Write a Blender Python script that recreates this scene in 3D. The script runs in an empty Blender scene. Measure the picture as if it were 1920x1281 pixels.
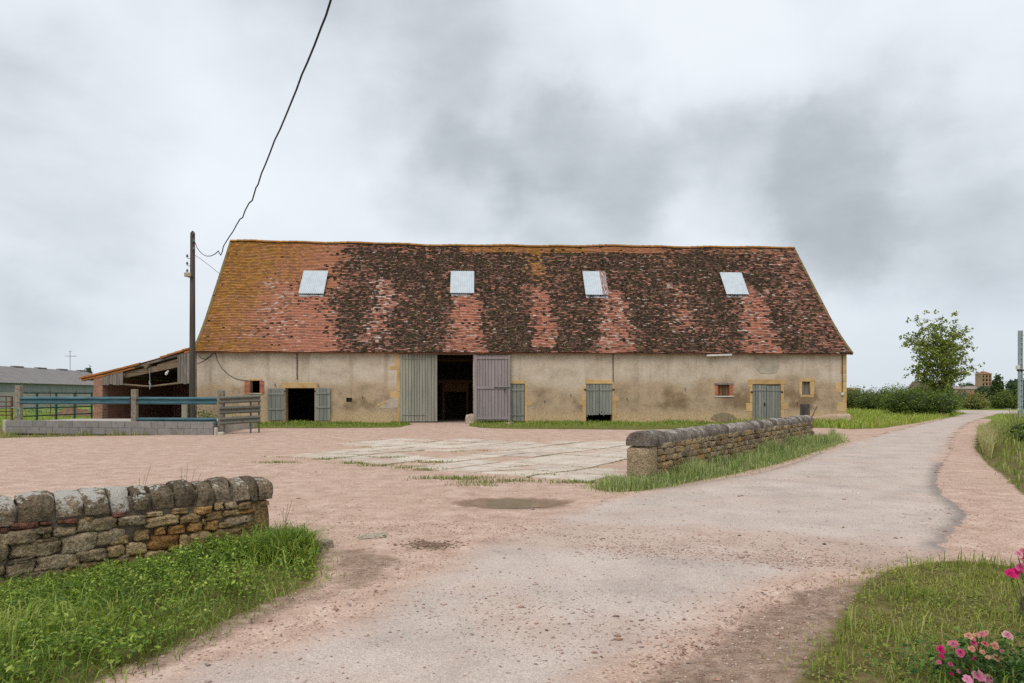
import bpy, bmesh, math, random
import numpy as np
from mathutils import Vector, Matrix, noise as mnoise

random.seed(7)
rng = np.random.default_rng(11)
R = math.radians
scene = bpy.context.scene
COL = scene.collection

# ------------------------------------------------------------------ camera
EYE = 1.6
FPX, CX, HZ = 1280.0, 960.0, 745.0          # 24 mm lens on a 1920 px wide frame, level camera, horizon row
cam_data = bpy.data.cameras.new('camera')
cam_data.sensor_width = 36.0
cam_data.lens = 24.0
cam_data.shift_y = (HZ - 640.5) / 1920.0
cam_data.clip_start = 0.05
cam_data.clip_end = 8000.0
cam = bpy.data.objects.new('camera', cam_data)
COL.objects.link(cam)
cam.location = (0, 0, EYE)
cam.rotation_euler = (R(90), 0, 0)
scene.camera = cam

# ------------------------------------------------------------------ view
scene.view_settings.view_transform = 'Standard'
scene.view_settings.look = 'None'
scene.view_settings.gamma = 1.0
scene.view_settings.exposure = 0.12
scene.view_settings.use_curve_mapping = False

# ------------------------------------------------------------------ sun (veiled by cloud: very soft)
SUN_EL, SUN_AZ = R(52), R(205)              # azimuth clockwise from +Y: behind the camera, a little left
sd = bpy.data.lights.new('sun', 'SUN')
sd.energy = 1.5
sd.angle = R(40)
sd.color = (1.0, 0.965, 0.91)
sun = bpy.data.objects.new('sun', sd)
COL.objects.link(sun)
sdir = Vector((math.sin(SUN_AZ) * math.cos(SUN_EL), math.cos(SUN_AZ) * math.cos(SUN_EL), math.sin(SUN_EL)))
sun.rotation_euler = sdir.to_track_quat('Z', 'Y').to_euler()
sun.location = sdir * 60

# ------------------------------------------------------------------ world: overcast cloud deck over a Nishita sky
world = bpy.data.worlds.new('World')
scene.world = world
world.use_nodes = True
wt = world.node_tree
wt.nodes.clear()
world.cycles.sampling_method = 'MANUAL'
world.cycles.sample_map_resolution = 256
scene.cycles.max_bounces = 6
scene.cycles.diffuse_bounces = 3
scene.cycles.glossy_bounces = 2
scene.cycles.use_denoising = False
scene.cycles.transmission_bounces = 3

def wn(t, **kw):
    n = wt.nodes.new(t)
    for k, v in kw.items():
        setattr(n, k, v)
    return n

def wl(a, b):
    wt.links.new(a, b)

def wmath(op, a, b=None, c=None, clamp=False):
    n = wn('ShaderNodeMath', operation=op, use_clamp=clamp)
    for i, x in enumerate((a, b, c)):
        if x is None:
            continue
        if isinstance(x, (int, float)):
            n.inputs[i].default_value = x
        else:
            wl(x, n.inputs[i])
    return n.outputs[0]

wtc = wn('ShaderNodeTexCoord')
wdir = wtc.outputs['Generated']
wsep = wn('ShaderNodeSeparateXYZ')
wl(wdir, wsep.inputs[0])
zc = wmath('MAXIMUM', wsep.outputs[2], 0.0)
den = wmath('ADD', zc, 0.16)
px_ = wmath('DIVIDE', wsep.outputs[0], den)
py_ = wmath('DIVIDE', wsep.outputs[1], den)
wcomb = wn('ShaderNodeCombineXYZ')
wl(px_, wcomb.inputs[0])
wl(py_, wcomb.inputs[1])

def wnoise(vec, scale, detail, rough, off, dist=0.0):
    mp = wn('ShaderNodeMapping')
    mp.inputs['Location'].default_value = off
    wl(vec, mp.inputs['Vector'])
    n = wn('ShaderNodeTexNoise')
    n.inputs['Scale'].default_value = scale
    n.inputs['Detail'].default_value = detail
    n.inputs['Roughness'].default_value = rough
    n.inputs['Distortion'].default_value = dist
    wl(mp.outputs[0], n.inputs['Vector'])
    return n.outputs['Fac']

n_big = wnoise(wcomb.outputs[0], 0.85, 6.0, 0.52, (3.1, 7.7, 0.0), 0.3)
wst = wn('ShaderNodeMapping')
wst.inputs['Scale'].default_value = (1.0, 1.0, 1.9)
wl(wdir, wst.inputs['Vector'])
n_mid = wnoise(wst.outputs[0], 2.2, 7.0, 0.50, (1.9, 0.4, 2.6), 0.1)
n_fine = wnoise(wst.outputs[0], 6.0, 9.0, 0.57, (4.7, 1.4, 0.2), 0.1)

def skydir(u, v):
    return Vector(((u - CX) / FPX, 1.0, (HZ - v) / FPX)).normalized()

# directions in which the photographed cloud deck is thick (dark) or thin (bright): u, v, radius in degrees, amount
banks = [(1090, 345, 6.0, -0.30), (1210, 290, 5.5, -0.14), (1470, 360, 6.0, -0.24), (1640, 340, 7.0, -0.20), (1840, 350, 7.0, -0.26),
         (1570, 385, 4.0, -0.13), (1400, 330, 5.0, -0.08), (850, 345, 4.5, -0.24), (540, 70, 8.0, -0.22), (720, 50, 8.0, -0.20), (940, 130, 7.0, -0.26), (40, 260, 7.5, -0.34),
         (20, 620, 4.0, -0.30), (130, 612, 2.4, -0.16),
         (300, 180, 9.0, 0.10), (1370, 130, 4.5, 0.20), (620, 240, 7.0, 0.10), (200, 400, 9.0, 0.08)]
warp = wn('ShaderNodeTexNoise')
warp.inputs['Scale'].default_value = 5.0
warp.inputs['Detail'].default_value = 6.0
warp.inputs['Roughness'].default_value = 0.52
wl(wdir, warp.inputs['Vector'])
wv = wn('ShaderNodeVectorMath', operation='MULTIPLY_ADD')
wl(warp.outputs['Color'], wv.inputs[0])
wv.inputs[1].default_value = (0.24, 0.24, 0.24)
wv2 = wn('ShaderNodeVectorMath', operation='SUBTRACT')
wl(wdir, wv2.inputs[0])
wv2.inputs[1].default_value = (0.12, 0.12, 0.12)
wl(wv2.outputs[0], wv.inputs[2])
wnorm = wn('ShaderNodeVectorMath', operation='NORMALIZE')
wl(wv.outputs[0], wnorm.inputs[0])
acc = None
for (u, v, rad, amt) in banks:
    dp = wn('ShaderNodeVectorMath', operation='DOT_PRODUCT')
    wl(wnorm.outputs[0], dp.inputs[0])
    dp.inputs[1].default_value = skydir(u, v)
    mr = wn('ShaderNodeMapRange', interpolation_type='SMOOTHERSTEP')
    mr.inputs['From Min'].default_value = math.cos(R(rad * 1.6))
    mr.inputs['From Max'].default_value = 1.0
    mr.inputs['To Min'].default_value = 0.0
    mr.inputs['To Max'].default_value = amt
    wl(dp.outputs['Value'], mr.inputs['Value'])
    acc = mr.outputs[0] if acc is None else wmath('ADD', acc, mr.outputs[0])

dens = wmath('MULTIPLY_ADD', n_big, 0.22, -0.11)
dens = wmath('MULTIPLY_ADD', n_mid, 0.85, dens)
dens = wmath('MULTIPLY_ADD', n_fine, 0.50, dens)
dens = wmath('ADD', dens, 0.072)
val = wmath('ADD', dens, acc)
wr = wn('ShaderNodeValToRGB')
cr = wr.color_ramp
cr.interpolation = 'B_SPLINE'
cr.elements[0].position = 0.0
cr.elements[0].color = (0.365, 0.400, 0.430, 1)
cr.elements[1].position = 1.0
cr.elements[1].color = (0.865, 0.905, 0.95, 1)
e = cr.elements.new(0.30); e.color = (0.53, 0.572, 0.61, 1)
e = cr.elements.new(0.60); e.color = (0.735, 0.785, 0.84, 1)
wl(val, wr.inputs[0])
# towards the horizon the deck is seen edge-on through more air: even pale blue-grey
hz = wn('ShaderNodeMapRange', interpolation_type='SMOOTHSTEP')
hz.inputs['From Min'].default_value = 0.0
hz.inputs['From Max'].default_value = 0.20
hz.inputs['To Min'].default_value = 0.80
hz.inputs['To Max'].default_value = 0.0
wl(wsep.outputs[2], hz.inputs['Value'])
wmix = wn('ShaderNodeMix', data_type='RGBA')
wl(hz.outputs[0], wmix.inputs['Factor'])
wl(wr.outputs[0], wmix.inputs['A'])
wmix.inputs['B'].default_value = (0.625, 0.685, 0.75, 1)
bgc = wn('ShaderNodeBackground')
wl(wmix.outputs['Result'], bgc.inputs['Color'])
bgc.inputs['Strength'].default_value = 1.0
sky = wn('ShaderNodeTexSky', sky_type='NISHITA')
sky.sun_disc = False
sky.sun_elevation = SUN_EL
sky.sun_rotation = SUN_AZ
bgs = wn('ShaderNodeBackground')
wl(sky.outputs[0], bgs.inputs['Color'])
bgs.inputs['Strength'].default_value = 0.1
ms = wn('ShaderNodeMixShader')
ms.inputs[0].default_value = 0.93
wl(bgs.outputs[0], ms.inputs[1])
wl(bgc.outputs[0], ms.inputs[2])
wo = wn('ShaderNodeOutputWorld')
wl(ms.outputs[0], wo.inputs['Surface'])

# ------------------------------------------------------------------ terrain height and pixel -> ground
def sst(a, b, x):
    t = np.clip((np.asarray(x, float) - a) / (b - a), 0, 1)
    return t * t * (3 - 2 * t)

PUD = (0.02, 10.42, 0.70, 0.42)             # puddle centre and radii

def G(x, y):
    x = np.asarray(x, float); y = np.asarray(y, float)
    h = 0.18 * sst(23, 36.5, y) + 0.5 * sst(42, 95, y)
    h = h + 0.012 * np.sin(0.9 * x + 0.4 * y) * np.sin(0.7 * y - 0.3 * x + 1.0)
    q = ((x - PUD[0]) / PUD[2]) ** 2 + ((y - PUD[1]) / PUD[3]) ** 2
    h = h - 0.045 * np.exp(-q * 0.75)
    return h

def P(u, v):
    """the point of the ground seen at photo pixel u, v"""
    y = EYE * FPX / max(v - HZ, 4)
    for _ in range(30):
        x = (u - CX) / FPX * y
        y = 0.5 * y + 0.5 * (EYE - float(G(x, y))) * FPX / max(v - HZ, 4)
    x = (u - CX) / FPX * y
    return (x, y)

def at(u, v, y):
    """the point at photo pixel u, v that lies at depth y"""
    return Vector(((u - CX) / FPX * y, y, EYE + (HZ - v) / FPX * y))

# ------------------------------------------------------------------ small library
def lin(c):
    c = c / 255.0
    return c / 12.92 if c <= 0.04045 else ((c + 0.055) / 1.055) ** 2.4

def alb(r, g, b, k=1.1):
    return (lin(r) / k, lin(g) / k, lin(b) / k, 1.0)

class NT:
    """thin wrapper for a material's node tree"""
    def __init__(self, name, rough=0.85, spec=0.25):
        self.m = bpy.data.materials.new(name)
        self.m.use_nodes = True
        self.t = self.m.node_tree
        self.b = self.t.nodes['Principled BSDF']
        self.b.inputs['Roughness'].default_value = rough
        self.b.inputs['Specular IOR Level'].default_value = spec
        g = self.n('ShaderNodeNewGeometry')
        self.pos = g.outputs['Position']
        self.geo = g
    def n(self, t, **kw):
        nd = self.t.nodes.new(t)
        for k, v in kw.items():
            setattr(nd, k, v)
        return nd
    def put(self, x, sock):
        if isinstance(x, (int, float)):
            sock.default_value = x
        elif isinstance(x, tuple):
            sock.default_value = x
        else:
            self.t.links.new(x, sock)
    def noise(self, scale, detail=5, rough=0.55, vec=None, stretch=None, off=(0, 0, 0), dist=0.0):
        v = vec or self.pos
        if stretch or off != (0, 0, 0):
            mp = self.n('ShaderNodeMapping')
            mp.inputs['Scale'].default_value = stretch or (1, 1, 1)
            mp.inputs['Location'].default_value = off
            self.put(v, mp.inputs['Vector'])
            v = mp.outputs[0]
        nd = self.n('ShaderNodeTexNoise')
        nd.inputs['Scale'].default_value = scale
        nd.inputs['Detail'].default_value = detail
        nd.inputs['Roughness'].default_value = rough
        nd.inputs['Distortion'].default_value = dist
        self.put(v, nd.inputs['Vector'])
        return nd.outputs['Fac']
    def voro(self, scale, out='Color', vec=None, feature='F1'):
        nd = self.n('ShaderNodeTexVoronoi', feature=feature)
        nd.inputs['Scale'].default_value = scale
        self.put(vec or self.pos, nd.inputs['Vector'])
        return nd.outputs[out]
    def ramp(self, fac, stops, interp='LINEAR'):
        nd = self.n('ShaderNodeValToRGB')
        c = nd.color_ramp
        c.interpolation = interp
        while len(c.elements) < len(stops):
            c.elements.new(0.5)
        for el, (p, col) in zip(c.elements, stops):
            el.position = p
            el.color = col if len(col) == 4 else (*col, 1)
        self.put(fac, nd.inputs[0])
        return nd.outputs[0]
    def math(self, op, a, b=None, c=None, clamp=False):
        nd = self.n('ShaderNodeMath', operation=op, use_clamp=clamp)
        for i, x in enumerate((a, b, c)):
            if x is not None:
                self.put(x, nd.inputs[i])
        return nd.outputs[0]
    def step(self, x, a, b, lo=0.0, hi=1.0):
        nd = self.n('ShaderNodeMapRange', interpolation_type='SMOOTHSTEP')
        nd.inputs['From Min'].default_value = a
        nd.inputs['From Max'].default_value = b
        nd.inputs['To Min'].default_value = lo
        nd.inputs['To Max'].default_value = hi
        self.put(x, nd.inputs['Value'])
        return nd.outputs[0]
    def mix(self, fac, a, b, mode='MIX'):
        nd = self.n('ShaderNodeMix', data_type='RGBA', blend_type=mode)
        self.put(fac, nd.inputs['Factor'])
        self.put(a, nd.inputs['A'])
        self.put(b, nd.inputs['B'])
        return nd.outputs['Result']
    def attr(self, name, out='Color'):
        nd = self.n('ShaderNodeAttribute', attribute_name=name)
        return nd.outputs[out]
    def rand(self):
        return self.n('ShaderNodeObjectInfo').outputs['Random']
    def hsv(self, col, h=0.5, s=1.0, v=1.0):
        nd = self.n('ShaderNodeHueSaturation')
        self.put(h, nd.inputs['Hue']); self.put(s, nd.inputs['Saturation']); self.put(v, nd.inputs['Value'])
        self.put(col, nd.inputs['Color'])
        return nd.outputs[0]
    def color(self, c):
        self.put(c, self.b.inputs['Base Color'])
    def bump(self, h, strength=0.5, dist=0.01):
        nd = self.n('ShaderNodeBump')
        nd.inputs['Strength'].default_value = strength
        nd.inputs['Distance'].default_value = dist
        self.put(h, nd.inputs['Height'])
        self.t.links.new(nd.outputs[0], self.b.inputs['Normal'])

def simple(name, c0, c1, scale=6, rough=0.85, bump=0.4, dist=0.006, stretch=None, vary=0.25, spec=0.25, metal=0.0, c2=None, fine=60):
    """two- or three-tone weathered surface with object-to-object variation"""
    t = NT(name, rough, spec)
    f = t.noise(scale, 7, 0.6, stretch=stretch)
    stops = [(0.3, c0), (0.7, c1)]
    if c2:
        stops = [(0.28, c0), (0.5, c1), (0.72, c2)]
    c = t.ramp(f, stops)
    if vary:
        vv = t.math('MULTIPLY_ADD', t.rand(), vary * 2, 1 - vary)
        c = t.hsv(c, 0.5, 1.0, vv)
    f2 = t.noise(fine, 4, 0.6, stretch=stretch)
    c = t.mix(0.35, c, t.ramp(f2, [(0.3, (0.35, 0.35, 0.35)), (0.7, (0.65, 0.65, 0.65))]), 'OVERLAY')
    t.color(c)
    t.b.inputs['Metallic'].default_value = metal
    if bump:
        t.bump(t.math('ADD', f2, t.math('MULTIPLY', f, 0.6)), bump, dist)
    return t.m

class MB:
    """collects faces into one mesh"""
    def __init__(self):
        self.v = []; self.f = []
    def add(self, vs, fs):
        o = len(self.v)
        self.v += [tuple(p) for p in vs]
        self.f += [tuple(i + o for i in f) for f in fs]
        return self
    def box(self, x0, x1, y0, y1, z0, z1, M=None):
        vs = [Vector((x, y, z)) for z in (z0, z1) for y in (y0, y1) for x in (x0, x1)]
        if M is not None:
            vs = [M @ p for p in vs]
        return self.add(vs, [(0, 2, 3, 1), (4, 5, 7, 6), (0, 1, 5, 4), (2, 6, 7, 3), (0, 4, 6, 2), (1, 3, 7, 5)])
    def bbox(self, x0, x1, y0, y1, z0, z1, c=0.01, M=None):
        """box with chamfered edges"""
        vs = []
        for sx in (0, 1):
            for sy in (0, 1):
                for sz in (0, 1):
                    X = (x0, x1)[sx]; Y = (y0, y1)[sy]; Z = (z0, z1)[sz]
                    ix = X + (c if sx == 0 else -c); iy = Y + (c if sy == 0 else -c); iz = Z + (c if sz == 0 else -c)
                    vs += [Vector((X, iy, iz)), Vector((ix, Y, iz)), Vector((ix, iy, Z))]
        if M is not None:
            vs = [M @ p for p in vs]
        bm = bmesh.new()
        bv = [bm.verts.new(p) for p in vs]
        bmesh.ops.convex_hull(bm, input=bv)
        bmesh.ops.dissolve_limit(bm, angle_limit=0.01, verts=bm.verts, edges=bm.edges)
        bm.verts.index_update()
        self.add([p.co.copy() for p in bm.verts], [[q.index for q in f.verts] for f in bm.faces])
        bm.free()
        return self
    def bar(self, p, q, w, h, up=Vector((0, 0, 1))):
        """rectangular bar from p to q"""
        p = Vector(p); q = Vector(q)
        d = q - p
        L = d.length
        d.normalize()
        s = d.cross(up)
        if s.length < 1e-4:
            s = d.cross(Vector((0, 1, 0)))
        s.normalize()
        t = s.cross(d).normalized()
        M = Matrix((s, d, t)).transposed().to_4x4()
        M.translation = p
        return self.box(-w / 2, w / 2, 0, L, -h / 2, h / 2, M)
    def tube(self, pts, r, n=8, r1=None, cap=True):
        pts = [Vector(p) for p in pts]
        k = len(pts)
        rs = [r + ((r1 if r1 is not None else r) - r) * i / max(k - 1, 1) for i in range(k)] if not isinstance(r, (list, tuple)) else list(r)
        vs = []; fs = []
        ref = None
        for i, p in enumerate(pts):
            d = (pts[min(i + 1, k - 1)] - pts[max(i - 1, 0)]).normalized()
            if ref is None:
                ref = Vector((0, 0, 1)) if abs(d.z) < 0.9 else Vector((0, 1, 0))
            s = d.cross(ref)
            if s.length < 1e-4:
                s = d.orthogonal()
            s.normalize()
            t = s.cross(d).normalized()
            ref = t
            for j in range(n):
                a = 2 * math.pi * j / n
                vs.append(p + (s * math.cos(a) + t * math.sin(a)) * rs[i])
        for i in range(k - 1):
            for j in range(n):
                fs.append((i * n + j, i * n + (j + 1) % n, (i + 1) * n + (j + 1) % n, (i + 1) * n + j))
        if cap:
            fs.append(tuple(range(n)))
            fs.append(tuple((k - 1) * n + j for j in reversed(range(n))))
        return self.add(vs, fs)
    def loft(self, rings, cap=True):
        n = len(rings[0])
        vs = [p for r_ in rings for p in r_]
        fs = []
        for i in range(len(rings) - 1):
            for j in range(n):
                fs.append((i * n + j, i * n + (j + 1) % n, (i + 1) * n + (j + 1) % n, (i + 1) * n + j))
        if cap:
            fs.append(tuple(reversed(range(n))))
            fs.append(tuple((len(rings) - 1) * n + j for j in range(n)))
        return self.add(vs, fs)
    def mesh(self, name, smooth=False):
        me = bpy.data.meshes.new(name)
        me.from_pydata([tuple(p) for p in self.v], [], self.f)
        bm = bmesh.new()
        bm.from_mesh(me)
        bmesh.ops.recalc_face_normals(bm, faces=bm.faces)
        bm.to_mesh(me)
        bm.free()
        if smooth:
            me.polygons.foreach_set('use_smooth', [True] * len(me.polygons))
        return me

def tag(o, label=None, cat=None, group=None, kind=None):
    if label: o['label'] = label
    if cat: o['category'] = cat
    if group: o['group'] = group
    if kind: o['kind'] = kind
    return o

def put(name, me, m, parent=None, loc=(0, 0, 0), rot=(0, 0, 0), scale=(1, 1, 1)):
    if isinstance(me, MB):
        me = me.mesh(name)
    if m is not None and not me.materials:
        me.materials.append(m)
    o = bpy.data.objects.new(name, me)
    COL.objects.link(o)
    o.location = loc; o.rotation_euler = rot; o.scale = scale
    if parent is not None:
        o.parent = parent
    return o

def empty(name, loc=(0, 0, 0), rz=0.0, parent=None):
    o = bpy.data.objects.new(name, None)
    o.empty_display_size = 0.2
    COL.objects.link(o)
    o.location = loc
    o.rotation_euler = (0, 0, rz)
    if parent is not None:
        o.parent = parent
    return o

def smooth_angle(me, deg=40):
    me.polygons.foreach_set('use_smooth', [True] * len(me.polygons))
    try:
        me.set_sharp_from_angle(angle=R(deg))
    except Exception:
        pass
    return me

def fast_mesh(name, verts, loops, starts, totals, col=None, smooth=False):
    me = bpy.data.meshes.new(name)
    verts = np.asarray(verts, np.float32)
    me.vertices.add(len(verts))
    me.vertices.foreach_set('co', verts.ravel())
    me.loops.add(len(loops))
    me.loops.foreach_set('vertex_index', np.asarray(loops, np.int32))
    me.polygons.add(len(starts))
    me.polygons.foreach_set('loop_start', np.asarray(starts, np.int32))
    me.polygons.foreach_set('loop_total', np.asarray(totals, np.int32))
    if smooth:
        me.polygons.foreach_set('use_smooth', np.ones(len(starts), bool))
    if col is not None:
        a = me.attributes.new('Col', 'FLOAT_COLOR', 'POINT')
        c = np.ones((len(verts), 4), np.float32)
        c[:, :3] = col
        a.data.foreach_set('color', c.ravel())
    me.update(calc_edges=True)
    me.validate()
    return me

def quads_mesh(name, V, Q, col=None, smooth=False):
    Q = np.asarray(Q)
    k = Q.shape[1]
    n = len(Q)
    return fast_mesh(name, V, Q.ravel(), np.arange(n) * k, np.full(n, k), col, smooth)

def inside(poly, X, Y):
    res = np.zeros(X.shape, bool)
    n = len(poly)
    for i in range(n):
        x0, y0 = poly[i]; x1, y1 = poly[(i + 1) % n]
        c = ((y0 > Y) != (y1 > Y))
        with np.errstate(divide='ignore', invalid='ignore'):
            xi = (x1 - x0) * (Y - y0) / (y1 - y0 if y1 != y0 else 1e-9) + x0
        res ^= c & (X < xi)
    return res

def sdist(poly, X, Y):
    """distance to the border, positive inside"""
    d = np.full(X.shape, 1e9)
    n = len(poly)
    for i in range(n):
        x0, y0 = poly[i]; x1, y1 = poly[(i + 1) % n]
        ex, ey = x1 - x0, y1 - y0
        L = ex * ex + ey * ey + 1e-12
        t = np.clip(((X - x0) * ex + (Y - y0) * ey) / L, 0, 1)
        d = np.minimum(d, np.hypot(X - x0 - t * ex, Y - y0 - t * ey))
    return np.where(inside(poly, X, Y), d, -d)

def vnoise(X, Y, s, seed=0):
    """cheap smooth value noise in numpy, 0..1"""
    x = np.asarray(X, float) / s + 100 + seed * 17.3; y = np.asarray(Y, float) / s + 100 + seed * 9.7
    xi = np.floor(x); yi = np.floor(y)
    fx = x - xi; fy = y - yi
    fx = fx * fx * (3 - 2 * fx); fy = fy * fy * (3 - 2 * fy)
    def h(a, b):
        q = np.sin(a * 127.1 + b * 311.7 + seed * 74.7) * 43758.5453
        return q - np.floor(q)
    return (h(xi, yi) * (1 - fx) + h(xi + 1, yi) * fx) * (1 - fy) + (h(xi, yi + 1) * (1 - fx) + h(xi + 1, yi + 1) * fx) * fy

# ------------------------------------------------------------------ areas of the ground, from photo pixels
def PP(lst):
    return [P(*q) if len(q) == 2 else (q[0], q[1]) for q in lst]

W = 'world'
WL_E = Vector((-2.81, 7.66)); WL_D = Vector((-0.728, -0.686)); WL_N = Vector((0.686, -0.728))      # near wall: crest end, direction, face normal
WR_0 = Vector((2.38, 12.9)); WR_1 = Vector((10.75, 25.0))                                            # far wall: crest ends
WR_D = (WR_1 - WR_0).normalized(); WR_L = (WR_1 - WR_0).length
WR_N = Vector((WR_D.y, -WR_D.x))

verge_near = PP([(500, 1012), (525, 1000), (568, 1015), (592, 1060), (582, 1090), (520, 1120), (440, 1152), (360, 1195), (270, 1238), (165, 1281), (-2.5, 3.0, W), (-7.5, 3.0, W), (-7.2, 3.6, W), (-2.72, 7.5, W)])
verge_wall = PP([(1112, 917), (1150, 924), (1200, 921), (1262, 911), (1340, 896), (1440, 873), (1530, 846), (1578, 829), (1570, 815), (11.6, 25.8, W), (10.5, 25.3, W), (2.3, 13.1, W), (1.75, 12.9, W)])
barn_strip = PP([(410, 806), (520, 803), (640, 803), (745, 802), (770, 797), (-5.9, 38.3, W), (-17.2, 37.6, W), (-16.6, 33.5, W)])
barn_strip2 = PP([(880, 799), (905, 803), (1050, 805), (1200, 806), (1400, 806), (1500, 803), (1590, 803), (19.6, 39.6, W), (-2.2, 38.4, W)])
field_right = PP([(1500, 800), (1590, 805), (1650, 803), (1700, 796), (1760, 785), (1806, 776.5), (38, 66, W), (46, 80, W), (10, 80, W), (12, 40, W)])
bank_right = PP([(1868, 777), (1848, 800), (1834, 815), (1829, 840), (1850, 866), (1885, 892), (1925, 930), (14, 12, W), (40, 20, W), (80, 40, W), (80, 58, W), (47, 58.5, W)])
lawn = PP([(1505, 1281), (1528, 1245), (1560, 1205), (1590, 1160), (1608, 1120), (1650, 1082), (1700, 1063), (1780, 1053), (1850, 1057), (1925, 1066), (7, 5.2, W), (7, 2.4, W), (1.45, 2.4, W)])
field_left = PP([(-250, 824), (0, 821), (200, 817), (418, 814), (445, 800), (-16.8, 36, W), (-17.5, 40, W), (-20, 60, W), (-140, 60, W), (-120, 29, W)])
grass_polys = [verge_near, verge_wall, barn_strip, barn_strip2, field_right, bank_right, lawn, field_left]
earth_polys = [PP([(1200, 1281), (1345, 1212), (1405, 1158), (1495, 1114), (1650, 1082), (1610, 1150), (1560, 1230), (1530, 1281), (1.5, 2.2, W), (0.6, 2.2, W)]),
               PP([(765, 1022), (800, 1014), (850, 1022), (845, 1032), (790, 1033)]),
               PP([(620, 1040), (660, 1035), (700, 1060), (690, 1085), (640, 1070)]),
               PP([(598, 1036), (680, 1028), (770, 1050), (735, 1085), (650, 1112), (560, 1142), (500, 1168), (590, 1105), (640, 1072)]),
               PP([(590, 1075), (610, 1085), (560, 1125), (440, 1185), (300, 1250), (165, 1285), (250, 1240), (440, 1152)])]
road_poly = PP([(1806, 776), (1770, 784), (1700, 800), (1640, 815), (1590, 828), (1530, 850), (1440, 880), (1340, 900), (1240, 915), (1150, 932), (1060, 952), (960, 988), (880, 1022), (800, 1060), (700, 1112), (520, 1190), (205, 1285),
                (-3.2, 2.0, W), (0.5, 2.0, W), (1200, 1281), (1345, 1205), (1405, 1150), (1495, 1108), (1650, 1075), (1730, 1060), (1790, 1046), (1790, 1020), (1812, 995), (1830, 970), (1814, 952), (1782, 932), (1768, 905), (1770, 880), (1790, 845), (1802, 815), (1822, 795), (1850, 784), (1874, 776), (56, 60, W), (57, 64.5, W), (41, 64, W)])
slab_poly = PP([(1128, 908), (960, 899), (860, 881), (640, 873), (520, 869), (600, 853), (690, 824), (960, 826), (1190, 828)]) + [(4.3, 21.0), (2.15, 14.0)]
wash_line = PP([(500, 960), (680, 1000), (900, 990), (1150, 1010), (1400, 1020), (1640, 1045)])
wash_line2 = PP([(900, 1110), (1000, 1190), (1350, 1180)])

def linedist(line, X, Y):
    d = np.full(X.shape, 1e9)
    for (x0, y0), (x1, y1) in zip(line[:-1], line[1:]):
        ex, ey = x1 - x0, y1 - y0
        t = np.clip(((X - x0) * ex + (Y - y0) * ey) / (ex * ex + ey * ey), 0, 1)
        d = np.minimum(d, np.hypot(X - x0 - t * ex, Y - y0 - t * ey))
    return d

# ------------------------------------------------------------------ ground materials
def gravel_nodes(t):
    """pink crushed granite and dust; returns colour, height"""
    big = t.noise(0.35, 4, 0.5)
    mid = t.noise(2.6, 7, 0.62)
    c = t.ramp(mid, [(0.28, alb(175, 145, 128)), (0.52, alb(200, 171, 153)), (0.75, alb(215, 192, 175))])
    c = t.mix(t.step(big, 0.42, 0.66, 0, 0.45), c, alb(189, 161, 140))
    v1 = t.voro(95)
    sp = t.n('ShaderNodeSeparateColor'); t.put(v1, sp.inputs[0])
    g1 = t.ramp(sp.outputs[0], [(0.0, (0.30, 0.28, 0.27)), (0.12, (0.40, 0.38, 0.37)), (0.5, (0.5, 0.5, 0.5)), (0.86, (0.55, 0.55, 0.55)), (1.0, (0.78, 0.76, 0.74))])
    c = t.mix(0.8, c, g1, 'OVERLAY')
    v2 = t.voro(34)
    sp2 = t.n('ShaderNodeSeparateColor'); t.put(v2, sp2.inputs[0])
    spot = t.math('MULTIPLY', t.step(sp2.outputs[0], 0.90, 0.93), t.step(t.voro(34, 'Distance'), 0.42, 0.30))
    c = t.mix(t.math('MULTIPLY', spot, 0.75), c, t.ramp(sp2.outputs[1], [(0.0, alb(92, 80, 76)), (0.5, alb(150, 106, 92)), (1.0, alb(226, 214, 202))]))
    v3 = t.voro(17)
    sp3 = t.n('ShaderNodeSeparateColor'); t.put(v3, sp3.inputs[0])
    c = t.mix(0.18, c, t.ramp(sp3.outputs[0], [(0.0, (0.33, 0.32, 0.31)), (0.3, (0.47, 0.47, 0.47)), (0.8, (0.53, 0.53, 0.53)), (1.0, (0.68, 0.68, 0.68))]), 'OVERLAY')
    streak = t.noise(1.1, 6, 0.6, stretch=(0.45, 1.6, 1), dist=0.6)
    c = t.mix(t.step(streak, 0.52, 0.74, 0, 0.32), c, alb(172, 142, 124))
    h = t.math('ADD', t.math('MULTIPLY', sp.outputs[1], 0.4), t.math('ADD', t.math('MULTIPLY', mid, 2.2), spot))
    return c, h

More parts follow.
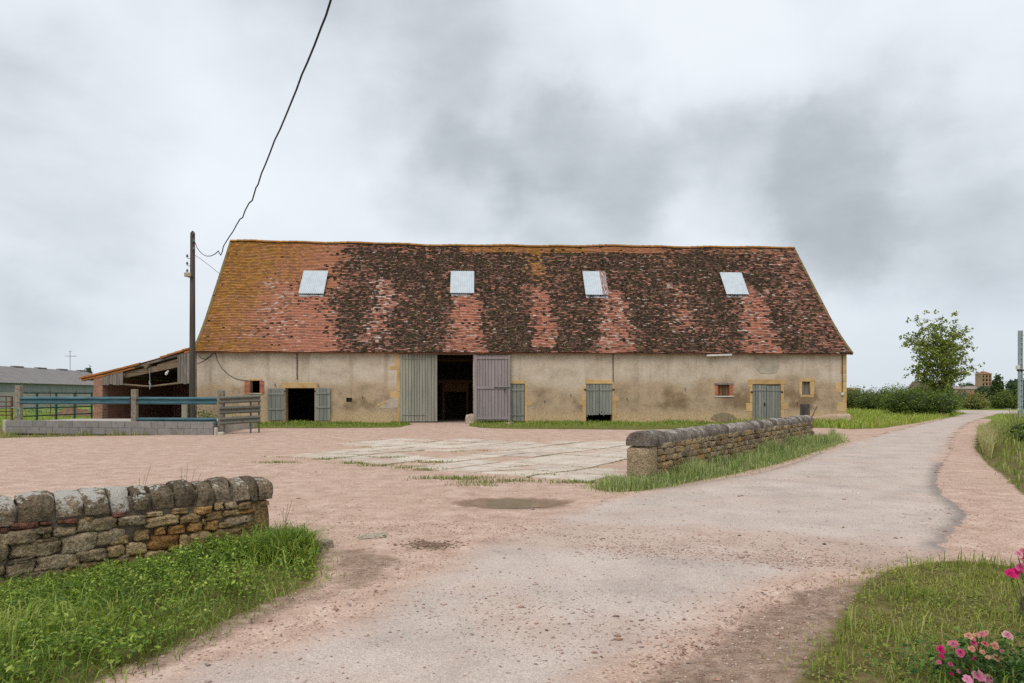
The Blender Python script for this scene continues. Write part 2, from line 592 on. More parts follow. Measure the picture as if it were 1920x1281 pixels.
def make_ground_mat():
    t = NT('ground_gravel_and_soil', 0.95, 0.12)
    c, h = gravel_nodes(t)
    a = t.n('ShaderNodeSeparateColor'); t.put(t.attr('Col'), a.inputs[0])
    n1 = t.noise(5, 6, 0.65)
    n0 = t.noise(0.9, 5, 0.6)
    # bare brown earth
    em = t.step(t.math('ADD', a.outputs[1], t.math('MULTIPLY_ADD', n1, 0.9, -0.45)), 0.35, 0.75)
    earth = t.ramp(t.noise(9, 7, 0.7), [(0.3, alb(112, 92, 77)), (0.5, alb(152, 128, 110)), (0.72, alb(180, 156, 138))])
    sp = t.n('ShaderNodeSeparateColor'); t.put(t.voro(120), sp.inputs[0])
    earth = t.mix(0.6, earth, t.ramp(sp.outputs[0], [(0.0, (0.3, 0.3, 0.3)), (0.5, (0.5, 0.5, 0.5)), (1.0, (0.7, 0.7, 0.7))]), 'OVERLAY')
    c = t.mix(em, c, earth)
    # damp ring of the puddle
    c = t.mix(t.step(t.math('ADD', a.outputs[2], t.math('MULTIPLY_ADD', n1, 1.1, -0.55)), 0.2, 0.75, 0, 0.75), c, alb(120, 94, 76))
    # soil and thatch under the grass
    gm = t.step(t.math('ADD', a.outputs[0], t.math('MULTIPLY_ADD', n1, 0.7, -0.35)), 0.38, 0.62)
    soil = t.ramp(n1, [(0.3, alb(78, 66, 42)), (0.5, alb(104, 96, 54)), (0.7, alb(132, 112, 80))])
    far = t.ramp(n0, [(0.3, alb(104, 124, 46)), (0.55, alb(128, 143, 58)), (0.75, alb(150, 152, 84))])
    yy = t.n('ShaderNodeSeparateXYZ'); t.put(t.pos, yy.inputs[0])
    soil = t.mix(t.step(yy.outputs[1], 25, 48), soil, far)
    c = t.mix(gm, c, soil)
    t.color(c)
    t.bump(h, 0.55, 0.012)
    return t.m

def make_road_mat():
    t = NT('asphalt_under_pink_grit', 0.9, 0.2)
    c, h = gravel_nodes(t)
    a = t.n('ShaderNodeSeparateColor'); t.put(t.attr('Col'), a.inputs[0])
    n1 = t.noise(3.2, 7, 0.66)
    n2 = t.noise(0.8, 5, 0.6, off=(5, 2, 0))
    sp = t.n('ShaderNodeSeparateColor'); t.put(t.voro(130), sp.inputs[0])
    asp = t.ramp(t.noise(1.4, 6, 0.6, off=(9, 1, 3)), [(0.3, alb(179, 165, 155)), (0.5, alb(197, 181, 170)), (0.72, alb(208, 192, 180))])
    asp = t.mix(0.7, asp, t.ramp(sp.outputs[0], [(0.0, (0.22, 0.22, 0.23)), (0.2, (0.44, 0.44, 0.44)), (0.7, (0.53, 0.53, 0.53)), (1.0, (0.74, 0.71, 0.68))]), 'OVERLAY')
    # dark bare asphalt along the broken rim, pale dusty towards the middle
    rim = t.math('ADD', a.outputs[0], t.math('ADD', t.math('MULTIPLY_ADD', n1, 0.40, -0.26), t.math('MULTIPLY_ADD', n2, 0.7, -0.36)))
    hard = a.outputs[2]
    rimh = t.math('ADD', a.outputs[0], t.math('MULTIPLY_ADD', n1, 0.34, -0.17))
    asp = t.mix(t.math('MULTIPLY', hard, t.step(rimh, 0.40, 0.10, 0, 0.75)), asp, alb(120, 110, 103))
    soft_m = t.step(rim, -0.05, 0.55)
    m = t.math('ADD', t.math('MULTIPLY', hard, t.step(rimh, 0.07, 0.12)), t.math('MULTIPLY', t.math('SUBTRACT', 1.0, hard), soft_m))
    wash = t.math('ADD', a.outputs[1], t.math('MULTIPLY_ADD', n1, 0.8, t.math('MULTIPLY_ADD', n2, 0.6, -0.7)))
    m = t.math('MULTIPLY', m, t.step(wash, 0.9, 0.3, 0.45, 1.0))
    dust = t.step(t.noise(0.5, 6, 0.65, off=(2, 8, 0)), 0.46, 0.70, 0, 0.4)
    asp = t.mix(dust, asp, c)
    c = t.mix(m, c, asp)
    t.color(c)
    t.bump(t.math('ADD', h, t.math('MULTIPLY', sp.outputs[1], 0.5)), 0.45, 0.010)
    return t.m

M_ground = make_ground_mat()
M_road = make_road_mat()

# ------------------------------------------------------------------ ground sheet, fine near the yard and coarse to the horizon
def axis(parts):
    out = []
    for a, b, s in parts:
        out += list(np.arange(a, b, s))
    return np.array(out)

gx = axis([(-9, 15, 0.2), (15, 48, 0.6), (48, 80, 2)])
gx = np.concatenate([-np.geomspace(90, 4000, 16)[::-1], np.arange(-80, -24, 2.5), np.arange(-24, -9, 0.5), gx, np.geomspace(85, 4000, 16)])
gy = np.concatenate([[-400, -60, -15, -4, 0, 1.2], axis([(2, 17, 0.2), (17, 48, 0.5), (48, 100, 2)]), np.geomspace(104, 5000, 18)])
XX, YY = np.meshgrid(gx, gy)
ZZ = G(XX, YY)
near = (np.abs(XX) < 20) & (YY < 34)
ZZ = ZZ + np.where(near, (vnoise(XX, YY, 0.6, 1) - 0.5) * 0.014 + (vnoise(XX, YY, 2.1, 2) - 0.5) * 0.02, 0)
grassy = sst(43, 47, YY) * 1.0
for p_ in grass_polys:
    grassy = np.maximum(grassy, sst(-0.34, 0.26, sdist(p_, XX, YY)))
earth = np.zeros_like(XX)
for i_, p_ in enumerate(earth_polys):
    earth = np.maximum(earth, (0.72 if i_ == 3 else 1.0) * sst(-0.3, 0.25, sdist(p_, XX, YY)))
pq = ((XX - PUD[0]) / PUD[2]) ** 2 + ((YY - PUD[1]) / PUD[3]) ** 2
damp = np.exp(-np.maximum(pq - 1.0, 0) * 1.1)
ny_, nx_ = XX.shape
idx = np.arange(nx_ * ny_).reshape(ny_, nx_)
Q = np.stack([idx[:-1, :-1], idx[:-1, 1:], idx[1:, 1:], idx[1:, :-1]], -1).reshape(-1, 4)
me = quads_mesh('ground', np.stack([XX, YY, ZZ], -1).reshape(-1, 3), Q, np.stack([grassy, earth, damp], -1).reshape(-1, 3), True)
tag(put('ground', me, M_ground), kind='structure')

def gz(x, y):
    return float(G(x, y))

# ------------------------------------------------------------------ road sheet
rx = axis([(-4, 14, 0.14), (14, 58, 0.4)]); ry = axis([(2, 14, 0.14), (14, 66, 0.4)])
RX, RY = np.meshgrid(rx, ry)
sd_ = sdist(road_poly, RX, RY)
near = (np.abs(RX) < 20) & (RY < 34)
RZ = G(RX, RY) + np.where(near, (vnoise(RX, RY, 0.6, 1) - 0.5) * 0.014 + (vnoise(RX, RY, 2.1, 2) - 0.5) * 0.02, 0) + 0.012
wash = np.maximum(sst(1.5, 0.2, -(-linedist(wash_line, RX, RY))), 0.55 * sst(0.7, 0.1, linedist(wash_line2, RX, RY)))
wash = np.maximum(1 - sst(0.35, 1.5, linedist(wash_line, RX, RY)), 0.6 * (1 - sst(0.1, 0.8, linedist(wash_line2, RX, RY))))
RZ = RZ - 0.032 * (1 - sst(-0.10, 0.12, sd_))
keep = (sd_ > -0.12)
idx = np.arange(RX.size).reshape(RX.shape)
Q = np.stack([idx[:-1, :-1], idx[:-1, 1:], idx[1:, 1:], idx[1:, :-1]], -1)
kq = keep[:-1, :-1] & keep[:-1, 1:] & keep[1:, 1:] & keep[1:, :-1]
Q = Q[kq]
used = np.unique(Q)
remap = -np.ones(RX.size, int); remap[used] = np.arange(len(used))
V = np.stack([RX, RY, RZ], -1).reshape(-1, 3)[used]
hard_line = PP([(1700, 1066), (1790, 1046), (1790, 1020), (1812, 995), (1830, 970), (1814, 952), (1782, 932), (1768, 905), (1772, 870)])
hard_ = 1 - sst(0.25, 0.8, linedist(hard_line, RX, RY))
hard_ = np.maximum(hard_, 0.8 * (1 - sst(0.15, 0.6, linedist(PP([(1240, 915), (1340, 900), (1440, 880), (1530, 850)]), RX, RY))))
Cc = np.stack([np.clip(sd_, 0, 1), wash, hard_], -1).reshape(-1, 3)[used]
me = quads_mesh('road', V, remap[Q], Cc, True)
tag(put('road', me, M_road), kind='structure')

# ------------------------------------------------------------------ puddle
def make_water():
    t = NT('muddy_puddle_water', 0.06, 0.5)
    n_ = t.noise(2.5, 4, 0.5)
    t.color(t.ramp(n_, [(0.3, alb(148, 130, 108)), (0.7, alb(166, 148, 126))]))
    t.b.inputs['IOR'].default_value = 1.33
    t.bump(t.noise(14, 3, 0.5), 0.03, 0.004)
    return t.m
mb = MB()
ring = []
for k in range(48):
    a = 2 * math.pi * k / 48
    rr = 1.0 + 0.10 * math.sin(3 * a + 1) + 0.07 * math.sin(5 * a) + 0.04 * math.sin(9 * a + 2)
    ring.append((PUD[0] + math.cos(a) * PUD[2] * rr * 1.04, PUD[1] + math.sin(a) * PUD[3] * rr))
wz = gz(PUD[0], PUD[1]) + 0.030
mb.add([(PUD[0], PUD[1], wz)] + [(x, y, wz) for x, y in ring], [(0, 1 + k, 1 + (k + 1) % 48) for k in range(48)])
tag(put('puddle_water', mb, make_water()), 'shallow puddle of muddy brown rainwater in the pink gravel drive', 'puddle', kind='structure')

# ------------------------------------------------------------------ old concrete pavement: every slab its own piece
def make_slab_mat():
    t = NT('worn_pale_concrete', 0.9, 0.2)
    n1 = t.noise(1.6, 7, 0.62)
    c = t.ramp(n1, [(0.28, alb(184, 169, 152)), (0.5, alb(210, 196, 179)), (0.74, alb(223, 211, 195))])
    c = t.hsv(c, 0.5, 1.0, t.math('MULTIPLY_ADD', t.rand(), 0.2, 0.88))
    g, h = gravel_nodes(t)
    c = t.mix(t.step(t.noise(0.8, 6, 0.65, off=(3, 5, 1)), 0.47, 0.66, 0, 0.85), c, g)
    cr_ = t.voro(1.9, 'Distance', feature='DISTANCE_TO_EDGE', vec=None)
    c = t.mix(t.step(cr_, 0.018, 0.006, 0, 0.45), c, alb(128, 114, 98))
    sp = t.n('ShaderNodeSeparateColor'); t.put(t.voro(120), sp.inputs[0])
    c = t.mix(0.4, c, t.ramp(sp.outputs[0], [(0.0, (0.3, 0.3, 0.3)), (0.5, (0.5, 0.5, 0.5)), (1.0, (0.66, 0.66, 0.66))]), 'OVERLAY')
    t.color(c)
    t.bump(t.math('ADD', n1, t.math('MULTIPLY', sp.outputs[1], 0.2)), 0.5, 0.008)
    return t.m
M_slab = make_slab_mat()
pave = tag(empty('concrete_pavement', (0, 19, gz(0, 19))), kind='structure')
joint_pts = []
SE = Vector((WR_D.x, WR_D.y)); SF = Vector((-WR_D.y, WR_D.x))
org = Vector((2.1, 12.4))
rs = random.Random(5)
cu, cv = 2.45, 2.1
grid = {}
for i in range(-2, 9):
    for j in range(-2, 8):
        jt = 0.10 + 0.05 * max(j, 0)
        grid[i, j] = org + SE * (i * cu + rs.uniform(-jt, jt)) + SF * (j * cv + rs.uniform(-jt, jt))

def slab_piece(poly):
    cx_ = sum(p.x for p in poly) / len(poly); cy_ = sum(p.y for p in poly) / len(poly)
    top = []
    for k in range(len(poly)):
        p, q = poly[k], poly[(k + 1) % len(poly)]
        m = max(2, int((q - p).length / 0.3))
        for s in range(m):
            t_ = s / m
            w_ = p.lerp(q, t_)
            c_ = Vector((cx_, cy_))
            d_ = (c_ - w_).normalized() * (0.03 + rs.uniform(0, 0.075))
            top.append(w_ + d_)
            if rs.random() < 0.8:
                joint_pts.append((w_.x, w_.y))
    tilt = (rs.uniform(-0.004, 0.004), rs.uniform(-0.004, 0.004))
    lift = 0.022 + rs.uniform(0, 0.012)
    vs = []
    for p in top:
        z = gz(p.x, p.y) + lift + tilt[0] * (p.x - cx_) + tilt[1] * (p.y - cy_)
        vs.append((p.x, p.y - 19, z - gz(0, 19)))
    lo = [(x * 1.0, y, z - 0.06) for x, y, z in vs]
    n = len(vs)
    b = MB().add(vs + lo, [tuple(range(n))] + [(k, (k + 1) % n, n + (k + 1) % n, n + k) for k in range(n)])
    put('slab', b, M_slab, pave)

for i in range(-2, 8):
    for j in range(-2, 7):
        quad = [grid[i, j], grid[i + 1, j], grid[i + 1, j + 1], grid[i, j + 1]]
        c_ = sum(quad, Vector((0, 0))) / 4
        s_ = float(sdist(slab_poly, np.array([c_.x]), np.array([c_.y]))[0])
        if s_ < -0.15:
            continue
        prob = 0.25 + 0.16 * max(j, 0)
        if rs.random() < prob or s_ < 0.7:      # broken slab: split in two, three or four
            a_, b_ = rs.uniform(0.35, 0.65), rs.uniform(0.35, 0.65)
            e0 = quad[0].lerp(quad[1], a_); e1 = quad[3].lerp(quad[2], 1 - a_ if rs.random() < 0.4 else a_)
            halves = [[quad[0], e0, e1, quad[3]], [e0, quad[1], quad[2], e1]]
            for hq in halves:
                if rs.random() < 0.6:
                    g0 = hq[0].lerp(hq[3], b_); g1 = hq[1].lerp(hq[2], rs.uniform(0.35, 0.65))
                    bits = [[hq[0], hq[1], g1, g0], [g0, g1, hq[2], hq[3]]]
                else:
                    bits = [hq]
                for bt in bits:
                    bc = sum(bt, Vector((0, 0))) / 4
                    if float(sdist(slab_poly, np.array([bc.x]), np.array([bc.y]))[0]) > -0.05 and rs.random() < 0.93:
                        slab_piece(bt)
        else:
            slab_piece(quad)

# ------------------------------------------------------------------ loose stones on the drive
def make_pebbles():
    t = NT('loose_grit', 0.9, 0.2)
    t.color(t.attr('Col'))
    return t.m
pts = []
def scatter_line(line, n, sp):
    for _ in range(n):
        k = rs.randrange(len(line) - 1)
        (x0, y0), (x1, y1) = line[k], line[k + 1]
        f_ = rs.random()
        pts.append((x0 + (x1 - x0) * f_ + rs.gauss(0, sp), y0 + (y1 - y0) * f_ + rs.gauss(0, sp * 0.8), rs.uniform(0.003, 0.010) if rs.random() < 0.965 else rs.uniform(0.010, 0.020)))
scatter_line(wash_line, 2300, 0.5)
scatter_line(PP([(1100, 1030), (1400, 1050), (1600, 1060)]), 1300, 0.25)
scatter_line(wash_line2, 900, 0.5)
scatter_line(PP([(300, 1250), (600, 1120), (800, 1040)]), 900, 0.3)
scatter_line(PP([(1250, 1270), (1400, 1180), (1560, 1100)]), 1200, 0.25)
scatter_line(PP([(1780, 1000), (1830, 960), (1800, 900)]), 500, 0.35)
for _ in range(4200):
    y_ = rs.uniform(3.5, 17); x_ = rs.uniform(-0.72 * y_ - 0.3, 0.76 * y_)
    pts.append((x_, y_, rs.uniform(0.004, 0.011)))
for _ in range(70):
    y_ = rs.uniform(4, 16); x_ = rs.uniform(-0.5 * y_, 0.6 * y_)
    pts.append((x_, y_, rs.uniform(0.012, 0.028)))
dpx = P(806, 1024)
for _ in range(260):
    pts.append((dpx[0] + rs.gauss(0, 0.17), dpx[1] + rs.gauss(0, 0.12), rs.uniform(0.004, 0.017)))
pts = np.array(pts)
bad = np.zeros(len(pts), bool)
for p_ in (verge_near, verge_wall, lawn, bank_right):
    bad |= sdist(p_, pts[:, 0], pts[:, 1]) > 0.05
pts = pts[~bad]
octa = np.array([(1, 0, 0), (0, 1, 0), (-1, 0, 0), (0, -1, 0), (0, 0, 0.75), (0, 0, -0.75)], float)
ofc = np.array([(0, 1, 4), (1, 2, 4), (2, 3, 4), (3, 0, 4), (1, 0, 5), (2, 1, 5), (3, 2, 5), (0, 3, 5)])
n_ = len(pts)
Vp = octa[None] * (1 + rng.uniform(-0.35, 0.35, (n_, 6, 3)))
ang = rng.uniform(0, 6.28, n_)
ca, sa = np.cos(ang)[:, None], np.sin(ang)[:, None]
xr = (Vp[..., 0] * ca - Vp[..., 1] * sa) * rng.uniform(0.9, 1.5, n_)[:, None]; yr = Vp[..., 0] * sa + Vp[..., 1] * ca
Vp = np.stack([xr, yr, Vp[..., 2] * 0.8], -1) * pts[:, 2][:, None, None]
gzv = G(pts[:, 0], pts[:, 1]) + (vnoise(pts[:, 0], pts[:, 1], 0.6, 1) - 0.5) * 0.014 + (vnoise(pts[:, 0], pts[:, 1], 2.1, 2) - 0.5) * 0.02
gzv = gzv + np.where(sdist(road_poly, pts[:, 0], pts[:, 1]) > 0, 0.012, 0)
Vp += np.stack([pts[:, 0], pts[:, 1], gzv + pts[:, 2] * 0.25], -1)[:, None, :]
pal = np.array([alb(192, 164, 150)[:3], alb(166, 130, 114)[:3], alb(146, 132, 126)[:3], alb(214, 198, 184)[:3], alb(112, 102, 98)[:3], alb(180, 142, 124)[:3]])
pc = pal[rng.choice(6, n_, p=[0.40, 0.2, 0.10, 0.12, 0.03, 0.15])] * rng.uniform(0.75, 1.15, (n_, 1))
nd_ = ((pts[:, 0] - dpx[0]) / 0.4) ** 2 + ((pts[:, 1] - dpx[1]) / 0.26) ** 2 < 1
pc[nd_] = np.array(alb(138, 112, 94)[:3]) * rng.uniform(0.7, 1.3, (nd_.sum(), 1))
Fp = (ofc[None] + (np.arange(n_) * 6)[:, None, None]).reshape(-1, 3)
me = quads_mesh('gravel', Vp.reshape(-1, 3), Fp, np.repeat(pc, 6, 0))
tag(put('gravel', me, make_pebbles()), 'loose grey and reddish grit scattered over the drive and lane', 'gravel', kind='stuff')

# ------------------------------------------------------------------ the barn
BA = Vector(((369 - CX) / FPX * 37.5, 37.5)); BB = Vector(((1587 - CX) / FPX * 39.2, 39.2))   # front wall corners
B1 = (BB - BA).normalized(); B2 = Vector((-B1.y, B1.x)); BLEN = (BB - BA).length
BANG = math.atan2(B1.y, B1.x)
ZB = 0.18

def BP(u, v, b=0.0):
    """photo pixel -> (a, z) on the vertical plane b metres behind the barn's front wall"""
    d = Vector(((u - CX) / FPX, 1.0))
    o = BA + B2 * b
    t = o.dot(B2) / d.dot(B2)
    p = d * t - BA
    return p.dot(B1), EYE + (HZ - v) / FPX * t - ZB

def BR(u0, v0, u1, v1, b=0.0):
    a0, z1 = BP(u0, v0, b); a1, z0 = BP(u1, v1, b)
    return a0, a1, z0, z1

barn = empty('barn', (BA.x, BA.y, ZB), BANG)
tag(barn, 'long rendered stone barn with steep mossy tiled roof across the yard', 'barn')

# --- materials
def make_plaster():
    t = NT('old_lime_render', 0.92, 0.15)
    tc = t.n('ShaderNodeTexCoord')
    ob = tc.outputs['Object']
    s = t.n('ShaderNodeSeparateXYZ'); t.put(ob, s.inputs[0])
    a, z = s.outputs[0], s.outputs[2]
    n0 = t.noise(0.35, 5, 0.6, vec=ob)
    n1 = t.noise(1.3, 7, 0.62, vec=ob)
    n2 = t.noise(9, 6, 0.6, vec=ob)
    nf = t.noise(45, 4, 0.65, vec=ob)
    up = t.ramp(n1, [(0.28, alb(166, 149, 132, .92)), (0.5, alb(190, 174, 155, .92)), (0.74, alb(203, 190, 174, .92))])
    # water streaks running down
    st = t.noise(1.0, 6, 0.6, vec=ob, stretch=(2.2, 1, 0.12))
    up = t.mix(t.step(st, 0.52, 0.72, 0, 0.45), up, alb(140, 120, 97, .92))
    # damp ochre-brown lower wall with an uneven tide line
    tide = t.math('ADD', z, t.math('ADD', t.math('MULTIPLY_ADD', n0, -2.6, 1.3), t.math('MULTIPLY_ADD', n1, -0.9, 0.45)))
    low = t.ramp(t.math('ADD', t.math('MULTIPLY', n1, 0.8), t.math('MULTIPLY', n2, 0.2)), [(0.3, alb(130, 110, 88, .92)), (0.5, alb(165, 142, 115, .92)), (0.7, alb(184, 157, 122, .92))])
    right = t.step(a, 18, 33, 0, 0.55)
    tide = t.math('SUBTRACT', tide, t.math('MULTIPLY', right, 0.55))
    c = t.mix(t.step(tide, 2.5, 1.7, 0, 0.85), up, low)
    # the darkest damp in mid-height clouds, stronger towards the far right corner
    blot = t.noise(0.55, 6, 0.6, vec=ob, off=(3.3, 0, 1.2))
    bm_ = t.math('MULTIPLY', t.step(t.math('ADD', blot, t.math('MULTIPLY', right, 0.14)), 0.50, 0.66), t.math('MULTIPLY', t.step(z, 0.5, 0.95), t.step(z, 2.35, 1.5)))
    c = t.mix(t.math('MULTIPLY', bm_, 0.72), c, alb(112, 88, 64, .92))
    # ochre bleed and pale salts just above the plinth
    c = t.mix(t.math('MULTIPLY', t.step(t.math('ADD', z, t.math('MULTIPLY', n1, 0.5)), 1.0, 0.55), 0.55), c, t.ramp(n2, [(0.3, alb(182, 138, 78, .92)), (0.6, alb(196, 172, 138, .92))]))
    sp = t.n('ShaderNodeSeparateColor'); t.put(t.voro(2.3, vec=ob), sp.inputs[0])
    chip = t.math('MULTIPLY', t.step(t.voro(2.3, 'Distance', vec=ob), 0.09, 0.05), t.step(sp.outputs[0], 0.82, 0.86))
    c = t.mix(t.math('MULTIPLY', chip, 0.7), c, alb(86, 72, 58, .92))
    c = t.mix(0.5, c, t.ramp(nf, [(0.3, (0.38, 0.38, 0.38)), (0.7, (0.62, 0.62, 0.62))]), 'OVERLAY')
    c = t.mix(0.4, c, t.ramp(n2, [(0.3, (0.36, 0.36, 0.36)), (0.7, (0.63, 0.63, 0.63))]), 'OVERLAY')
    t.color(c)
    t.bump(t.math('ADD', t.math('MULTIPLY', n2, 1.5), nf), 0.6, 0.02)
    return t.m
M_plaster = make_plaster()
M_ochre = simple('golden_dressed_stone', alb(168, 134, 86, .97), alb(194, 160, 110, .97), 2.2, 0.9, 0.5, 0.008, vary=0.12, c2=alb(192, 168, 128, .97))
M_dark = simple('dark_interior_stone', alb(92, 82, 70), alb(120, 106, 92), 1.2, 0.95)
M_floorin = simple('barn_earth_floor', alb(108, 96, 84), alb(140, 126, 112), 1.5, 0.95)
M_doorgreen = simple('grey_green_door_paint', alb(124, 122, 110, .95), alb(152, 149, 135, .95), 3, 0.8, 0.4, 0.004, stretch=(3, 3, 0.25), vary=0.12)
M_doorpurple = simple('mauve_grey_door_paint', alb(126, 116, 116, .92), alb(148, 137, 136, .92), 3, 0.75, 0.3, 0.004, stretch=(3, 3, 0.25), vary=0.05)
M_shutter = simple('blue_grey_shutter_paint', alb(112, 113, 106, .95), alb(140, 140, 131, .95), 4, 0.8, 0.5, 0.005, stretch=(3, 3, 0.25), vary=0.15)
M_oldwood = simple('weathered_grey_boards', alb(88, 80, 73, .9), alb(140, 131, 122, .9), 5, 0.9, 0.7, 0.008, stretch=(4, 4, 0.3), vary=0.18)
M_brownwood = simple('brown_wood_boards', alb(84, 58, 40, .9), alb(128, 92, 66, .9), 5, 0.85, 0.6, 0.006, stretch=(4, 4, 0.3), vary=0.15)
M_beam = simple('oak_beam', alb(84, 72, 58, .9), alb(134, 116, 94, .9), 4, 0.9, 0.7, 0.01, stretch=(0.4, 4, 4), vary=0.15)
M_brick = simple('red_brick', alb(158, 88, 66, .95), alb(188, 118, 92, .95), 9, 0.9, 0.6, 0.006, vary=0.22)
M_iron = simple('dark_iron', alb(50, 46, 44), alb(82, 74, 68), 12, 0.7, 0.3, vary=0.05, metal=0.4)
M_black = simple('black_cable_rubber', alb(30, 30, 32), alb(46, 46, 48), 12, 0.6, 0.1, vary=0.0)
M_white = simple('white_enamel', alb(196, 192, 182), alb(226, 224, 216), 8, 0.5, 0.1, vary=0.05)
M_grey_mortar = simple('grey_cement_patch', alb(150, 138, 122, .92), alb(182, 168, 150, .92), 3.5, 0.95, 0.6, 0.01, vary=0.05)

# --- front wall with real openings
WTH = 0.55
WTOP = 4.10
op = {
    'hatch':   BR(468, 714, 487, 737),
    'low':     BR(535, 728, 590, 800),
    'main':    BR(752, 664, 887, 800),
    'behind':  BR(926, 720, 984, 800),
    'broken':  BR(1099, 720, 1148, 800),
    'brickwin': BR(1346, 722, 1368, 742),
    'double':  BR(1411, 721, 1464, 800),
    'smallwin': BR(1504, 716, 1519, 740),
    'niche':   BR(649, 746, 660, 754),
}
def wall_with_openings(L, H, z0, th, holes):
    xs = sorted(set([0.0, L] + [h[0] for h in holes] + [h[1] for h in holes] + list(np.arange(1.2, L, 1.2))))
    zs = sorted(set([z0, H] + [max(h[2], z0) for h in holes] + [min(h[3], H) for h in holes]))
    mb = MB()
    vid = {}
    def vtx(i, k, s):
        if (i, k, s) not in vid:
            vid[i, k, s] = len(mb.v)
            mb.v.append((xs[i], 0.0 if s == 0 else th, zs[k]))
        return vid[i, k, s]
    def solid(i, k):
        if i < 0 or k < 0 or i >= len(xs) - 1 or k >= len(zs) - 1:
            return False
        cx_, cz_ = (xs[i] + xs[i + 1]) / 2, (zs[k] + zs[k + 1]) / 2
        return not any(h[0] < cx_ < h[1] and h[2] < cz_ < h[3] for h in holes)
    for i in range(len(xs) - 1):
        for k in range(len(zs) - 1):
            if not solid(i, k):
                continue
            mb.f.append((vtx(i, k, 0), vtx(i + 1, k, 0), vtx(i + 1, k + 1, 0), vtx(i, k + 1, 0)))
            mb.f.append((vtx(i, k, 1), vtx(i, k + 1, 1), vtx(i + 1, k + 1, 1), vtx(i + 1, k, 1)))
            if not solid(i - 1, k): mb.f.append((vtx(i, k, 0), vtx(i, k + 1, 0), vtx(i, k + 1, 1), vtx(i, k, 1)))
            if not solid(i + 1, k): mb.f.append((vtx(i + 1, k, 0), vtx(i + 1, k, 1), vtx(i + 1, k + 1, 1), vtx(i + 1, k + 1, 0)))
            if not solid(i, k - 1): mb.f.append((vtx(i, k, 0), vtx(i, k, 1), vtx(i + 1, k, 1), vtx(i + 1, k, 0)))
            if not solid(i, k + 1): mb.f.append((vtx(i, k + 1, 0), vtx(i + 1, k + 1, 0), vtx(i + 1, k + 1, 1), vtx(i, k + 1, 1)))
    return mb
fw = put('front_wall', wall_with_openings(BLEN, WTOP, -0.3, WTH, list(op.values())), M_plaster, barn)
BDEP = 11.8
RIDGE_B, RIDGE_Z, EAVE_Z = 5.9, 11.50 - ZB, 4.10 - ZB
# roof profile, front slope: a flared foot, then the steep main pitch
prof = [(-0.34, EAVE_Z), (0.25, EAVE_Z + 0.50), (0.95, EAVE_Z + 1.20), (1.7, EAVE_Z + 2.06), (RIDGE_B, RIDGE_Z)]
def gable(a0, a1):
    pts_ = [(0.0, -0.3), (0.0, EAVE_Z + 0.15)] + [(b, z - 0.10) for b, z in prof[1:]] + [(2 * RIDGE_B - b, z - 0.10) for b, z in reversed(prof[1:-1])] + [(BDEP, EAVE_Z + 0.15), (BDEP, -0.3)]
    n = len(pts_)
    return MB().add([(a0, b, z) for b, z in pts_] + [(a1, b, z) for b, z in pts_], [tuple(range(n)), tuple(range(n, 2 * n))] + [(k, (k + 1) % n, n + (k + 1) % n, n + k) for k in range(n)])
g1 = gable(0.003, 0.5); g1.v = [(a, b + (0.003 if b < 0.1 else 0), z) for a, b, z in g1.v]
g2 = gable(BLEN - 0.5, BLEN - 0.003); g2.v = [(a + (36.10 - BLEN) * max(0.0, (z - EAVE_Z) / (RIDGE_Z - EAVE_Z)), b + (0.003 if b < 0.1 else 0), z) for a, b, z in g2.v]
put('gable_wall', g1, M_plaster, barn)
put('gable_wall', g2, M_plaster, barn)
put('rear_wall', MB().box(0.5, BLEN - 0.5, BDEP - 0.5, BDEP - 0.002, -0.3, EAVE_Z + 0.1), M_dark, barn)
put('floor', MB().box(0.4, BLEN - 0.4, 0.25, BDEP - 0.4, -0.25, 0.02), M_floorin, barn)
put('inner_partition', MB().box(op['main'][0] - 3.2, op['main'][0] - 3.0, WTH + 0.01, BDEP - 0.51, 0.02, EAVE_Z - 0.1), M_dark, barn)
# a timber stall frame standing inside the big door
fr = empty('stall_frame', (op['main'][1] - 2.0, 5.2, 0.02), 0, barn)
for x_ in (0.0, 1.5):
    put('post', MB().box(x_, x_ + 0.14, 0, 0.14, 0, 2.5), M_brownwood, fr)
put('rail', MB().box(-0.3, 2.0, -0.02, 0.16, 2.3, 2.5), M_brownwood, fr)
put('board', MB().box(0.14, 1.5, 0.03, 0.08, 1.75, 2.28), M_brownwood, fr)

# --- roof
NR = 72
segl = [math.hypot(prof[i + 1][0] - prof[i][0], prof[i + 1][1] - prof[i][1]) for i in range(len(prof) - 1)]
SL = sum(segl)
def roof_pt(s):
    """s metres up the slope from the eave -> b, z, direction"""
    s = min(max(s, 0), SL)
    k = 0
    while k < len(segl) - 1 and s > segl[k]:
        s -= segl[k]; k += 1
    (b0, z0), (b1, z1) = prof[k], prof[k + 1]
    f = s / segl[k]
    d = Vector((b1 - b0, z1 - z0)).normalized()
    return b0 + (b1 - b0) * f, z0 + (z1 - z0) * f, d
def edge_a(s):
    f = s / SL
    return -0.10 + (-0.29 + 0.10) * f, (BLEN + 0.17) + (36.24 - BLEN - 0.17) * f
def sag(a, s):
    """old roof: the ridge dips, the slope ripples"""
    f = s / SL
    return -0.10 * f * math.sin(math.pi * min(max(a / BLEN, 0), 1)) + 0.025 * math.sin(a * 0.8 + 1.0) * f + 0.02 * math.sin(a * 1.9 + s * 0.7) + 0.03 * f * math.sin(a * 0.33)

